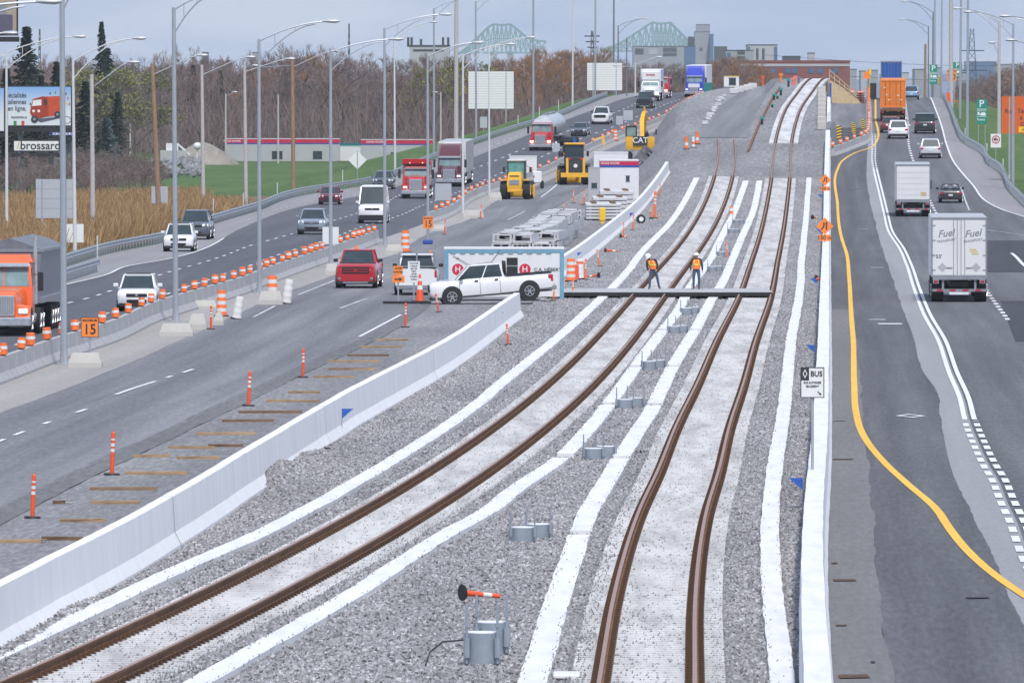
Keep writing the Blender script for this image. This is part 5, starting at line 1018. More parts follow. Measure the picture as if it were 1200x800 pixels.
# right highway, going away
v = car('crossover_car', 'silver crossover in the middle of the right highway', 'car', 'car_silver', 4.6, 1.86, 1.68, 1.05, 1.08, (-1.2,1.95), (-.4,1.6)); place(v, 1090.5, 186, 4.6, line=LAN, away=True)
v = car('crossover_car', 'white crossover right behind the orange container truck', 'car', 'car_white', 4.6, 1.86, 1.68, 1.05, 1.08, (-1.2,1.95), (-.4,1.6)); place(v, 1052.5, 163, 4.6, line=LAN, away=True)
v = car('off_road_car', 'boxy black off-road car on the right highway', 'car', 'car_black', 4.8, 1.95, 1.90, 1.15, 1.2, (-1.1,2.2), (-.7,2.1), wr=.4, wb=.93, wt=.84); place(v, 1084, 157, 4.8, line=LAN, away=True)
v = car('small_car', 'dark red car half hidden behind the white crossover', 'car', 'car_darkred', 4.4, 1.8, 1.48, .95, .98, (-1.1,1.6), (-.3,1.1)); place(v, 1043, 156, 4.4, line=LAN, away=True)
v = car('small_car', 'light blue car at the crest beside the container trucks', 'car', 'car_blue', 4.4, 1.82, 1.6, .98, 1.0, (-1.1,1.8), (-.3,1.4)); place(v, 1068, 117, 4.4, line=LAN, away=True)
v = car('convertible_car', 'black open-top car with two round headrests on the right lane', 'convertible', 'car_black', 3.9, 1.74, 1.12, .88, .95, (-.7,1.0), (-.3,.7), wr=.32, plate=True, wt=.6)
m = MB(); [m.sphere((x,.85,1.20),.19,12,0,.85,.5) for x in (-.32,.32)]; m.build('headrests', 'alu', v, 60); m = MB(); m.cyl((-.72,-.35,.95),(-.58,-.15,1.34),.03,n=5); m.cyl((.72,-.35,.95),(.58,-.15,1.34),.03,n=5); m.cyl((-.58,-.15,1.34),(.58,-.15,1.34),.035,n=5); m.build('windscreen_frame', 'trim_black', v); place(v, 1114, 238, 3.9, line=LAN, away=True)

# ---- heavy trucks
def tractor(root, col, W=2.45, roof=3.9, hood_h=1.75, hood_l=1.9, cab_l=3.4, y0=0.0, grille='chrome', lights='headlight', stacks=True, sleeper=True, visor=True, bump='chrome', cabroof=2.75, stack_h=3.9):
    w2 = W/2; hw = .62; m = MB()
    body_loft(m, [(y0+.1, hw*1.05, .75, hood_h-.12), (y0+.25, hw*1.12, .7, hood_h-.02), (y0+hood_l*.6, hw*1.25, .7, hood_h+.08), (y0+hood_l, hw*1.5, .7, hood_h+.18)])
    for sx in (-1, 1):  # fenders
        rings = []
        for t in np.linspace(0, math.pi, 9):
            yy = y0+.85 - .80*math.cos(t); zz = .58 + .62*math.sin(t); rings.append([(sx*.60,yy,zz),(sx*(w2-.03),yy,zz),(sx*(w2-.03),yy+.05*math.cos(t),zz-.07),(sx*.60,yy+.05*math.cos(t),zz-.07)])
        m.loft(rings)
        x0, x1 = sorted((sx*.62, sx*(w2-.05))); m.loft([[(x0,y0+.06,.55),(x1,y0+.12,.55),(x1,y0+.15,1.05),(x0,y0+.06,1.2)],[(x0,y0+.4,.55),(x1,y0+.4,.55),(x1,y0+.4,1.15),(x0,y0+.4,1.3)]])
    yc = y0 + hood_l; cb = w2*.93
    m.loft([[(-cb,yc,.75),(cb,yc,.75),(cb,yc+1.3,.75),(-cb,yc+1.3,.75)],[(-cb,yc,1.88),(cb,yc,1.88),(cb,yc+1.3,1.88),(-cb,yc+1.3,1.88)],[(-cb*.90,yc+.32,cabroof-.14),(cb*.90,yc+.32,cabroof-.14),(cb*.92,yc+1.3,cabroof-.14),(-cb*.92,yc+1.3,cabroof-.14)],[(-cb*.84,yc+.42,cabroof),(cb*.84,yc+.42,cabroof),(cb*.9,yc+1.3,cabroof),(-cb*.9,yc+1.3,cabroof)]])
    if sleeper:
        m.loft([[(-w2,yc+1.25,.75),(w2,yc+1.25,.75),(w2,yc+3.1,.75),(-w2,yc+3.1,.75)],[(-w2,yc+1.25,cabroof-.1),(w2,yc+1.25,cabroof-.1),(w2,yc+3.1,cabroof-.1),(-w2,yc+3.1,cabroof-.1)],[(-w2*.93,yc+2.0,roof),(w2*.93,yc+2.0,roof),(w2*.95,yc+3.1,roof),(-w2*.95,yc+3.1,roof)]])
        m.loft([[(-cb*.84,yc+.45,cabroof-.02),(cb*.84,yc+.45,cabroof-.02),(cb*.84,yc+2.0,cabroof-.02),(-cb*.84,yc+2.0,cabroof-.02)],[(-cb*.8,yc+1.2,roof-.35),(cb*.8,yc+1.2,roof-.35),(cb*.8,yc+2.0,roof-.1),(-cb*.8,yc+2.0,roof-.1)]])
    m.build('cab', col, root, 30)
    m = MB(); a, b_ = 1.93, cabroof-.20; t0, t1 = .012, .29  # windscreen
    def wsy(z): return yc + .32*(z-1.88)/(cabroof-.14-1.88) - .015
    def wsx(z): return cb*(1-.10*(z-1.88)/(cabroof-.14-1.88))
    for s in (-1, 1): x0, x1 = .02*s, 1; m.quad((s*.02,wsy(a),a),(s*(wsx(a)-.12),wsy(a),a),(s*(wsx(b_)-.12),wsy(b_),b_),(s*.02,wsy(b_),b_))
    m.build('windscreen', 'glass_pale', root)
    m = MB(); [m.quad((s*(cb+.006),yc+.30,1.95),(s*(cb+.006),yc+1.1,1.95),(s*(cb*.925+.008),yc+1.1,cabroof-.25),(s*(cb*.925+.008),yc+.5,cabroof-.25)) for s in (-1,1)]; m.build('side_window', 'glass', root)
    if visor: m = MB(); m.loft([[(-cb*.88,yc+.05,cabroof-.20),(cb*.88,yc+.05,cabroof-.20),(cb*.86,yc+.34,cabroof-.10),(-cb*.86,yc+.34,cabroof-.10)],[(-cb*.88,yc+.05,cabroof-.16),(cb*.88,yc+.05,cabroof-.16),(cb*.86,yc+.34,cabroof-.06),(-cb*.86,yc+.34,cabroof-.06)]]); m.build('sun_visor', 'chrome', root)
    m = MB(); m.box(-.56,.56,y0+.03,y0+.12,.78,hood_h-.12,0,.03); gr = m.build('grille', 'chrome' if grille == 'chrome' else grille, root)
    m = MB(); [m.box(-.47+.094*k-.012,-.47+.094*k+.035,y0+.018,y0+.03,.86,hood_h-.20) for k in range(11)]; m.build('grille_slots', 'alu' if grille != 'trim_black' else 'chrome', gr)
    m = MB(); m.box(-w2,w2,y0-.12,y0+.2,.38,.74,0,.05); m.build('bumper', bump, root, 30)
    for s in (-1, 1):
        m = MB(); x0, x1 = sorted((s*.72, s*1.1)); m.box(x0,x1,y0+.02,y0+.2,.88,1.08,0,.03); m.build('headlight', lights, root)
        m = MB(); x0, x1 = sorted((s*(w2+.12), s*(w2+.34))); m.box(x0,x1,yc+.0,yc+.16,1.75,2.5,0,.03); m.cyl((s*cb,yc+.2,2.4),(s*(w2+.2),yc+.1,2.4),.02,n=4); m.build('mirror', 'trim_black', root)
        if stacks: m = MB(); m.cyl((s*(w2-.08),yc+1.42 if not sleeper else yc+1.2,1.2),(s*(w2-.08),yc+1.42 if not sleeper else yc+1.2,stack_h),.085,.085,10); m.build('exhaust_stack', 'chrome', root, 40)
        m = MB(); m.cyl((s*(w2-.35),yc+.3,.68),(s*(w2-.35),yc+1.7,.68),.32,n=14); m.build('fuel_tank', 'chrome', root, 40)
        wheel(root, s*(w2-.17), y0+.85, .52, .30)
    return yc
def duals(root, ys, w2, simple=True):
    for y in ys:
        for s in (-1, 1): wheel(root, s*(w2-.30), y, .52, .56, simple=simple)
def chassis(root, y0, y1, z=.95):
    m = MB(); m.box(-.45,.45,y0,y1,z-.25,z); m.box(-1.0,1.0,y0+.3,y1-.3,z-.45,z-.25); m.build('chassis', 'trim_black', root)
# maroon tractor with white box trailer
L = 22; t = empty('semi_truck', 'maroon semi truck pulling a tall white box trailer on the left highway', 'truck'); tractor(t, 'truck_maroon', roof=3.95, lights='headlight', y0=-L/2, cabroof=2.85)
m = MB(); m.box(-1.3,1.3,-L/2+6.3,L/2,1.15,4.1,0,.04); tr = m.build('trailer', 'trailer_grey', t)  # white trailer coloured grey: shade of its sides put into the colour
m = MB(); m.box(-1.28,1.28,-L/2+6.27,-L/2+6.3,1.2,4.06); m.build('front_panel', 'trailer_white', tr); m = MB(); m.box(-.8,.8,-L/2+5.95,-L/2+6.27,2.9,3.9,0,.05); m.build('cooling_unit', 'truck_white', tr)
m = MB(); [m.box(*sorted((s*1.2,s*1.27)),-L/2+10,L/2-4.5,.45,1.15) for s in (-1,1)]; m.build('side_skirt', 'trailer_grey', tr)
chassis(t, -L/2+1, L/2-.5); duals(t, (-L/2+5.6,-L/2+6.9,L/2-3,L/2-1.8), 1.28); place(t, 526, 219, L, line=La)
# red dump truck
L = 9.5; t = empty('dump_truck', 'red dump truck with a big chrome grille left of the maroon truck', 'truck'); tractor(t, 'truck_red', roof=2.9, sleeper=False, y0=-L/2, hood_h=1.80, lights='headlight', stacks=True, stack_h=2.9)
m = MB(); m.box(-1.22,1.22,-L/2+3.7,L/2,1.2,3.0,0,.04); m.loft([[(-1.2,-L/2+2.5,3.0),(1.2,-L/2+2.5,3.0),(1.2,-L/2+3.9,3.0),(-1.2,-L/2+3.9,3.0)],[(-1.2,-L/2+2.45,3.42),(1.2,-L/2+2.45,3.42),(1.2,-L/2+3.9,3.42),(-1.2,-L/2+3.9,3.42)]]); m.box(-1.22,1.22,-L/2+3.9,L/2,2.95,3.2); m.build('dump_body', 'truck_red', t)
m = MB(); [m.box(x-.05,x+.05,-L/2+2.40,-L/2+2.45,3.02,3.12) for x in (-.55,.55)]; m.build('marker_light', 'headlight', t)
chassis(t, -L/2+1, L/2-.5); duals(t, (L/2-2.6,L/2-1.2), 1.25); place(t, 487, 233, L, line=Lb)
# orange truck with grey dump trailer
L = 17; t = empty('semi_truck', 'orange semi truck with a grey dump trailer at the left edge', 'truck'); tractor(t, 'truck_orange', roof=3.4, y0=-L/2, hood_h=1.72, cabroof=2.9, sleeper=False, lights='headlight')
m = MB(); m.loft([[(-1.1,-L/2+2.4,2.88),(1.1,-L/2+2.4,2.88),(1.1,-L/2+3.3,2.88),(-1.1,-L/2+3.3,2.88)],[(-.95,-L/2+2.9,3.15),(.95,-L/2+2.9,3.15),(.95,-L/2+3.3,3.2),(-.95,-L/2+3.3,3.2)]]); m.build('roof_fairing', 'truck_orange', t)
m = MB(); m.loft([[(-1.15,-L/2+4.6,1.35),(1.15,-L/2+4.6,1.35),(1.15,L/2,1.35),(-1.15,L/2,1.35)],[(-1.3,-L/2+4.4,3.25),(1.3,-L/2+4.4,3.25),(1.3,L/2,3.25),(-1.3,L/2,3.25)]]); tr = m.build('dump_trailer', 'dump_grey', t)
m = MB(); m.box(-1.34,1.34,-L/2+4.36,L/2+.04,3.25,3.37); m.box(-1.34,1.34,-L/2+4.5,L/2,1.30,1.42); m.build('top_rail', 'alu', tr)
m = MB(); rings = []
for yy in np.linspace(-L/2+4.4, L/2, 12): rings.append([(-1.28,yy,3.36),(1.28,yy,3.36),(.7,yy,3.60+random.uniform(-.03,.03)),(0,yy,3.78+random.uniform(-.03,.03)),(-.7,yy,3.60)])
m.loft(rings); m.build('tarp', 'tarp_grey', tr)
chassis(t, -L/2+1, L/2-.5); duals(t, (-L/2+4.6,-L/2+5.9,L/2-6,L/2-4.7,L/2-3.4,L/2-2.1), 1.28, False); place(t, 0, 394, L, line=La)
# red tanker truck
L = 18; t = empty('tanker_truck', 'red truck with a rounded silver tank coming down the left highway', 'truck'); tractor(t, 'truck_red', roof=2.9, sleeper=False, y0=-L/2, hood_h=1.8, lights='headlight_on', stacks=False, cabroof=2.95)
m = MB(); m.tube([(0,yy,2.35+.05*math.sin(k)) for k, yy in enumerate((-L/2+3.9,-L/2+4.1,-L/2+4.6,0,L/2-.8,L/2-.25,L/2))], [.5,.95,1.22,1.25,1.22,.95,.5], 20); m.build('tank', 'tank_steel', t, 40)
m = MB(); m.box(-.3,.3,-L/2+5,L/2-2,3.55,3.68); [m.cyl((0,yy,3.55),(0,yy,3.78),.25,n=12) for yy in (-L/2+6.5,-1,3.5)]; m.build('catwalk', 'alu', t); m = MB(); m.loft([[(-1.0,-L/2+2.5,2.9),(1.0,-L/2+2.5,2.9),(1.0,-L/2+3.2,2.9),(-1.0,-L/2+3.2,2.9)],[(-.8,-L/2+2.8,3.2),(.8,-L/2+2.8,3.2),(.9,-L/2+3.2,3.25),(-.9,-L/2+3.2,3.25)]]); m.build('roof_fairing', 'tank_steel', t)
chassis(t, -L/2+1, L/2-.5); duals(t, (-L/2+4.2,-L/2+5.5,L/2-3,L/2-1.8), 1.25); place(t, 633, 177, L, line=Lb)
# white box truck
L = 9; t = empty('box_truck', 'white box truck with a lit headlight on the crest behind the black pickup', 'truck'); tractor(t, 'truck_white', roof=2.6, sleeper=False, y0=-L/2, hood_h=1.5, stacks=False, visor=False, grille='trim_black', bump='trim_black', cabroof=2.55, lights='headlight_on')
m = MB(); m.box(-1.28,1.28,-L/2+3.0,L/2,1.0,3.95,0,.06); m.box(-1.1,1.1,-L/2+2.2,-L/2+3.1,2.6,3.7,0,.08); m.build('box', 'truck_white', t); text('EXPRESS', .34, facing(0,-L/2+2.17,3.25), 'truck_red', t, wx=.9)
chassis(t, -L/2+1, L/2-.5); duals(t, (L/2-2,), 1.25); place(t, 761, 119, L, line=La)
t = empty('semi_truck', 'dark red truck partly hidden right of the white box truck', 'truck'); L = 8; tractor(t, 'truck_red', roof=2.8, sleeper=False, y0=-L/2, stacks=False, lights='headlight_on'); m = MB(); m.box(-1.2,1.2,-L/2+3.4,L/2,1.0,2.6); m.build('flatbed', 'truck_red', t); chassis(t, -L/2+1, L/2-.5); duals(t, (L/2-2,), 1.25); place(t, 772, 115.5, L, line=La)
# blue truck
L = 20; t = empty('semi_truck', 'bright blue semi truck with a high roof at the crest beside the orange markers', 'truck'); tractor(t, 'truck_blue', roof=4.0, y0=-L/2, lights='headlight', cabroof=2.8, stacks=False); m = MB(); m.box(-.75,.75,-L/2-.02,-L/2+.1,1.2,1.7,0,.04); m.build('white_nose', 'truck_white', t)
m = MB(); m.box(-1.3,1.3,-L/2+6,L/2,1.15,4.05,0,.04); m.build('trailer', 'trailer_white', t); chassis(t, -L/2+1, L/2-.5); duals(t, (-L/2+5.6,L/2-3,L/2-1.8), 1.28)
place(t, 813, 114, L, line=La)
# right side trailers (rear view)
def van_trailer(label, L, W, H, x, y, kind, tagm='trailer_white'):
    t = empty('box_trailer_truck', label, 'truck'); w2 = W/2; yr = L/2; z0 = 1.15
    m = MB(); m.box(-w2,w2,-L/2+2.0,yr,z0,H,0,.03); tr = m.build('trailer_box', tagm, t)
    m = MB(); m.box(-w2+.02,w2-.02,-L/2+2.05,yr-.05,H,H+.02); m.build('roof', 'trailer_grey', tr)
    m = MB(); [m.box(*q) for q in ((-w2,-w2+.07,yr,yr+.03,z0,H),(w2-.07,w2,yr,yr+.03,z0,H),(-w2+.07,w2-.07,yr,yr+.03,H-.10,H),(-w2+.07,w2-.07,yr,yr+.05,z0-.12,z0+.08))]; m.build('door_frame', 'alu', tr)
    if kind == 'doors':
        m = MB(); m.box(-w2+.09,-.02,yr,yr+.018,z0+.1,H-.12); m.build('rear_door', tagm, tr); m = MB(); m.box(.02,w2-.09,yr,yr+.018,z0+.1,H-.12); m.build('rear_door', tagm, tr)
        m = MB(); [m.cyl((x_,yr+.035,z0+.1),(x_,yr+.035,H-.12),.014,n=6) for x_ in (-.26,-.09,.09,.26)]; [m.box(x_-.14,x_+.14,yr+.02,yr+.05,z0+.42,z0+.46) for x_ in (-.45,.45)]; [m.box(sx*(w2-.12)-.09,sx*(w2-.12)+.09,yr+.018,yr+.03,zz,zz+.05) for sx in (-1,1) for zz in np.linspace(z0+.3,H-.4,4)]; m.build('lock_bars', 'alu', tr)
        rear = Matrix.Translation((0,yr+.022,0)) @ Matrix.Rotation(math.pi,4,'Z') @ Matrix.Rotation(R(90),4,'X')
        mat('logo_grey', (.20,.22,.24), .6); mat('logo_gold', (.55,.42,.12), .6)
        for cx in (-.62,.62):
            text('Fuel', .46, rear @ Matrix.Translation((cx,H-.75,0)) @ Matrix.Rotation(R(7),4,'Z'), 'logo_grey', tr, shear=.35); text('TRANSPORT', .16, rear @ Matrix.Translation((cx,H-1.08,0)) @ Matrix.Rotation(R(7),4,'Z'), 'logo_grey', tr, shear=.3)
        text("53'", .24, rear @ Matrix.Translation((-w2+.36,z0+.95,0)), 'ink', tr)
        m = MB(); cx = -.70; [m.box(cx-.2+.05*k,cx+.12+.05*k,yr+.018,yr+.024,H-1.72+.1*k,H-1.66+.1*k) for k in range(3)]; m.build('gold_logo', 'logo_gold', tr)
        for cx in (-.78,.78): m = MB(); m.prism([(cx-.22,z0+.45),(cx,z0+.23),(cx+.22,z0+.45),(cx,z0+.67)], 'y', yr+.019, yr+.026); m.build('placard', 'trailer_grey', tr)
    else:
        m = MB(); m.box(-w2+.09,w2-.09,yr,yr+.015,z0+.1,H-.34); m.build('roller_door', tagm, tr); m = MB(); m.box(-.95,-.55,yr+.02,yr+.03,z0+.35,z0+.62); m.build('orange_sticker', 'wood_new', tr); m = MB(); [m.box(-w2+.1,w2-.1,yr+.015,yr+.02,zz,zz+.012) for zz in np.arange(z0+.4,H-.4,.4)]; m.build('door_seams', 'alu', tr)
    m = MB(); [m.box(s*(w2-.22)-.13,s*(w2-.22)+.13,yr,yr+.06,z0-.30,z0-.12) for s in (-1,1)]; m.build('light_box', 'alu', t)
    for s in (-1, 1): m = MB(); m.box(s*(w2-.22)-.09,s*(w2-.22)+.09,yr+.06,yr+.08,z0-.26,z0-.16); m.build('tail_light', 'tail_red', t)
    m = MB(); m.box(-w2+.05,w2-.05,yr-.15,yr-.03,.48,.60); [m.box(s*.75-.05,s*.75+.05,yr-.12,yr-.05,.6,z0-.1) for s in (-1,1)]; m.build('underride_bar', 'alu', t); m = MB(); [m.box(x_-.14,x_+.14,yr-.03,yr-.02,.50,.58) for x_ in (-.9,-.3,.3,.9)]; m.build('red_reflector', 'tail_red', t); m = MB(); m.box(-.45,.45,yr-.02,yr-.01,.34,.46); m.build('licence_plate', 'plate_white', t)
    chassis(t, -L/2+1, yr-.3); duals(t, (-L/2+4,yr-2.4,yr-1.1), w2)
    m = MB(); m.box(-w2*.97,w2*.97,-L/2,-L/2+1.9,.6,2.9,0,.1); m.build('cab', 'truck_white', t); m = MB(); [m.box(*sorted((s*(w2+.02),s*(w2+.22))),-L/2+.4,-L/2+.55,1.75,2.4) for s in (-1,)]; m.build('mirror', 'trim_black', t)
    return place(t, x, y, L, line=LAN, away=True)
t = van_trailer('white box trailer seen from behind with grey lettering on both doors', 17, 2.6, 3.92, 1124, 354, 'doors')
t = van_trailer('white box truck with a roller door and an orange sticker, seen from behind', 9, 2.5, 3.75, 1070, 254, 'roller')
def cont_truck(label, col, x, y, H=4.1, frame=None):
    L = 14; t = empty('container_truck', label, 'truck'); yr = L/2; m = MB(); m.box(-1.22,1.22,-L/2+3,yr,1.4,H,0,.02); c = m.build('container', col, t)
    m = MB(); [m.box(*q) for q in ((-1.24,-1.14,yr,yr+.05,1.4,H),(1.14,1.24,yr,yr+.05,1.4,H),(-1.14,1.14,yr,yr+.05,H-.14,H),(-1.14,1.14,yr,yr+.05,1.4,1.54))]; m.build('corner_frame', col if not frame else frame, c)
    m = MB(); [m.cyl((xx,yr+.05,1.55),(xx,yr+.05,H-.15),.02,n=6) for xx in (-.75,-.3,.3,.75)]; m.box(-.012,.012,yr,yr+.02,1.5,H-.14); m.build('lock_bars', 'rust' if col == 'cont_orange' else 'alu', c)
    m = MB(); [m.box(-1.1,1.1,yr+.005,yr+.015,zz,zz+.05) for zz in np.linspace(1.75,H-.45,7)]; m.build('door_ribs', col, c)
    if col == 'cont_orange': m = MB(); [m.box(xx,xx+.22,yr+.02,yr+.03,zz,zz+.10) for xx, zz in ((.25,2.1),(.55,2.6),(-.9,2.1),(-.6,2.55),(.7,3.3))]; m.build('marking_labels', 'band_white', c)
    m = MB(); m.box(-1.2,1.2,yr-.2,yr,1.05,1.3); m.box(-1.1,1.1,yr-.1,yr,.5,.62); [m.box(xx,xx+.3,yr,yr+.02,1.1,1.24) for xx in (-.9,.6)]; m.build('rear_frame', 'rust', t)
    for s in (-1,1): m = MB(); m.box(s*1.0-.12,s*1.0+.12,yr,yr+.03,.85,1.0); m.build('tail_light', 'tail_red', t)
    chassis(t, -L/2+1, yr-.3); duals(t, (-L/2+4,yr-2.4,yr-1.1), 1.25); m = MB(); m.box(-1.2,1.2,-L/2,-L/2+2,.6,2.9,0,.1); m.build('cab', 'truck_white', t)
    return place(t, x, y, L, line=LAN, away=True)
cont_truck('truck carrying an orange container, seen from behind', 'cont_orange', 1046.5, 143, 4.12)
cont_truck('truck with a blue container above and ahead of the orange one', 'cont_blue', 1044.5, 116.8, 4.4, 'alu')
# ------------------------------------------------------------------ site trailers, containers and stacks
def site_trailer(name, label, cat, x0, x1, y0, yb, depth, wallm, Yd=None, band=None, words=None, lx=0, dyaw=0, windows=(), trim='container_blue', corner=True, logo=None, roofc=None):
    xc = (x0+x1)/2; b_ = P(xc, yb) if Yd is None else Vector(((xc-600)/F*Yd, Yd, float(g((xc-600)/F*Yd, Yd)))); s = S(b_.y)
    w_ = (x1-x0)/s/2; zt = HC - (y0-HY)/s - b_.z; root = empty(name, label, cat, b_, rz=dyaw)
    m = MB(); m.box(-w_, w_, 0, depth, .1, zt); [m.box(a, a+.3, .2, depth-.2, -.6, .1) for a in (-w_+.1, w_-.4)]; m.build('wall', wallm, root)
    m = MB(); m.box(-w_-.03, w_+.03, -.03, depth+.03, zt, zt+.08); m.build('roof', roofc or wallm, root)
    if corner:
        for s_ in (-1, 1): m = MB(); m.box(*sorted((s_*(w_+.02), s_*(w_-.18))), -.03, .02, 0, zt); m.build('corner_post', trim, root)
        m = MB(); m.box(-w_+.18, w_-.18, -.025, .02, zt-.16, zt-.02); [m.box(a-.12, a+.12, -.035, .0, zt-.22, zt-.1) for a in np.arange(-w_+.4, w_-.3, .45)]; m.build('top_rail', trim, root)
    if band:
        m = MB(); m.box(-w_-.01, w_+.01, -.03, 0, zt-band[0], zt-.05); m.build('red_band', 'site_red', root); m = MB(); m.box(-w_-.01, w_+.01, -.028, 0, zt-band[0]-.18, zt-band[0]); m.build('blue_band', 'site_blue', root)
    if words: text(words, band[0]*.62 if band else .3, facing(lx, -.036, zt-band[0]/2-.03), 'sign_white', root)
    for a, b2, c, d in windows:
        m = MB(); m.box(a, b2, -.02, .01, c, d); wdw = m.build('window', 'glass', root); m = MB(); m.box(a-.05,b2+.05,-.03,-.021,d,d+.05); m.box(a-.05,b2+.05,-.03,-.021,c-.05,c); m.build('frame', 'alu', wdw)
    return root, w_, zt
mat('site_red', (.50,.01,.05), .5); mat('site_blue', (.03,.07,.35), .5); mat('logo_red', (.60,.02,.06), .5)
r, w_, zt = site_trailer('site_container', 'white container with blue corner posts and two round red logos behind the side-on pickup', 'container', 521, 660.5, 292, 350, 2.44, 'container_white', windows=())
for lx in (-w_+.62, .98):
    m = MB(); m.cyl((lx,-.012,zt-.95),(lx,-.002,zt-.95),.27,n=24); m.build('round_logo', 'logo_red', r); text('H', .38, facing(lx, -.02, zt-.95), 'sign_white', r)
text('C.A. HÉBERT', .23, facing(2.05, -.012, zt-.97), 'ink', r, depth=.002); text('ca', .14, facing(-w_+.62, -.012, zt-.42), 'logo_red', r)
m = MB(); m.box(-w_+1.15,-w_+1.75,-.02,.01,zt-1.0,zt-.72); m.build('vent', 'alu', r); m = MB(); m.box(.12,.64,-.02,.01,zt-.76,zt-.40); m.box(.12,.64,-.02,.01,zt-1.20,zt-.80); m.build('dark_window', 'trim_black', r)
m = MB(); m.tube([(-w_+.4,-.04,zt-.3),(-w_+1.2,-.05,zt-.75),(-w_+2.2,-.04,zt-.6),(-.2,-.03,zt-.05)], .012, 4); m.build('cable', 'black', r)
site_trailer('site_trailer', 'grey end of a site trailer with a red and blue band behind the flat slabs', 'site trailer', 703, 748.5, 188.5, 233, 9, 'container_white', Yd=775, band=(.36,), words='DICKIE MOORE', lx=-.75, windows=((.55,.85,1.9,2.35),), corner=False)
site_trailer('site_trailer', 'plain white container standing behind the red banded trailer end', 'site trailer', 696, 736, 179.5, 228, 6, 'container_white', Yd=830, corner=False)
site_trailer('site_trailer', 'grey cabinet standing left of the red banded trailer end', 'cabinet', 689.5, 702.5, 197, 230, 1.2, 'trailer_grey', Yd=770, corner=False, windows=((-.2,.25,1.5,1.9),))
site_trailer('site_trailer', 'long low site trailer with a red band at the left, right of the gravel heap', 'site trailer', 264, 398, 163, 181.5, 3, 'trailer_grey', Yd=1420, band=(.6,), words='DICKIE MOORE', lx=-7.6, windows=((-1.6,.0,.4,1.6),(4.6,6.0,.4,1.6)), corner=False, roofc='container_white')
site_trailer('site_trailer', 'second long low site trailer with a red band behind the red dump truck', 'site trailer', 423, 508, 164, 178, 3, 'trailer_grey', Yd=1420, band=(.6,), words='DICKIE MOORE', lx=-3.4, windows=((-1.0,-.2,.4,1.4),), corner=False, roofc='container_white')
site_trailer('site_trailer', 'white container under a dark green one between the two long trailers', 'container', 398.5, 422.5, 172, 178, 3, 'container_white', Yd=1425, corner=False); 
p = P(410, 180); 
r, _, _ = site_trailer('site_trailer', 'dark green container between the two long banded trailers', 'container', 398.5, 423, 168.5, 172, 3, 'teal_dark', Yd=1432, corner=False); r.location.z += .0
site_trailer('site_office', 'small white and yellow booth at the crest right of the blue truck', 'booth', 848.5, 866, 90, 108, 2, 'container_white', Yd=1080, corner=False, windows=((-.3,.5,.3,1.1),), roofc='yellow_sign')
site_trailer('portable_toilet', 'teal portable toilet at the crest beside the orange markers', 'toilet', 825, 835, 97.5, 116, 1, 'teal_dark', Yd=1120, corner=False, roofc='alu')
site_trailer('portable_toilet', 'small blue cabinet between the teal toilet and the white booth', 'toilet', 842, 846.5, 105, 116, 1, 'blue', Yd=1080, corner=False)
# precast concrete troughs stacked behind the container
mat('precast', (.50,.50,.51), .85, var=.16, scale=2.5, bump=.3); mat('precast_pale', (.55,.55,.56), .8, var=.12, scale=2)
tb = MB(); w2, h, Lg = .55, .52, 4.6
tb.prism([(-w2,0),(w2,0),(w2,h),(w2-.12,h),(w2-.12,.14),(-w2+.12,.14),(-w2+.12,h),(-w2,h)], 'y', 0, Lg); tb.box(-w2+.02, w2-.02, .1, Lg-.1, h-.06, h-.0); tbm = None
ordn = ['first','second','third','fourth','fifth','sixth','seventh','eighth']
for k, Ys_ in enumerate(np.arange(538, 640, 5.1)):
    ua = ip(Ys_, [538,575,640],[588,622,650]); ub = ip(Ys_, [538,600,640],[668,686,694]); p = Vector(((ua-600)/F*Ys_, Ys_, 0)); q = Vector(((ub-600)/F*Ys_, Ys_, 0)); n = max(2, int((q.x-p.x)/1.15)); 
    for i in range(n):
        for lay in range(3):
            if random.random() < .10 and lay == 2: continue
            if tbm is None: o = tb.build('precast_trough', 'precast'); tbm = o.data
            else: o = bpy.data.objects.new('precast_trough', tbm); COL.objects.link(o)
            o.location = (p.x + 1.15*i + random.uniform(-.05,.05), p.y + random.uniform(-.15,.15), float(g(p.x,p.y)) + .56*lay); o.rotation_euler = (random.uniform(-.01,.01),random.uniform(-.03,.03),random.uniform(-.06,.06) + R(-3)); o.scale = (1, 1, random.uniform(.9,1.05))
            tag(o, 'hollow grey precast piece in the %s layer of the stacks behind the white container' % ('bottom','middle','top')[lay], 'precast piece', 'hollow precast pieces stacked behind the container')
# slotted crates
for i, (x0, x1, y0, y1) in enumerate(((648,660,245,262),(661,671,245,262),(672,681,246,262))):
    b_ = P((x0+x1)/2, y1+6, zone=PL); s = S(b_.y); w_ = (x1-x0)/s/2; m = MB(); m.box(-w_,w_,0,2,0,(y1-y0+6)/s); root = empty('slotted_crate', '%s of the three white slotted crates left of the flat slabs' % ('left','middle','right')[i], 'crate', b_, group='white slotted crates'); m.build('shell', 'precast_pale', root)
    m = MB(); H_ = (y1-y0+6)/s
    for zz in (.62,.84): [m.box(-w_+.06+k*(2*w_-.08)/4, -w_+.06+k*(2*w_-.08)/4+.08, -.01, .02, H_*zz-.08, H_*zz+.08) for k in range(4)]
    m.build('slots', 'trim_black', root)
p = P(706, 262, zone=PL); m = MB(); m.box(-.22,.22,0,.3,.2,1.15,0,.05); m.box(-.12,.12,.05,.2,0,.2); o = m.build('yellow_box', 'yellow_sign'); o.location = p; tag(o, 'small yellow box standing in front of the flat slabs', 'box')
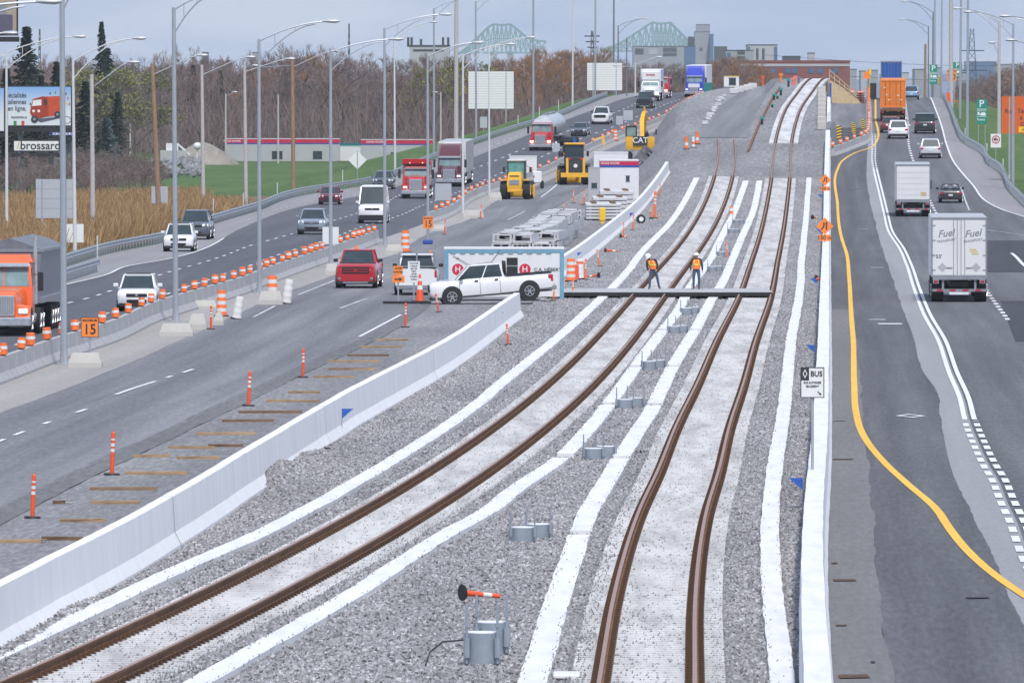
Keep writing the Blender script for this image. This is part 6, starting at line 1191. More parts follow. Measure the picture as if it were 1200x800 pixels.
# flat slabs with chains
for k in range(3):
    Y = 698 + k*15; u0, u1 = (687+8.5*k, 728+7*k); Xc = ((u0+u1)/2-600)/F*Y; z = float(g(Xc, Y)) 
    zt_ = HC - (239 - 7.5*k - HY)*Y/F; n = 5
    for i in range(n):
        hh = (zt_ - z)/n; m = MB(); m.box(-1.30,1.30,0,13,.06,hh,0,.03); m.box(-1.1,-.9,.1,12.9,0,.06); m.box(.9,1.1,.1,12.9,0,.06); o = m.build('flat_slab', 'precast_pale'); o.location = (Xc, Y, z + i*hh)
        tag(o, 'flat pale slab, %s of the %s stack in front of the grey trailer end' % (('lowest','second','third','fourth','topmost')[i], ('nearest','middle','farthest')[k]), 'slab', 'flat precast slabs')
    for s_ in (-.72,.72):
        m = MB()
        for j in range(16): a = .5+j*.75; m.box(s_-.12+.1*math.sin(j*1.7), s_+.12+.1*math.sin(j*1.7), a, a+.5, .0, .10)
        o = m.build('chain', 'wood_dark'); o.location = (Xc, Y, zt_+.005); tag(o, '%s dark chain on top of the %s slab stack' % ('left' if s_ < 0 else 'right', ('nearest','middle','farthest')[k]), 'chain', 'chains on the slabs')
# rubble / tools pile between wall and slabs
mat('rubble', (.12,.11,.12), .9, var=.5, scale=4)
def heap(name, label, cat, x, y, rx, ry, h, material, zone=None, Yd=None, n=26, rough=.1):
    p = P(x, y, zone=zone) if Yd is None else Vector(((x-600)/F*Yd, Yd, float(g((x-600)/F*Yd, Yd)))); rings = []; prof = ((1,-.2),(.94,.0),(.75,.30),(.5,.62),(.25,.88),(.08,.99))
    for f_, z in prof: rings.append([(rx*f_*math.cos(t)*(1+random.uniform(-rough,rough)), ry*f_*math.sin(t)*(1+random.uniform(-rough,rough)), h*z*(1+random.uniform(-rough,rough)*.6)) for t in np.linspace(0, 2*math.pi, n+1)[:-1]])
    o = MB().loft(rings).build(name, material, None, 30); o.location = p; return tag(o, label, cat)
heap('rubble_pile', 'dark rubble pile between the grey trailer end and the white wall', 'pile', 757, 207, 1.3, 4, 1.2, 'rubble', zone=PL, rough=.3)
heap('gravel_heap', 'big beige gravel heap left of the long low trailer', 'heap', 237, 190, 5.6, 14, 3.1, 'gravel_tan', Yd=1380, n=40, rough=.05) if mat('gravel_tan', (.27,.24,.20), .95, var=.25, scale=.8, stretch=(1,.3,1)) else 0
# rock pile at the foot of the heap
rk = [None]*3
for i in range(3):
    m = MB(); m.sphere((0,0,0), .5, 7, 0, .7, .9); m.v = [tuple(c*(1+random.uniform(-.22,.22)) for c in v) for v in m.v]; rk[i] = m
mat('rock', (.24,.24,.26), .9, var=.45, scale=1.3)
rm = [q.build('rock', 'rock') for q in rk]
for i in range(120):
    x = random.uniform(178, 236); y = random.uniform(186, 204) + (236-x)*.03
    o = rm[i] if i < 3 else bpy.data.objects.new('rock', rm[i % 3].data)
    if i >= 3: COL.objects.link(o)
    Yd = 1300 - (y-186)*9; o.location = ((x-600)/F*Yd, Yd, float(g((x-600)/F*Yd, Yd)) + .25 + max(0, (214-y-8)*.05)); s_ = random.uniform(.5,1.3); o.scale = (s_,s_,s_); o.rotation_euler = (random.random()*3, random.random()*3, 0)
    tag(o, 'grey rock in the pile at the foot of the gravel heap', 'rock', 'grey rocks piled before the gravel heap')
# conveyor machine left of the heap
b_ = Vector(((206-600)/F*1330, 1330, .1)); root = empty('crusher_machine', 'grey and white crushing machine partly behind the leaning wooden post', 'machine', b_)
m = MB(); m.box(-2.2,1.6,0,3,.6,2.2); [m.box(x,x+.2,0,.2,0,.6) for x in (-2,1.2)]; m.build('frame', 'trailer_grey', root); m = MB(); m.box(-1.4,.3,.5,2.5,2.2,3.2); m.loft([[(.3,.5,2.9),(.3,1.2,2.9),(.3,1.2,3.2),(.3,.5,3.2)],[(2.0,.5,1.4),(2.0,1.2,1.4),(2.0,1.2,1.7),(2.0,.5,1.7)]]); m.build('hopper', 'container_white', root); m = MB(); m.sphere((3.0,.8,2.8),.55,12); m.cyl((3.0,.8,0),(3.0,.8,2.4),.12,n=6); m.build('white_tank', 'container_white', root, 60)

# ------------------------------------------------------------------ machines
def loader(label, x, y, rear_dark, ang=0, sc=1.0):
    root = empty('wheel_loader', label, 'wheel loader'); m = MB(); w2 = 1.3
    if not rear_dark:
        m.loft([[(-.62,-3.0,.95),(.62,-3.0,.95),(.62,0,.9),(-.62,0,.9)],[(-.64,-3.05,1.3),(.64,-3.05,1.3),(.64,0,1.3),(-.64,0,1.3)],[(-.56,-2.85,2.1),(.56,-2.85,2.1),(.56,0,2.2),(-.56,0,2.2)],[(-.50,-2.6,2.3),(.50,-2.6,2.3),(.50,0,2.35),(-.50,0,2.35)]]); m.build('engine_hood', 'digger_yellow', root, 30)
        g_ = MB(); g_.box(-.42,.42,-3.08,-3.0,1.25,1.65); g_.build('rear_panel', 'alu', root); g_ = MB(); g_.box(-.4,.4,-2.95,-2.87,1.98,2.06); g_.build('rear_louvre', 'wood_dark', root)
        g_ = MB(); g_.box(-.6,.6,-3.0,-2.6,.6,.95,0,.05); g_.build('counterweight', 'digger_yellow', root)
    else:
        m.box(-.62,.62,-2.9,0,.95,2.25,0,.05); m.build('engine_hood', 'digger_dark', root)
        g_ = MB(); [g_.box(*q) for q in ((-.78,-.58,-3.0,-2.6,.9,2.2),(.58,.78,-3.0,-2.6,.9,2.2),(-1.2,1.2,-3.1,-2.6,.62,.98))]; g_.build('counterweight', 'digger_yellow', root)
        g_ = MB(); g_.cyl((0,-2.98,1.55),(0,-2.9,1.55),.16,n=14); g_.build('round_emblem', 'sign_white', root)
        for s_ in (-1,1): g_ = MB(); g_.box(s_*.45-.09,s_*.45+.09,-2.95,-2.89,2.02,2.2); g_.build('tail_light', 'tail_red', root)
    c = MB(); c.box(-.72,.72,-.6,1.0,1.5,3.25,0,.05); c.build('cab_glass', 'glass' if rear_dark else 'cab_teal', root)
    c = MB(); [c.box(sx*.72-.05,sx*.72+.05,yy-.05,yy+.05,1.5,3.25) for sx in (-1,1) for yy in (-.6,1.0)]; c.box(-.76,.76,-.64,-.58,1.5,1.62); c.build('cab_frame', 'digger_dark', root)
    c = MB(); c.box(-.8,.8,-.75,1.1,3.25,3.42,0,.05); c.build('cab_roof', 'digger_yellow' if rear_dark else 'precast_pale', root)
    for sx in (-1,1):
        q = MB(); q.box(sx*1.15-.1,sx*1.15+.1,.6,.66,2.3,2.75); q.cyl((sx*.75,.6,2.9),(sx*1.15,.6,2.7),.02,n=4); q.build('mirror', 'trim_black', root)
        for yy in (-1.5, 1.7): wheel(root, sx*(w2-.32), yy, .78, .62, rimc='digger_yellow', simple=True)
        q = MB(); q.box(*sorted((sx*.7,sx*1.25)),-2.3,-.9,1.62,1.72); q.build('fender', 'digger_dark' if rear_dark else 'digger_yellow', root)
    q = MB(); q.loft([[(-1.35,3.2,.15),(1.35,3.2,.15),(1.35,3.3,1.25),(-1.35,3.3,1.25)],[(-1.35,4.3,.1),(1.35,4.3,.1),(1.35,4.35,.2),(-1.35,4.35,.2)]]); [q.box(sx*.5-.1,sx*.5+.1,1.0,3.3,.9,1.2) for sx in (-1,1)]; q.build('bucket_arm', 'digger_yellow', root)
    p = P(x, y, zone=PL); root.location = p + Vector((0,3.1*sc,.03)); root.scale = (sc,sc,sc); root.rotation_euler = (0,0,-ang); return root
mat('cab_teal', (.10,.28,.27), .15, spec=.8, var=.3)
loader('yellow wheel loader seen from behind with a light roof, beside the barrier', 605.5, 234, False, ang=R(4), sc=1.0)
loader('darker wheel loader with a yellow roof and a round white emblem on its rear', 673, 217, True, ang=R(-2), sc=1.15)
# white service truck and white small machine beside the loader
site_trailer('service_truck', 'white box of a service truck parked beyond the yellow loader', 'truck', 597, 629, 184, 219, 5, 'container_white', Yd=905, corner=False)
root = empty('skid_machine', 'small white machine with a red light right of the yellow loader', 'machine', P(630.5, 221, zone=PL)); m = MB(); m.box(-.45,.35,0,1.5,.5,1.6,0,.08); m.build('body', 'car_white', root); m = MB(); m.box(-.6,-.3,-.02,1.4,0,.75,0,.1); m.box(.2,.55,-.02,1.4,0,.75,0,.1); m.build('wheels', 'tyre', root); m = MB(); m.box(-.45,-.33,-.03,0,1.0,1.2); m.build('tail_light', 'tail_red', root)
# excavator
p = P(750, 199, zone=PL); s = S(p.y); root = empty('excavator', 'yellow tracked excavator seen from behind with its boom raised', 'excavator', p, rz=0)
for sx in (-1,1): m = MB(); m.box(sx*1.05-.3,sx*1.05+.3,-1.5,2.6,0,.85,0,.2); m.build('track', 'tyre', root)
m = MB(); m.loft([[(-1.35,-1.6,1.05),(1.35,-1.6,1.05),(1.35,1.5,1.05),(-1.35,1.5,1.05)],[(-1.42,-1.75,1.5),(1.42,-1.75,1.5),(1.42,1.5,1.5),(-1.42,1.5,1.5)],[(-1.42,-1.7,2.35),(1.42,-1.7,2.35),(1.42,1.5,2.35),(-1.42,1.5,2.35)]]); m.build('counterweight', 'digger_yellow', root, 30)
m = MB(); m.box(-.72,.72,-1.80,-1.70,1.45,2.4); m.build('rear_panel', 'digger_dark', root); text('CAT', .78, facing(0,-1.83,1.98), 'sign_white', root, wx=1.0)
m = MB(); m.box(-1.38,-.35,0,1.7,2.35,3.35,0,.08); m.build('cab_glass', 'glass_pale', root); m = MB(); m.box(-1.42,-.30,-.05,1.75,3.32,3.45); [m.box(x_-.06,x_+.06,yy-.06,yy+.06,2.35,3.35) for x_ in (-1.38,-.35) for yy in (0,1.7)]; m.build('cab_frame', 'digger_dark', root)
m = MB(); m.tube([(.25,.8,2.2),(.25,3.2,3.9),(.45,4.4,4.7),(.62,5.0,4.8)], [.26,.30,.24,.18], 4); m.build('boom', 'digger_yellow', root); m = MB(); m.tube([(.5,4.9,5.3),(.62,5.4,4.4),(.62,6.2,2.8)], [.10,.2,.13], 4); m.build('stick', 'digger_yellow', root)
m = MB(); m.tube([(.62,6.1,2.8),(.62,6.6,2.0),(.62,6.0,1.6)], [.3,.5,.35], 6); m.build('bucket', 'digger_dark', root); m = MB(); m.cyl((.25,1.4,2.2),(.3,3.6,3.6),.08,n=6); m.build('hydraulic_ram', 'chrome', root)
m = MB(); m.box(1.55,1.7,.9,1.0,2.5,3.1); m.cyl((1.3,.9,2.4),(1.62,.95,2.9),.03,n=4); m.build('mirror', 'trim_black', root)
p = P(702, 171, zone=PL); m = MB(); m.loft([[(-1,0,0),(.6,0,0),(.6,1.2,0),(-1,1.2,0)],[(-.7,.1,.7),(.6,.1,1.1),(.6,1.1,1.1),(-.7,1.1,.7)]]); o = m.build('digging_bucket', 'digger_yellow'); o.location = p; tag(o, 'yellow bucket lying left of the two far striped drums', 'bucket')
# dark truck cab beside tanker (blue and black)
p = P(669, 190, zone=PL); root = empty('flatbed_truck', 'dark flatbed truck seen between the tanker and the dark loader', 'truck', p + Vector((0,3,0))); m = MB(); m.box(-.9,1.0,-3,3,.9,1.1); m.box(-.8,.8,-2.9,-1.2,1.1,2.6,0,.1); m.build('cab', 'trim_black', root); m = MB(); m.box(.2,.55,-3.05,-2.9,1.9,2.5); m.build('blue_panel', 'blue', root)
for sx in (-1,1): [wheel(root, sx*.85, yy, .48, .3, simple=True) for yy in (-2,2)]
# white stack edge right of wall gap: broken pale stones on the ramp edge
for i in range(26):
    t = i/25; x = 826 + 20*t + random.uniform(-2,2); y = 148 - 34*t + random.uniform(-2,2); p = P(x, y); m = MB(); a = random.uniform(.15,.36); m.box(-a,a,-a*.7,a*.7,0,a*.9,0,.06); o = m.build('loose_block', 'precast'); o.location = p; o.rotation_euler = (0,0,random.random()); tag(o, 'pale broken block in the heap along the left edge of the ramp road', 'block', 'pale blocks along the ramp road')
for i, x in enumerate((860,866,872,877,882)):
    p = P(x, 110 - 1.6*i); m = MB(); m.box(-.5,.5,0,1.2,0,.6,0,.05); o = m.build('loose_block', 'precast_pale'); o.location = p; tag(o, 'pale block in the row at the top left of the ramp road', 'block', 'pale blocks at the top of the ramp road')
# ------------------------------------------------------------------ crest: rail lengths, posts, ramp of timber, block column
RL = Line([(877,178),(884,160),(893,140),(901,124),(908,112),(914,104)])
m = MB(); Y = np.linspace(float(RL.Y[0]), float(RL.Y[-1]), 40); m.loft([[(float(RL(y))+a, y, float(g(RL(y), y))+b_) for a, b_ in ((-.10,0),(.10,0),(.10,.2),(-.10,.2))] for y in Y]); tag(m.build('rail_stack', 'rust'), 'rusty rail lying along the right edge of the ramp road', 'rail')
for i, (x, y, h, c) in enumerate(((893,146,9,'teal'),(905,126,4,'teal'),(907,117,7,'teal'),(911,116,4,'teal'),(915,112,9,'teal'),(924,102,10,'teal'),(929,100,9,'pink_flag'),(915,96,10,'sign_orange'),(894,95,12,'orange_red'),(936,98,8,'pole_dark'),(932,99,10,'pink_flag'))):
    p = P(x, y); s = S(p.y); m = MB(); H_ = h/s; m.cyl((0,0,0),(0,0,H_*.7),.12,.12,8,0); m.cyl((0,0,H_*.7),(0,0,H_),.22,.2,8,1); o = m.build('marker_post', ['trim_black' if c == 'teal' else c, c]); o.location = p
    tag(o, '%s capped post, %s from below at the crest' % ({'teal':'teal','pink_flag':'pink','sign_orange':'orange','orange_red':'red orange','pole_dark':'dark'}[c], ['first','second','third','fourth','fifth','sixth','seventh','eighth','ninth','tenth','eleventh'][i]), 'marker post', 'coloured posts at the crest')
Yc = 905
for i in range(9):
    Y = 905 + i*13; X = (963.0-600)/F*Y; z = float(g(X, Y)); m = MB(); m.box(-.42,.42,0,2.2,0,.85 ,0,.05); o = m.build('concrete_block', 'pale_concrete'); o.location = (X, Y, z); tag(o, '%s grey block from below in the column beside the white slab' % (ordn + ['ninth'])[i], 'concrete block', 'column of grey blocks beside the white slab')
Y = 1035; X = (971-600)/F*Y; z = float(g((978-600)/F*Y, Y)); root = empty('timber_ramp', 'timber ramp with a sloping handrail on the crest left of the orange drums', 'ramp', (X, Y, z)); s = S(Y)
m = MB(); zt = HC - (93-HY)/s - z; m.prism([(0,0),(3.6,0),(2.9,.35*zt),(0,zt)], 'y', 0, 3); m.build('ramp_side', 'wood_new', root)
m = MB(); zt2 = HC - (81-HY)/s - z
for k in range(6): x_ = .1+k*.55; zb = zt*(1-x_/3.9); m.box(x_-.04,x_+.04,-.08,-.01,zb-.1,zb+ (zt2-zt)*(.95-.1*k))
for q in (.45,.95): m.loft([[(.05,-.14,zt+(zt2-zt)*q-.05),(.05,-.09,zt+(zt2-zt)*q-.05),(.05,-.09,zt+(zt2-zt)*q+.05),(.05,-.14,zt+(zt2-zt)*q+.05)],[(3.2,-.14,.18*zt+(zt2-zt)*q*.5-.05),(3.2,-.09,.18*zt+(zt2-zt)*q*.5-.05),(3.2,-.09,.18*zt+(zt2-zt)*q*.5+.05),(3.2,-.14,.18*zt+(zt2-zt)*q*.5+.05)]])
m.build('handrail', 'wood_new', root); m = MB(); [m.box(-.6+.12*k,-.5+.12*k,0,1,zt*(.2+.1*k),zt*(.5+.12*k)) for k in range(4)]; m.build('dark_props', 'wood_dark', root)
p = Vector(((973-600)/F*1005, 1005, 0)); p.z = float(g(p.x, p.y)); m = MB(); m.box(-.12,.12,-.1,.1,0,2.6); m.box(-.12,.12,-.1,.1,0,.1); o = m.build('blue_post', 'blue'); o.location = p; tag(o, 'upright blue post at the foot of the timber ramp', 'post')
for i, (x, y, n) in enumerate(((1006,112,5),(1010,112,5),(984,112,1),(988,112,1),(994,112,1),(999,102,1),(978,112,1),(1017,110,2))):
    for k in range(n):
        Y = 1040; X = (x-600)/F*Y; z = float(g(X, Y)); m = drum_mb((0,1,0), .27 if n > 1 else .6, .24); o = m.build('stored_drum', ['orange_red','band_white','black']); o.location = (X, Y, z + .27*k + (1.0 if y < 105 else 0)); tag(o, 'small orange drum stored at the foot of the timber ramp', 'drum', 'orange drums stored on the crest')
o = MB().box(-.35,.35,0,.7,0,.0+1.9).build('cabinet', 'trim_black'); Y = 1080; o.location = ((1023.5-600)/F*Y, Y, float(g((1023.5-600)/F*Y, Y))); tag(o, 'black cabinet left of the container trucks at the crest', 'cabinet')
# curved barrier on the closed lane with orange markers
CB = [(976,183),(985,180),(995,176),(1004,172.5),(1012,169.5),(1017,166),(1018.5,158),(1018.5,148),(1018,138),(1018,128),(1017.5,120),(1017.5,114)]
pts = [P(x, y) for x, y in CB]; pl = [pts[0]]
for a, b_ in zip(pts[:-1], pts[1:]):
    n = max(1, int((b_-a).length/2.0)); pl += [a.lerp(b_, k/n) for k in range(1, n+1)]
m = MB(); rings = []
for i, q in enumerate(pl):
    d = (pl[min(i+1,len(pl)-1)] - pl[max(i-1,0)]); a = math.atan2(d.x, d.y); zg = float(g(q.x, q.y)); rings.append([(q.x+x_*math.cos(a), q.y-x_*math.sin(a), zg+zz) for x_, zz in SEG])
m.loft(rings); tag(m.build('curved_barrier', 'grey_concrete'), 'curved grey barrier closing the left lane of the right highway', 'barrier')
acc = 0
for i in range(0, len(pl), 3):
    q = pl[i]; top_marker(q.x, q.y, float(g(q.x,q.y)) + .83, 'orange marker on the curved barrier of the closed lane', 'orange markers on the curved barrier')
# orange flags on the right guardrail
for i, (x0, y0, x1, y1) in enumerate(((1109,108,1114,123),(1116,117,1123,120))):
    Y = 1000; s = S(Y); X = (x0-600)/s; z = float(g(X, Y)); m = MB(); a = HC-(y0-HY)/s; b_ = HC-(y1-HY)/s; m.prism([(0,a-z),(.4,a-z-.1),((x1-x0)/s,b_-z+.1),((x1-x0)/s-.3,b_-z)], 'y', 0, .05); m.cyl(((x1-x0)/s,.03,0),((x1-x0)/s,.03,b_-z+.2),.02,n=5); o = m.build('orange_flag', 'orange_red'); o.location = (X, Y, z); tag(o, ('large orange flag drooping beside the guardrail at the crest','small orange flag right of the large drooping one')[i], 'flag')
# ------------------------------------------------------------------ billboards
def billboard(label, x0, x1, y0, y1, yb, Yd, drawf, face='board_sky', cat='billboard', legs=2):
    xc = (x0+x1)/2; X = (xc-600)/F*Yd; z = float(g(X, Yd)); s = S(Yd); w_ = (x1-x0)/s; z0 = HC-(y1-HY)/s-z; z1 = HC-(y0-HY)/s-z; root = empty('billboard', label, cat, (X, Yd, z))
    m = MB(); m.box(-w_/2,w_/2,0,.5,z0,z1); m.box(-w_/2-.1,w_/2+.1,-.6,.4,z0-.5,z0-.1); m.build('frame', 'trim_black', root)
    for k in range(legs): q = -w_*.3 + w_*.6*k/max(1,legs-1); m = MB(); m.cyl((q,.4,-.3),(q,.4,z0),.22,n=10); m.build('leg', 'pole_dark', root)
    m = MB(); m.box(-w_/2+.12,w_/2-.12,-.03,0,z0+.12,z1-.12); m.build('panel', face, root)
    if drawf: drawf(root, w_, z0, z1)
    return root
m_ = mat('board_sky', (.28,.45,.70), .6); t = m_.node_tree; b = t.nodes['Principled BSDF']
tcn = t.nodes.new('ShaderNodeTexCoord'); sx_ = t.nodes.new('ShaderNodeSeparateXYZ'); rr = t.nodes.new('ShaderNodeValToRGB'); rr.color_ramp.elements[0].position = .35; rr.color_ramp.elements[0].color = (.66,.68,.72,1); rr.color_ramp.elements[1].position = 1; rr.color_ramp.elements[1].color = (.20,.38,.70,1)
t.links.new(tcn.outputs['Generated'], sx_.inputs[0]); t.links.new(sx_.outputs[2], rr.inputs[0]); t.links.new(rr.outputs[0], b.inputs['Base Color'])
mat('ad_red', (.55,.07,.02), .5); mat('ad_red_dark', (.36,.04,.012), .5); mat('ad_green', (.03,.25,.06), .5); mat('ad_beige', (.36,.30,.24), .6); mat('ad_purple', (.10,.09,.14), .6)
def advert(root, w_, z0, z1):
    h = z1-z0; X = lambda a: -w_/2 + a*w_; Z = lambda b_: z1 - b_*h; Y = -.045
    for k, (wd, yy) in enumerate((('spécialités',.24),('italiennes',.40),('en ligne.',.56))): text(wd, h*.17, facing(X(.30), Y, Z(yy)), 'ink', root, align='RIGHT', wx=.8)
    text('depaisitalia.ca', h*.09, facing(X(.31), Y, Z(.77)), 'ink', root, align='RIGHT', wx=.8)
    def poly(n, c, pts, y=Y): m = MB(); m.prism([(X(a), Z(b_)) for a, b_ in pts], 'y', y-.01, y+.004); m.build(n, c, root)
    poly('van_shadow', 'ad_purple', [(.44,.82),(.52,.90),(.86,.78),(.86,.74)])
    poly('van_box', 'ad_red', [(.58,.27),(.84,.25),(.86,.30),(.86,.70),(.62,.76),(.58,.72)], Y-.012); poly('van_cab', 'ad_red_dark', [(.40,.33),(.55,.26),(.62,.28),(.64,.52),(.64,.74),(.50,.80),(.40,.78),(.355,.66),(.37,.50)], Y-.024)
    poly('van_windscreen', 'sign_white', [(.405,.36),(.53,.34),(.53,.48),(.385,.50)], Y-.036); poly('van_side_window', 'ink', [(.565,.34),(.615,.34),(.615,.48),(.57,.48)], Y-.036)
    for cx, cz, q in ((.425,.82,.085),(.775,.70,.075)): m = MB(); m.cyl((X(cx),Y-.05,Z(cz)),(X(cx),Y-.038,Z(cz)),q*h,n=18); m.build('van_wheel', 'ink', root); m = MB(); m.cyl((X(cx),Y-.056,Z(cz)),(X(cx),Y-.05,Z(cz)),q*h*.45,n=14); m.build('van_hub', 'alu', root)
    for cx in (.41,.49): m = MB(); m.cyl((X(cx),Y-.05,Z(.62)),(X(cx),Y-.038,Z(.62)),.035*h,n=12); m.build('van_lamp', 'sign_white', root)
    for k, (a, b_, c) in enumerate(((.66,.16,'ink'),(.74,.14,'ad_green'),(.90,.17,'ink'),(.93,.28,'ad_red'),(.91,.40,'yellow_sign'),(.95,.42,'ad_red'),(.355,.42,'ink'))): poly('confetti', c, [(a,b_),(a+.018,b_+.01),(a+.012,b_+.06),(a-.006,b_+.05)])
    poly('green_square', 'ad_green', [(.105,.86),(.15,.86),(.15,.98),(.105,.98)]); poly('red_square', 'ad_red', [(.225,.86),(.27,.86),(.27,.98),(.225,.98)])
    m = MB(); n = 20; [m.quad(*[(X(.915)+q*math.cos(t_)*.075*w_, Y, Z(.84)+q*math.sin(t_)*.09*h) for q, t_ in ((1,a),(1,a+2*math.pi/n),(.86,a+2*math.pi/n),(.86,a))]) for a in np.linspace(0, 2*math.pi, n+1)[:-1]]; m.build('oval_ring', 'ink', root)
billboard('wide billboard with a red three-wheeled van on a pale blue picture', 8, 84.5, 100.5, 148.5, 230, 905, advert)
billboard('pale blue billboard cut off by the left edge of the frame', -50, 6, 102, 155, 230, 930, None)
def brs(root, w_, z0, z1): text('brossard', (z1-z0)*.95, facing(w_*.08, -.05, (z0+z1)/2), 'ink', root, wx=1.0); text('//', (z1-z0)*.8, facing(-w_*.36, -.05, (z0+z1)/2), 'logo_gold', root)
billboard('white name board reading brossard under the big billboard', 15, 70.5, 164, 178, 230, 880, brs, face='sign_white', cat='sign')
def dz(root, w_, z0, z1): text('DIX30 - DUEL', (z1-z0)*.9, facing(0, -.05, (z0+z1)/2), 'site_blue', root, wx=.95)
billboard('small white strip sign with blue letters below the big billboard', 60, 86, 154, 160, 230, 890, dz, face='sign_white', cat='sign')
def tall(root, w_, z0, z1):
    h = z1-z0; m = MB(); m.box(-w_*.1,w_*.40,-.045,-.035,z0+.02*h,z0+.30*h,0,.0); m.build('grey_shape', 'ad_purple', root); m = MB(); m.box(0,w_*.28,-.05,-.046,z0+.3*h,z0+.44*h); m.build('grey_top_shape', 'alu', root)
billboard('tall beige billboard high in the upper left corner', -40, 21, -40, 42, 260, 760, tall, face='ad_beige', legs=1)
p = Vector((-595/F*740, 740, 0)); 
# ------------------------------------------------------------------ plants
def leafmat(n, c, v=.3): return mat(n, c, .9, var=v, scale=.9, spec=.1)
leafmat('bark_grey', (.15,.125,.115)); leafmat('twig_brown', (.26,.175,.14)); leafmat('twig_purple', (.205,.150,.145)); leafmat('twig_grey', (.22,.18,.165)); leafmat('twig_russet', (.30,.155,.075)); leafmat('bud_yellow', (.34,.33,.05)); leafmat('bud_olive', (.22,.23,.06)); leafmat('needle_dark', (.016,.032,.022)); leafmat('needle_blue', (.065,.105,.105)); leafmat('reed_tan', (.38,.25,.13), .4); leafmat('reed_brown', (.30,.19,.095), .35); leafmat('twig_haze', (.16,.12,.11))
def ribbon(m, a, b_, w_, k=0):
    a = Vector(a); b_ = Vector(b_); d = (b_-a); s_ = d.cross(Vector((random.uniform(-1,1), random.uniform(-1,1), random.uniform(-.3,.3)))).normalized() * w_/2
    o = len(m.v); m.v += [tuple(a-s_), tuple(a+s_), tuple(b_+s_*.4), tuple(b_-s_*.4)]; m.f.append((o,o+1,o+2,o+3)); m.m.append(k)
def bare_tree(seed, H, spread, dens=1.0, buds=0, upright=.6):
    rd = random.Random(seed); tr = MB(); cr = MB()
    tr.tube([(0,0,-.3),(rd.uniform(-.2,.2),0,H*.25),(rd.uniform(-.3,.3),rd.uniform(-.3,.3),H*.55)], [H*.014,H*.010,H*.006], 6)
    def grow(p, d, L, w_, dep):
        q = p + d*L
        if dep <= 1: tr.cyl(p, q, w_, w_*.6, 4, 0, False)
        else: ribbon(cr, p, q, max(w_*2, .045))
        if dep >= 5:
            if buds and rd.random() < buds:
                c = q; e = .13; o = len(cr.v); a = Vector((rd.uniform(-1,1),rd.uniform(-1,1),rd.uniform(-1,1))).normalized()*e; b2 = a.orthogonal().normalized()*e; cr.v += [tuple(c-a), tuple(c-b2), tuple(c+a), tuple(c+b2)]; cr.f.append((o,o+1,o+2,o+3)); cr.m.append(1)
            return
        n = int((3 if dep < 3 else 4)*dens + rd.random())
        for k in range(n):
            f_ = .45+.55*rd.random(); v = Vector((rd.gauss(0,1),rd.gauss(0,1),rd.gauss(0,.6)))
            nd = (d*1.0 + v*.55 + Vector((0,0,upright*.45))).normalized(); grow(p + d*L*f_, nd, L*rd.uniform(.55,.75), w_*.5, dep+1)
    for k in range(9):
        z = H*(.16+.40*k/8); a = k*2.4+rd.random(); el = rd.uniform(.35,.9)*(.6+.5*upright)
        d = Vector((math.cos(a)*math.cos(el), math.sin(a)*math.cos(el), math.sin(el))); grow(Vector((0,0,z)), d, spread*rd.uniform(.35,.5)*(1-.3*k/8), H*.006, 1)
    # lift to requested height
    zm = max(v[2] for v in cr.v); sc = H/zm; cr.v = [(a, b2, c*sc) for a, b2, c in cr.v]; tr.v = [(a, b2, c*sc) for a, b2, c in tr.v]
    return tr, cr
def conifer(seed, H, Rr):
    rd = random.Random(seed); tr = MB(); tr.cyl((0,0,-.2),(0,0,H*.97),H*.016,.03,6); cr = MB()
    n = int(H*3.0)
    for i in range(n):
        z = H*(.06+.92*i/n); rad = Rr*(1-(z/H))**.85*rd.uniform(.55,1.2)+.12
        for k in range(10):
            a = rd.uniform(0, 2*math.pi); L = rad*rd.uniform(.6,1.1); d = Vector((math.cos(a), math.sin(a), -.28)); p0 = Vector((0,0,z))
            for j in range(5):
                f_ = .25+.75*j/4; c = p0 + d*L*f_ + Vector((rd.uniform(-.1,.1),rd.uniform(-.1,.1),rd.uniform(-.12,.12))); e = .34*(1-.35*f_)*min(1, .4+H/14)
                o = len(cr.v); u = Vector((math.cos(a+rd.uniform(-.8,.8)), math.sin(a+rd.uniform(-.8,.8)), rd.uniform(-.5,.1)))*e; v = u.cross(Vector((0,0,1))).normalized()*e*.5 + Vector((0,0,-.12))
                cr.v += [tuple(c-v), tuple(c+u), tuple(c+v), tuple(c-u*.4)]; cr.f.append((o,o+1,o+2,o+3)); cr.m.append(0)
    return tr, cr
TREE = {}
def tree_proto(key, tr, cr, name, mats):
    TREE[key] = (name, tr.build('t', 'bark_grey'), cr.build('t', mats)); 
    for o in TREE[key][1:]: COL.objects.unlink(o)
for i, (H, sp, c, up) in enumerate(((17,9,'twig_purple',.5),(16,10,'twig_brown',.4),(15,8,'twig_grey',.6),(18,10,'twig_purple',.5))):
    tr, cr = bare_tree(10+i, H, sp, 1.12, 0, up); tree_proto(('bare', i), tr, cr, 'bare_tree', c)
tr, cr = bare_tree(31, 15, 8, 1.12, .0, .7); tree_proto(('russet', 0), tr, cr, 'bare_tree', 'twig_russet')
tr, cr = bare_tree(33, 13, 8, 1.15, .55, .5); tree_proto(('yellow', 0), tr, cr, 'budding_tree', ['twig_grey','bud_yellow'])
tr, cr = bare_tree(34, 13, 8, 1.15, .5, .5); tree_proto(('olive', 0), tr, cr, 'budding_tree', ['twig_grey','bud_olive'])
tr, cr = conifer(41, 16, 3.4); tree_proto(('fir', 0), tr, cr, 'conifer', 'needle_dark'); tr, cr = conifer(42, 8, 2.2); tree_proto(('blue', 0), tr, cr, 'blue_spruce', 'needle_blue')
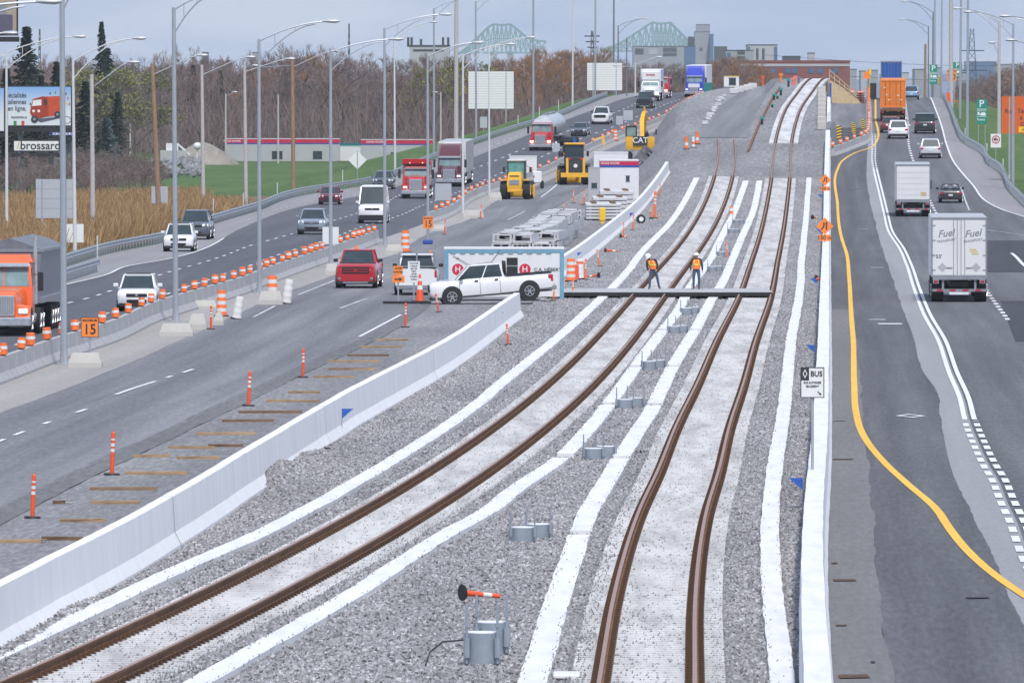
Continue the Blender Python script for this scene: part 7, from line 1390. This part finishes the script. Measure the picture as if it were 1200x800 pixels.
def plant(key, u, Yd, H, label, group, cat='tree', zoff=0, wd=1.0):
    name, a, b_ = TREE[key]; X = (u-600)/F*Yd; z = float(g(X, Yd)); root = empty(name, label, cat, (X, Yd, z+zoff), rz=random.uniform(0,6.28), group=group)
    zm = max(v.co.z for v in b_.data.vertices) if key not in ZM else ZM[key]; ZM[key] = zm; s_ = H/zm; root.scale = (s_*wd, s_*wd, s_)
    for o, n in ((a,'trunk'),(b_,'crown')): c = bpy.data.objects.new(n, o.data); COL.objects.link(c); c.parent = root
ZM = {}
def topH(u, ytop, Yd): X = (u-600)/F*Yd; return HC-(ytop-HY)*Yd/F - float(g(X, Yd))
WG = 'bare trees in the wood behind the yard'
rt = random.Random(5)
def skyline(u): return ip(u, [0,60,100,150,175,200,225,260,300,340,380,420,460,500,540,580,620,660,700,740], [66,60,58,68,62,54,53,62,58,48,50,58,64,62,58,66,56,50,54,60])
for row, (Yd, dy, nn) in enumerate(((1560,14,34),(1640,9,32),(1720,5,32),(1800,1,30),(1900,-1,26))):
    for i in range(nn):
        u = -20 + 740*(i+.5)/nn + rt.uniform(-9,9)
        H = topH(u, skyline(u) + dy + rt.uniform(-3,7), Yd)
        russ = 590 < u < 700; key = ('russet',0) if (russ and rt.random() < .75) or (250 < u < 370 and rt.random() < .25 and row < 2) else ('bare', rt.randrange(4))
        if 110 < u < 180 and row < 2 and rt.random() < .5: key = ('olive',0)
        if 500 < u < 560 and row < 2 and rt.random() < .7: key = ('yellow',0)
        plant(key, u, Yd + rt.uniform(-25,25), max(7, H), 'bare grey brown tree standing in the dense wood behind the yard' if key[0] == 'bare' else ('russet twigged tree in the wood' if key[0] == 'russet' else ('tree with fresh yellow green buds at the wood edge' if key[0] == 'yellow' else 'tree with olive green buds behind the billboard')), {'bare':WG,'russet':'russet trees in the wood','yellow':'yellow budding trees','olive':'olive budding trees'}[key[0]], wd=rt.uniform(.9,1.25))
# undergrowth of the wood: one mass of twigs
m = MB()
for i in range(24000):
    Yd = rt.uniform(1500, 1860); u = rt.uniform(-15, 715); X = (u-600)/F*Yd; z = float(ip(Yd, [0,1],[0,0])) ; h = rt.uniform(1.5, 7.5); a = (X, Yd, rt.uniform(-.5,6.5)); ribbon(m, a, (X+rt.uniform(-2.2,2.2), Yd+rt.uniform(-1,1), a[2]+h), rt.uniform(.06,.16))
u_ = m.build('undergrowth', 'twig_purple'); tag(u_, 'dense brown undergrowth filling the foot of the wood', 'undergrowth', kind='stuff')
# single trees of the left edge
CG = 'dark conifers behind the billboards'
for u, yt, Yd, wdd, lb in ((31,31,1250,1.25,'tall dark conifer rising above the billboard near the left edge'),(119,25,1380,.62,'slim dark conifer with the highest pointed top'),(126,56,1400,1.1,'broad dark conifer just right of the pointed one'),(66,72,1240,1.0,'lower dark conifer behind the first tall lamp post'),(100,95,1180,1.3,'dark conifer behind the right end of the billboard'),(138,108,1330,1.2,'dark conifer between the blue spruce and the olive trees'),(8,80,1230,1.4,'dark conifer at the left frame edge'),(48,88,1235,1.3,'dark conifer hidden behind the middle of the billboard'),(226,76,1600,.9,'small dark conifer in the wood above the gravel heap'),(258,82,1600,.9,'small dark conifer in the wood above the yard lamp')):
    plant(('fir',0), u, Yd, topH(u, yt, Yd), lb, CG, wd=wdd)
plant(('blue',0), 126, 1290, topH(126,139,1290), 'blue grey spruce standing behind the dry reeds', None, wd=1.25)
for u, yt, Yd, lb in ((112,76,1340,'olive budding tree right of the billboard'),(135,82,1350,'olive budding tree above the blue spruce'),(158,78,1345,'olive budding tree left of the leaning post'),(90,84,1350,'olive budding tree behind the long curved lamp arm')): plant(('olive',0), u, Yd, topH(u,yt,Yd), lb, 'olive budding trees', wd=1.15)
# shrubs and thicket between field and yard
BG = 'bare bushes in front of the billboard'
for i in range(70):
    u = -6 + i*2.75 + rt.uniform(-2,2); Yd = rt.uniform(790, 1080); plant(('bare', rt.choice((0,2,3))), u, Yd, rt.uniform(2.6,4.6), 'bare grey bush in the thicket before the billboard', BG, cat='bush', wd=1.7)
for u, yt, Yd, H in ((133,186,1000,0),(55,170,980,0),(5,165,960,0),(30,185,930,0)): plant(('fir',0), u, Yd, topH(u, yt, Yd), {133:'small dark green conifer at the edge of the reeds',55:'small conifer in the thicket under the name board',5:'small conifer at the left frame edge behind the reeds',30:'low conifer left of the tall sign back'}[u], 'small conifers in the thicket', wd=1.2)
# dry reeds on the field
mr = MB(); mb2 = MB()
for i in range(60000):
    Yd = 505 + 270*rt.random()**1.1; gl = float(GLX(Yd)); X = gl - 1.8 - rt.random()**1.15*26; u = 600+F*X/Yd
    if u < -14 or u > 306: continue
    if u > 170 and Yd > 800: continue
    dens = 1 - .75*max(0, min(1, (u-215)/85)); 
    if rt.random() > dens: continue
    z = float(g(X, Yd)); h = rt.uniform(.9, 1.9) * (1 if u < 240 else .55); ribbon(mr if rt.random() < .62 else mb2, (X, Yd, z-.1), (X+rt.gauss(0,.38), Yd+rt.uniform(-.25,.25), z+h), rt.uniform(.06,.13))
tag(mr.build('dry_reeds', 'reed_tan'), 'tall tan reeds growing thickly behind the left guardrail', 'reeds', kind='stuff'); tag(mb2.build('dry_reeds', 'reed_brown'), 'darker brown reeds mixed among the tan ones', 'reeds', kind='stuff')
# distant bushes to the right and centre
for i in range(26):
    u = 800 + 90*i/25 + rt.uniform(-3,3); Yd = rt.uniform(1650, 1850); plant(('bare', i % 4) if i % 3 else ('russet',0), u, Yd, topH(u, ip(u,[800,830,860,885,895],[84,72,63,70,80])+rt.uniform(-1,5), Yd), 'brown bush top showing behind the crest of the ramp road', 'brown trees behind the crest', wd=1.2)
for i in range(20):
    u = 735 + 75*i/19 + rt.uniform(-3,3); Yd = rt.uniform(1700, 1900); plant(('bare', i % 4), u, Yd, topH(u, 72+rt.uniform(-3,5), Yd), 'brown tree behind the crest of the left highway', 'brown trees behind the left crest', wd=1.2)
for i in range(30):
    u = 1122 + 95*i/29 + rt.uniform(-3,3); Yd = rt.uniform(1350, 1900); plant(('bare', i % 4), u, Yd, topH(u, ip(u,[1120,1140,1160,1185,1220],[100,90,83,72,66])+rt.uniform(-1,8), Yd), 'bare tree on the low land right of the highway', 'bare trees right of the highway', wd=1.3)
# ------------------------------------------------------------------ far buildings and the bridge
mat('far_brick', (.22,.07,.06), .8, var=.12, scale=.3); mat('far_grey', (.28,.29,.32), .8, var=.1, scale=.1); mat('far_blue', (.06,.13,.25), .3, var=.2, scale=.1); mat('far_pale', (.40,.40,.42), .8, var=.1, scale=.1); mat('far_dark', (.05,.055,.06), .8); mat('bridge_green', (.13,.30,.28), .7)
def bld(label, u0, u1, y0, Yd, depth, wall, zb=-1, parts=(), name='building'):
    s = S(Yd); X = ((u0+u1)/2-600)/s; w_ = (u1-u0)/s/2; z1 = HC-(y0-HY)/s; root = empty(name, label, 'building', (X, Yd, zb)); m = MB(); m.box(-w_,w_,0,depth,0,z1-zb); m.build('wall', wall, root)
    m = MB(); m.box(-w_-.1,w_+.1,-.1,depth+.1,z1-zb,z1-zb+.5); m.build('roof', 'far_dark' if wall != 'far_brick' else 'far_brick', root)
    for a, b_, c, d, mt in parts:
        m = MB(); m.box((a-600)/s-X,(b_-600)/s-X,-.15,.05,HC-(d-HY)/s-zb,HC-(c-HY)/s-zb); m.build('window' if mt in ('far_blue','far_dark') else 'wall_band', mt, root)
    return root
bld('long red brick building on the horizon behind the crest', 868, 996, 73, 2500, 20, 'far_brick', parts=[(868,996,75,78,'far_pale')]+[(a,a+6,80,86,'far_blue') for a in (885,903,920,928,948,958,976)])
bld('grey concrete tower with a wider top and a blue glass side', 814.5, 832, 38, 6200, 30, 'far_grey', parts=[(820,823,56,60,'far_dark')]); bld('blue glass part attached right of the grey tower', 832, 836.2, 41, 6190, 30, 'far_blue'); bld('dark crown block on top of the grey tower', 816, 832, 29.5, 6230, 20, 'far_grey'); bld('lower dark block left of the grey tower', 807, 815, 44, 6240, 30, 'far_dark')
bld('long grey building mass below the bridge', 742, 806, 55, 5600, 40, 'far_grey', parts=[(744,754,57,64,'far_dark'),(777,793,56,61,'far_dark'),(777,793,62,66,'far_dark'),(760,770,57,64,'far_pale')]); bld('blue fronted building at the foot of the grey tower', 803, 815, 55, 5500, 40, 'far_blue')
bld('dark low building right of the grey tower', 838, 852, 55.5, 5600, 30, 'far_dark'); bld('grey apartment block with dark windows above the brown bushes', 851, 883, 60, 4200, 30, 'far_grey', parts=[(852,856,62,72,'far_blue'),(864,873,58.5,64,'far_dark'),(864,873,66,72,'far_dark')]); bld('pale apartment block with a blue side left of the brick building', 876, 911, 53.5, 4300, 30, 'far_pale', parts=[(876,879,55,70,'far_blue'),(886,889,57,70,'far_dark'),(893,896,57,70,'far_dark'),(907,911,55,72,'far_blue')])
bld('dark roof hump above the brick building', 919, 938, 67, 4000, 30, 'far_dark'); bld('small pale round topped block above the brick building', 947, 955, 63, 4500, 10, 'far_pale')
bld('tan building with rooftop masts showing above the wood', 480, 527, 55, 2600, 20, 'far_pale', parts=[(484,520,58,60,'far_dark')])
for u, y0 in ((478,48),(482,48),(493,50),(519,48),(525,48)): Yd = 2595; s = S(Yd); o = MB().cyl((0,0,0),(0,0,(55-y0)/s+1),.35,.35,6).build('rooftop_mast', 'far_dark'); o.location = ((u-600)/s, Yd+8, HC-(55-HY)/s); tag(o, 'short dark mast on the tan building above the wood', 'mast', 'masts on the tan building')
for u, w_, y0, Yd, c in ((1000,8,82,5200,'far_grey'),(1012,6,84,4800,'far_pale'),(1024,10,83,5400,'far_grey'),(1078,12,82,4900,'far_grey'),(1098,8,80,5100,'far_grey'),(1150,36,73,6500,'far_blue'),(1180,24,76,6000,'far_pale'),(1040,14,88,5600,'far_grey'),(1060,10,86,5000,'far_pale'),(1128,10,86,4600,'far_grey'),(240,6,62,6400,'far_dark'),(300,8,62,6000,'far_grey')):
    bld({1000:'far block touching the right end of the brick building',1012:'small pale far block right of the brick building',1024:'far grey block behind the timber ramp',1078:'far grey block behind the dark wooden post',1098:'far block behind the far parking sign',1150:'wide bluish far block between the right posts',1180:'pale far block near the right frame edge',1040:'low far block behind the container trucks',1060:'low pale far block above the light blue car',1128:'far block right of the orange speed sign',240:'narrow far block above the wood over the gravel heap',300:'far block above the wood by the third lamp post'}[u], u-w_/2, u+w_/2, y0, Yd, 30, c)
# radio mast, pylon, thin antenna
def lattice(name, label, u, y0, Yd, w_, arms=()):
    s = S(Yd); X = (u-600)/s; z1 = HC-(y0-HY)/s+1; m = MB(); n = 14
    for k in range(n):
        a, b_ = k/n, (k+1)/n; wa, wb_ = w_*(1-.8*a), w_*(1-.8*b_)
        for sx in (-1,1): m.cyl((sx*wa,0,z1*a),(sx*wb_,0,z1*b_),.14,n=4); m.cyl((sx*wa,0,z1*a),(-sx*wb_,0,z1*b_),.09,n=4)
    for f_, L in arms: m.box(-L,L,-.1,.1,z1*f_-.15,z1*f_+.15)
    o = m.build(name, 'far_dark'); o.location = (X, Yd, -1); tag(o, label, 'mast')
lattice('radio_mast', 'antenna mast with panels left of the bridge', 694, 36, 2300, 1.0, ((.90,1.6),(.95,1.9),(.85,1.2))); lattice('radio_mast', 'thin mast above the wood left of the fourth lamp post', 409, 28, 2600, .5); lattice('power_pylon', 'power pylon with crossarms among the posts at the right', 1139, 34, 2600, 2.2, ((.80,3.4),(.62,4.2)))
lattice('radio_mast', 'small mast between billboard and pointed conifer', 46.5, 34, 2600, .6)
m = MB(); [m.tube([(-60+12*k, 0, 22-3*math.sin(k/10*math.pi)+dz_) for k in range(11)], .06, 3) for dz_ in (0,-4.2)]; o = m.build('power_line', 'far_dark'); o.location = ((1150-600)/S(2600), 2600, 0); tag(o, 'faint power lines crossing the sky at the right', 'power line')
# steel truss bridge
def bridge():
    Yb = 11500.0; s = S(Yb); root = empty('steel_bridge', 'hazy green steel truss bridge with two humps on the horizon', 'bridge', ((680-600)/s, Yb, 0))
    def hump(prof, base, name):
        m = MB(); N = len(prof)
        pt = [((u-680)/s, HC-(y-HY)/s) for u, y in prof]; zb = HC-(base-HY)/s
        for dy in (0, 24):
            for a, b_ in zip(pt[:-1], pt[1:]): m.cyl((a[0],dy,a[1]),(b_[0],dy,b_[1]),1.7,n=4); m.cyl((a[0],dy,a[1]),(a[0],dy,zb),1.0,n=4); m.cyl((a[0],dy,zb),(b_[0],dy,b_[1]),.9,n=4); m.cyl((a[0],dy,a[1]),(b_[0],dy,zb),.9,n=4); m.cyl((a[0],dy,(a[1]+zb)/2),(b_[0],dy,(b_[1]+zb)/2),.8,n=4)
            m.cyl((pt[0][0],dy,zb),(pt[-1][0],dy,zb),1.4,n=4)
        for a in pt: m.cyl((a[0],0,a[1]),(a[0],24,a[1]),.6,n=4)
        m.build(name, 'bridge_green', root)
    hump([(536,64),(542,60),(548,55),(554,49),(560,44),(566,38),(572,32),(578.5,28.5),(583,29),(588,29.5),(593,29),(598,28.5),(604,33),(610,38),(616,43),(622,46),(630,48),(640,49)], 62, 'near_truss')
    hump([(704,60),(712,56),(720,54),(728,50),(735,46),(742,41),(750,36),(757,31),(764.5,26.5),(770,27.5),(775,27.8),(780,27.5),(785.5,26.5),(791,32),(797,38),(802,43),(806,48),(812,52)], 60, 'far_truss')
    m = MB(); [m.box((u-680)/s-4,(u-680)/s+4,0,24,-2,HC-(60-HY)/s) for u in (548,578.5,598,630,715,764.5,785.5)]; m.build('piers', 'far_grey', root)
bridge()
# low hills on the horizon
m = MB(); pts_ = []
for k in range(61): u = -400+ k*40; X = (u-600)/F*15500; pts_.append((X, HC + 15500/F*(30 + 7*math.sin(k*.5)+5*math.sin(k*1.3+1))))
m.loft([[(x, 15500, -5) for x, z in pts_] + [(x, 15800, z) for x, z in pts_[::-1]], [(x, 16500, -5) for x, z in pts_] + [(x, 16500, z+3) for x, z in pts_[::-1]]]); o = m.build('hills', 'far_blue'); o['kind'] = 'structure'
# ------------------------------------------------------------------ haze
HZ = MB().box(-17000, 17000, -120, 17600, -200, 420).build('haze', 'black'); HZ['kind'] = 'stuff'; HZ['label'] = 'thin pale air fading the far bridge and buildings'; HZ['category'] = 'haze'
hm = bpy.data.materials.new('haze_air'); hm.use_nodes = True; hn = hm.node_tree; hn.nodes.remove(hn.nodes['Principled BSDF']); pv = hn.nodes.new('ShaderNodeVolumePrincipled'); pv.inputs['Color'].default_value = (.86,.91,1.0,1); pv.inputs['Density'].default_value = 0.00005; pv.inputs['Anisotropy'].default_value = 0
hn.links.new(pv.outputs[0], hn.nodes['Material Output'].inputs['Volume']); HZ.data.materials.clear(); HZ.data.materials.append(hm)
# ------------------------------------------------------------------ people
mat('skin', (.50,.30,.22), .6); mat('jeans', (.055,.085,.14), .85, var=.2, scale=8); mat('jacket_dark', (.018,.022,.035), .85); mat('vest_orange', (.95,.20,.03), .6, var=.06); mat('vest_yellow', (.85,.75,.12), .5); mat('helmet_white', (.8,.8,.8), .35); mat('boots', (.10,.06,.035), .8); mat('glove_dark', (.05,.05,.05), .8)
def skin_body(pts, edges, rad, root_i, matsel, parent, name='body'):
    me = bpy.data.meshes.new(name); me.from_pydata(pts, edges, []); me.update(); o = bpy.data.objects.new(name, me); COL.objects.link(o)
    md = o.modifiers.new('s', 'SKIN'); md.use_smooth_shade = True
    sv = me.skin_vertices[0].data if me.skin_vertices else None
    if sv is None:
        bm = bmesh.new(); bm.from_mesh(me); bm.verts.layers.skin.verify(); bm.to_mesh(me); bm.free(); sv = me.skin_vertices[0].data
    for i, r in enumerate(rad): sv[i].radius = (r[0], r[1]) if isinstance(r, tuple) else (r, r); sv[i].use_root = (i == root_i)
    sb = o.modifiers.new('b', 'SUBSURF'); sb.levels = 2; sb.render_levels = 2
    dg = bpy.context.evaluated_depsgraph_get(); dg.update(); nm = bpy.data.meshes.new_from_object(o.evaluated_get(dg)); bpy.data.objects.remove(o)
    nm.materials.clear(); ms = []
    for q in matsel[0]: nm.materials.append(MATS[q])
    for p in nm.polygons: p.material_index = matsel[1](p.center); p.use_smooth = True
    r = bpy.data.objects.new(name, nm); COL.objects.link(r); r.parent = parent; return r
def person(label, x, y, pose, rz=0):
    p = P(x, y); root = empty('person', label, 'person', p + Vector((0, 1.0, .31)), rz=rz)
    if pose == 'stand':
        J = dict(pel=(0,0,.95), wai=(0,.01,1.12), che=(0,.0,1.34), nec=(0,0,1.50), hd=(0,-.01,1.58), top=(0,-.0,1.66), sl=(-.19,0,1.42), el=(-.27,.02,1.14), wl=(-.27,-.05,.90), sr=(.19,0,1.42), er=(.28,.02,1.14), wr=(.29,-.04,.90),
                 hl=(-.10,0,.92), kl=(-.13,-.02,.50), al=(-.13,.02,.10), fl=(-.14,-.14,.04), hr=(.10,0,.92), kr=(.13,-.02,.50), ar=(.13,.02,.10), fr=(.15,-.14,.04))
    else:
        J = dict(pel=(.02,.02,.94), wai=(.0,.0,1.10), che=(-.06,-.05,1.30), nec=(-.14,-.10,1.46), hd=(-.19,-.14,1.53), top=(-.23,-.17,1.60), sl=(-.24,-.05,1.36), el=(-.26,-.10,1.08), wl=(-.20,-.20,.88), sr=(.12,.02,1.42), er=(.24,.04,1.16), wr=(.18,-.08,.95),
                 hl=(-.06,.02,.91), kl=(-.12,-.03,.50), al=(-.14,.02,.10), fl=(-.18,-.14,.04), hr=(.13,.02,.91), kr=(.24,.02,.50), ar=(.32,.08,.10), fr=(.38,-.06,.04))
    ks = list(J); ix = {k: i for i, k in enumerate(ks)}
    E = [('pel','wai'),('wai','che'),('che','nec'),('nec','hd'),('hd','top'),('che','sl'),('sl','el'),('el','wl'),('che','sr'),('sr','er'),('er','wr'),('pel','hl'),('hl','kl'),('kl','al'),('al','fl'),('pel','hr'),('hr','kr'),('kr','ar'),('ar','fr')]
    Rd = dict(pel=(.15,.11), wai=(.14,.10), che=(.165,.115), nec=.058, hd=.085, top=.085, sl=.075, el=.055, wl=.042, sr=.075, er=.055, wr=.042, hl=.10, kl=.068, al=.055, fl=.045, hr=.10, kr=.068, ar=.055, fr=.045)
    zh = J['nec'][2]; zp = J['pel'][2]
    def sel(c):
        if c.z > zh - .01 and abs(c.x - J['hd'][0]) < .13: return 0
        if c.z < .13: return 3
        if c.z < zp + .02 and not (abs(c.x) > .215 and c.z > .8) and not (pose != 'stand' and c.x < -.14 and c.z > .84): return 1
        return 2
    b_ = skin_body([J[k] for k in ks], [(ix[a], ix[c]) for a, c in E], [Rd[k] for k in ks], 0, (['skin','jeans','jacket_dark','boots'], sel), root)
    # helmet, vest, face, hands
    h = Vector(J['hd']); tp = Vector(J['top']); up = (tp - Vector(J['nec'])).normalized(); cen = h + up*.055
    m = MB(); rings = []
    q = up.rotation_difference(Vector((0,0,1))).inverted()
    for zz, rr in ((0,.152),(.012,.135),(.05,.130),(.09,.108),(.125,.066),(.138,.02)): rings.append([tuple(cen + q @ Vector((rr*math.cos(t), rr*1.15*math.sin(t) - (.03 if zz == 0 else 0), zz))) for t in np.linspace(0,2*math.pi,17)[:-1]])
    m.loft(rings); m.build('helmet', 'helmet_white', root, 50)
    f_ = cen + q @ Vector((0,-.085,-.055)); m = MB(); m.loft([[tuple(f_+q@Vector(v)) for v in ((-.012,0,.02),(.012,0,.02),(.018,-.03,-.02),(-.018,-.03,-.02))],[tuple(f_+q@Vector(v)) for v in ((-.015,.01,-.03),(.015,.01,-.03),(.016,-.018,-.028),(-.016,-.018,-.028))]]); m.build('nose', 'skin', root)
    m = MB(); [m.sphere(tuple(f_+q@Vector((sx*.032,.004,.012))), .010, 6) for sx in (-1,1)]; m.build('eyes', 'ink', root); m = MB(); m.sphere(tuple(f_+q@Vector((0,.006,-.055))), .02, 6, 0, .3, .5); m.build('mouth', 'ad_red_dark', root)
    sh = Vector(J['che']); wa = Vector(J['wai']); pe = Vector(J['pel']); m = MB(); rings = []
    for c, rx, ry in ((pe+Vector((0,0,.02)), .190,.150),(wa, .185,.145),(sh+(wa-sh)*.35, .205,.155),(sh, .205,.155),(sh+(Vector(J['nec'])-sh)*.62, .145,.110)):
        rings.append([(c.x+rx*math.cos(t), c.y+ry*math.sin(t), c.z) for t in np.linspace(0,2*math.pi,21)[:-1]])
    m.loft(rings, cap=False); vv = m.build('safety_vest', 'vest_orange', root, 60)
    def ringat(z0, z1, ex):
        m = MB(); out = []
        for zz in (z0, z1):
            for i in range(len(rings)-1):
                za, zb_ = rings[i][0][2], rings[i+1][0][2]
                if za <= zz <= zb_: t = (zz-za)/(zb_-za); cx = sum(a[0] for a in rings[i])/20*(1-t)+sum(a[0] for a in rings[i+1])/20*t; cy = sum(a[1] for a in rings[i])/20*(1-t)+sum(a[1] for a in rings[i+1])/20*t; out.append([((a[0]*(1-t)+b2[0]*t-cx)*ex+cx, (a[1]*(1-t)+b2[1]*t-cy)*ex+cy, zz) for a, b2 in zip(rings[i], rings[i+1])]); break
        m.loft(out, cap=False); return m
    z1_ = wa.z + .04; ringat(z1_, z1_+.07, 1.02).build('belt_stripe', 'vest_yellow', vv)
    for sx in (-1,1): m = MB(); c = sh; m.tube([(c.x+sx*.10, c.y-.158, z1_+.07),(c.x+sx*.11, c.y-.160, c.z-.02),(c.x+sx*.09, c.y-.135, c.z+.07)], .022, 4); m.build('shoulder_stripe', 'vest_yellow', vv)
    for k, sx in (('wl',-1),('wr',1)):
        w0 = Vector(J[k]); el_ = Vector(J['e'+k[1]]); d = (w0-el_).normalized(); m = MB(); c = w0 + d*.055; m.tube([tuple(w0), tuple(c), tuple(c+d*.03)], [.026,.034,.03], 8)
        s_ = d.cross(Vector((0,1,0))).normalized()
        for j, L in enumerate((.055,.068,.072,.062)): o_ = s_*0 + Vector((0,-.027+.018*j,0)); m.tube([tuple(c+d*.015+o_), tuple(c+d*(.015+L*.6)+o_), tuple(c+d*(.015+L)+o_+Vector((-sx*.012,0,0)))], [.009,.0085,.007], 5)
        m.tube([tuple(w0+d*.02+Vector((0,-.03,0))), tuple(w0+d*.06+Vector((-sx*.012,-.052,0)))], [.011,.009], 5); m.build('hand', 'skin', root, 60)
    return root
person('worker in white helmet and orange vest bending to the left on the deck', 765, 347, 'lean')
person('worker in white helmet and orange vest standing upright on the deck', 816.5, 347, 'stand')
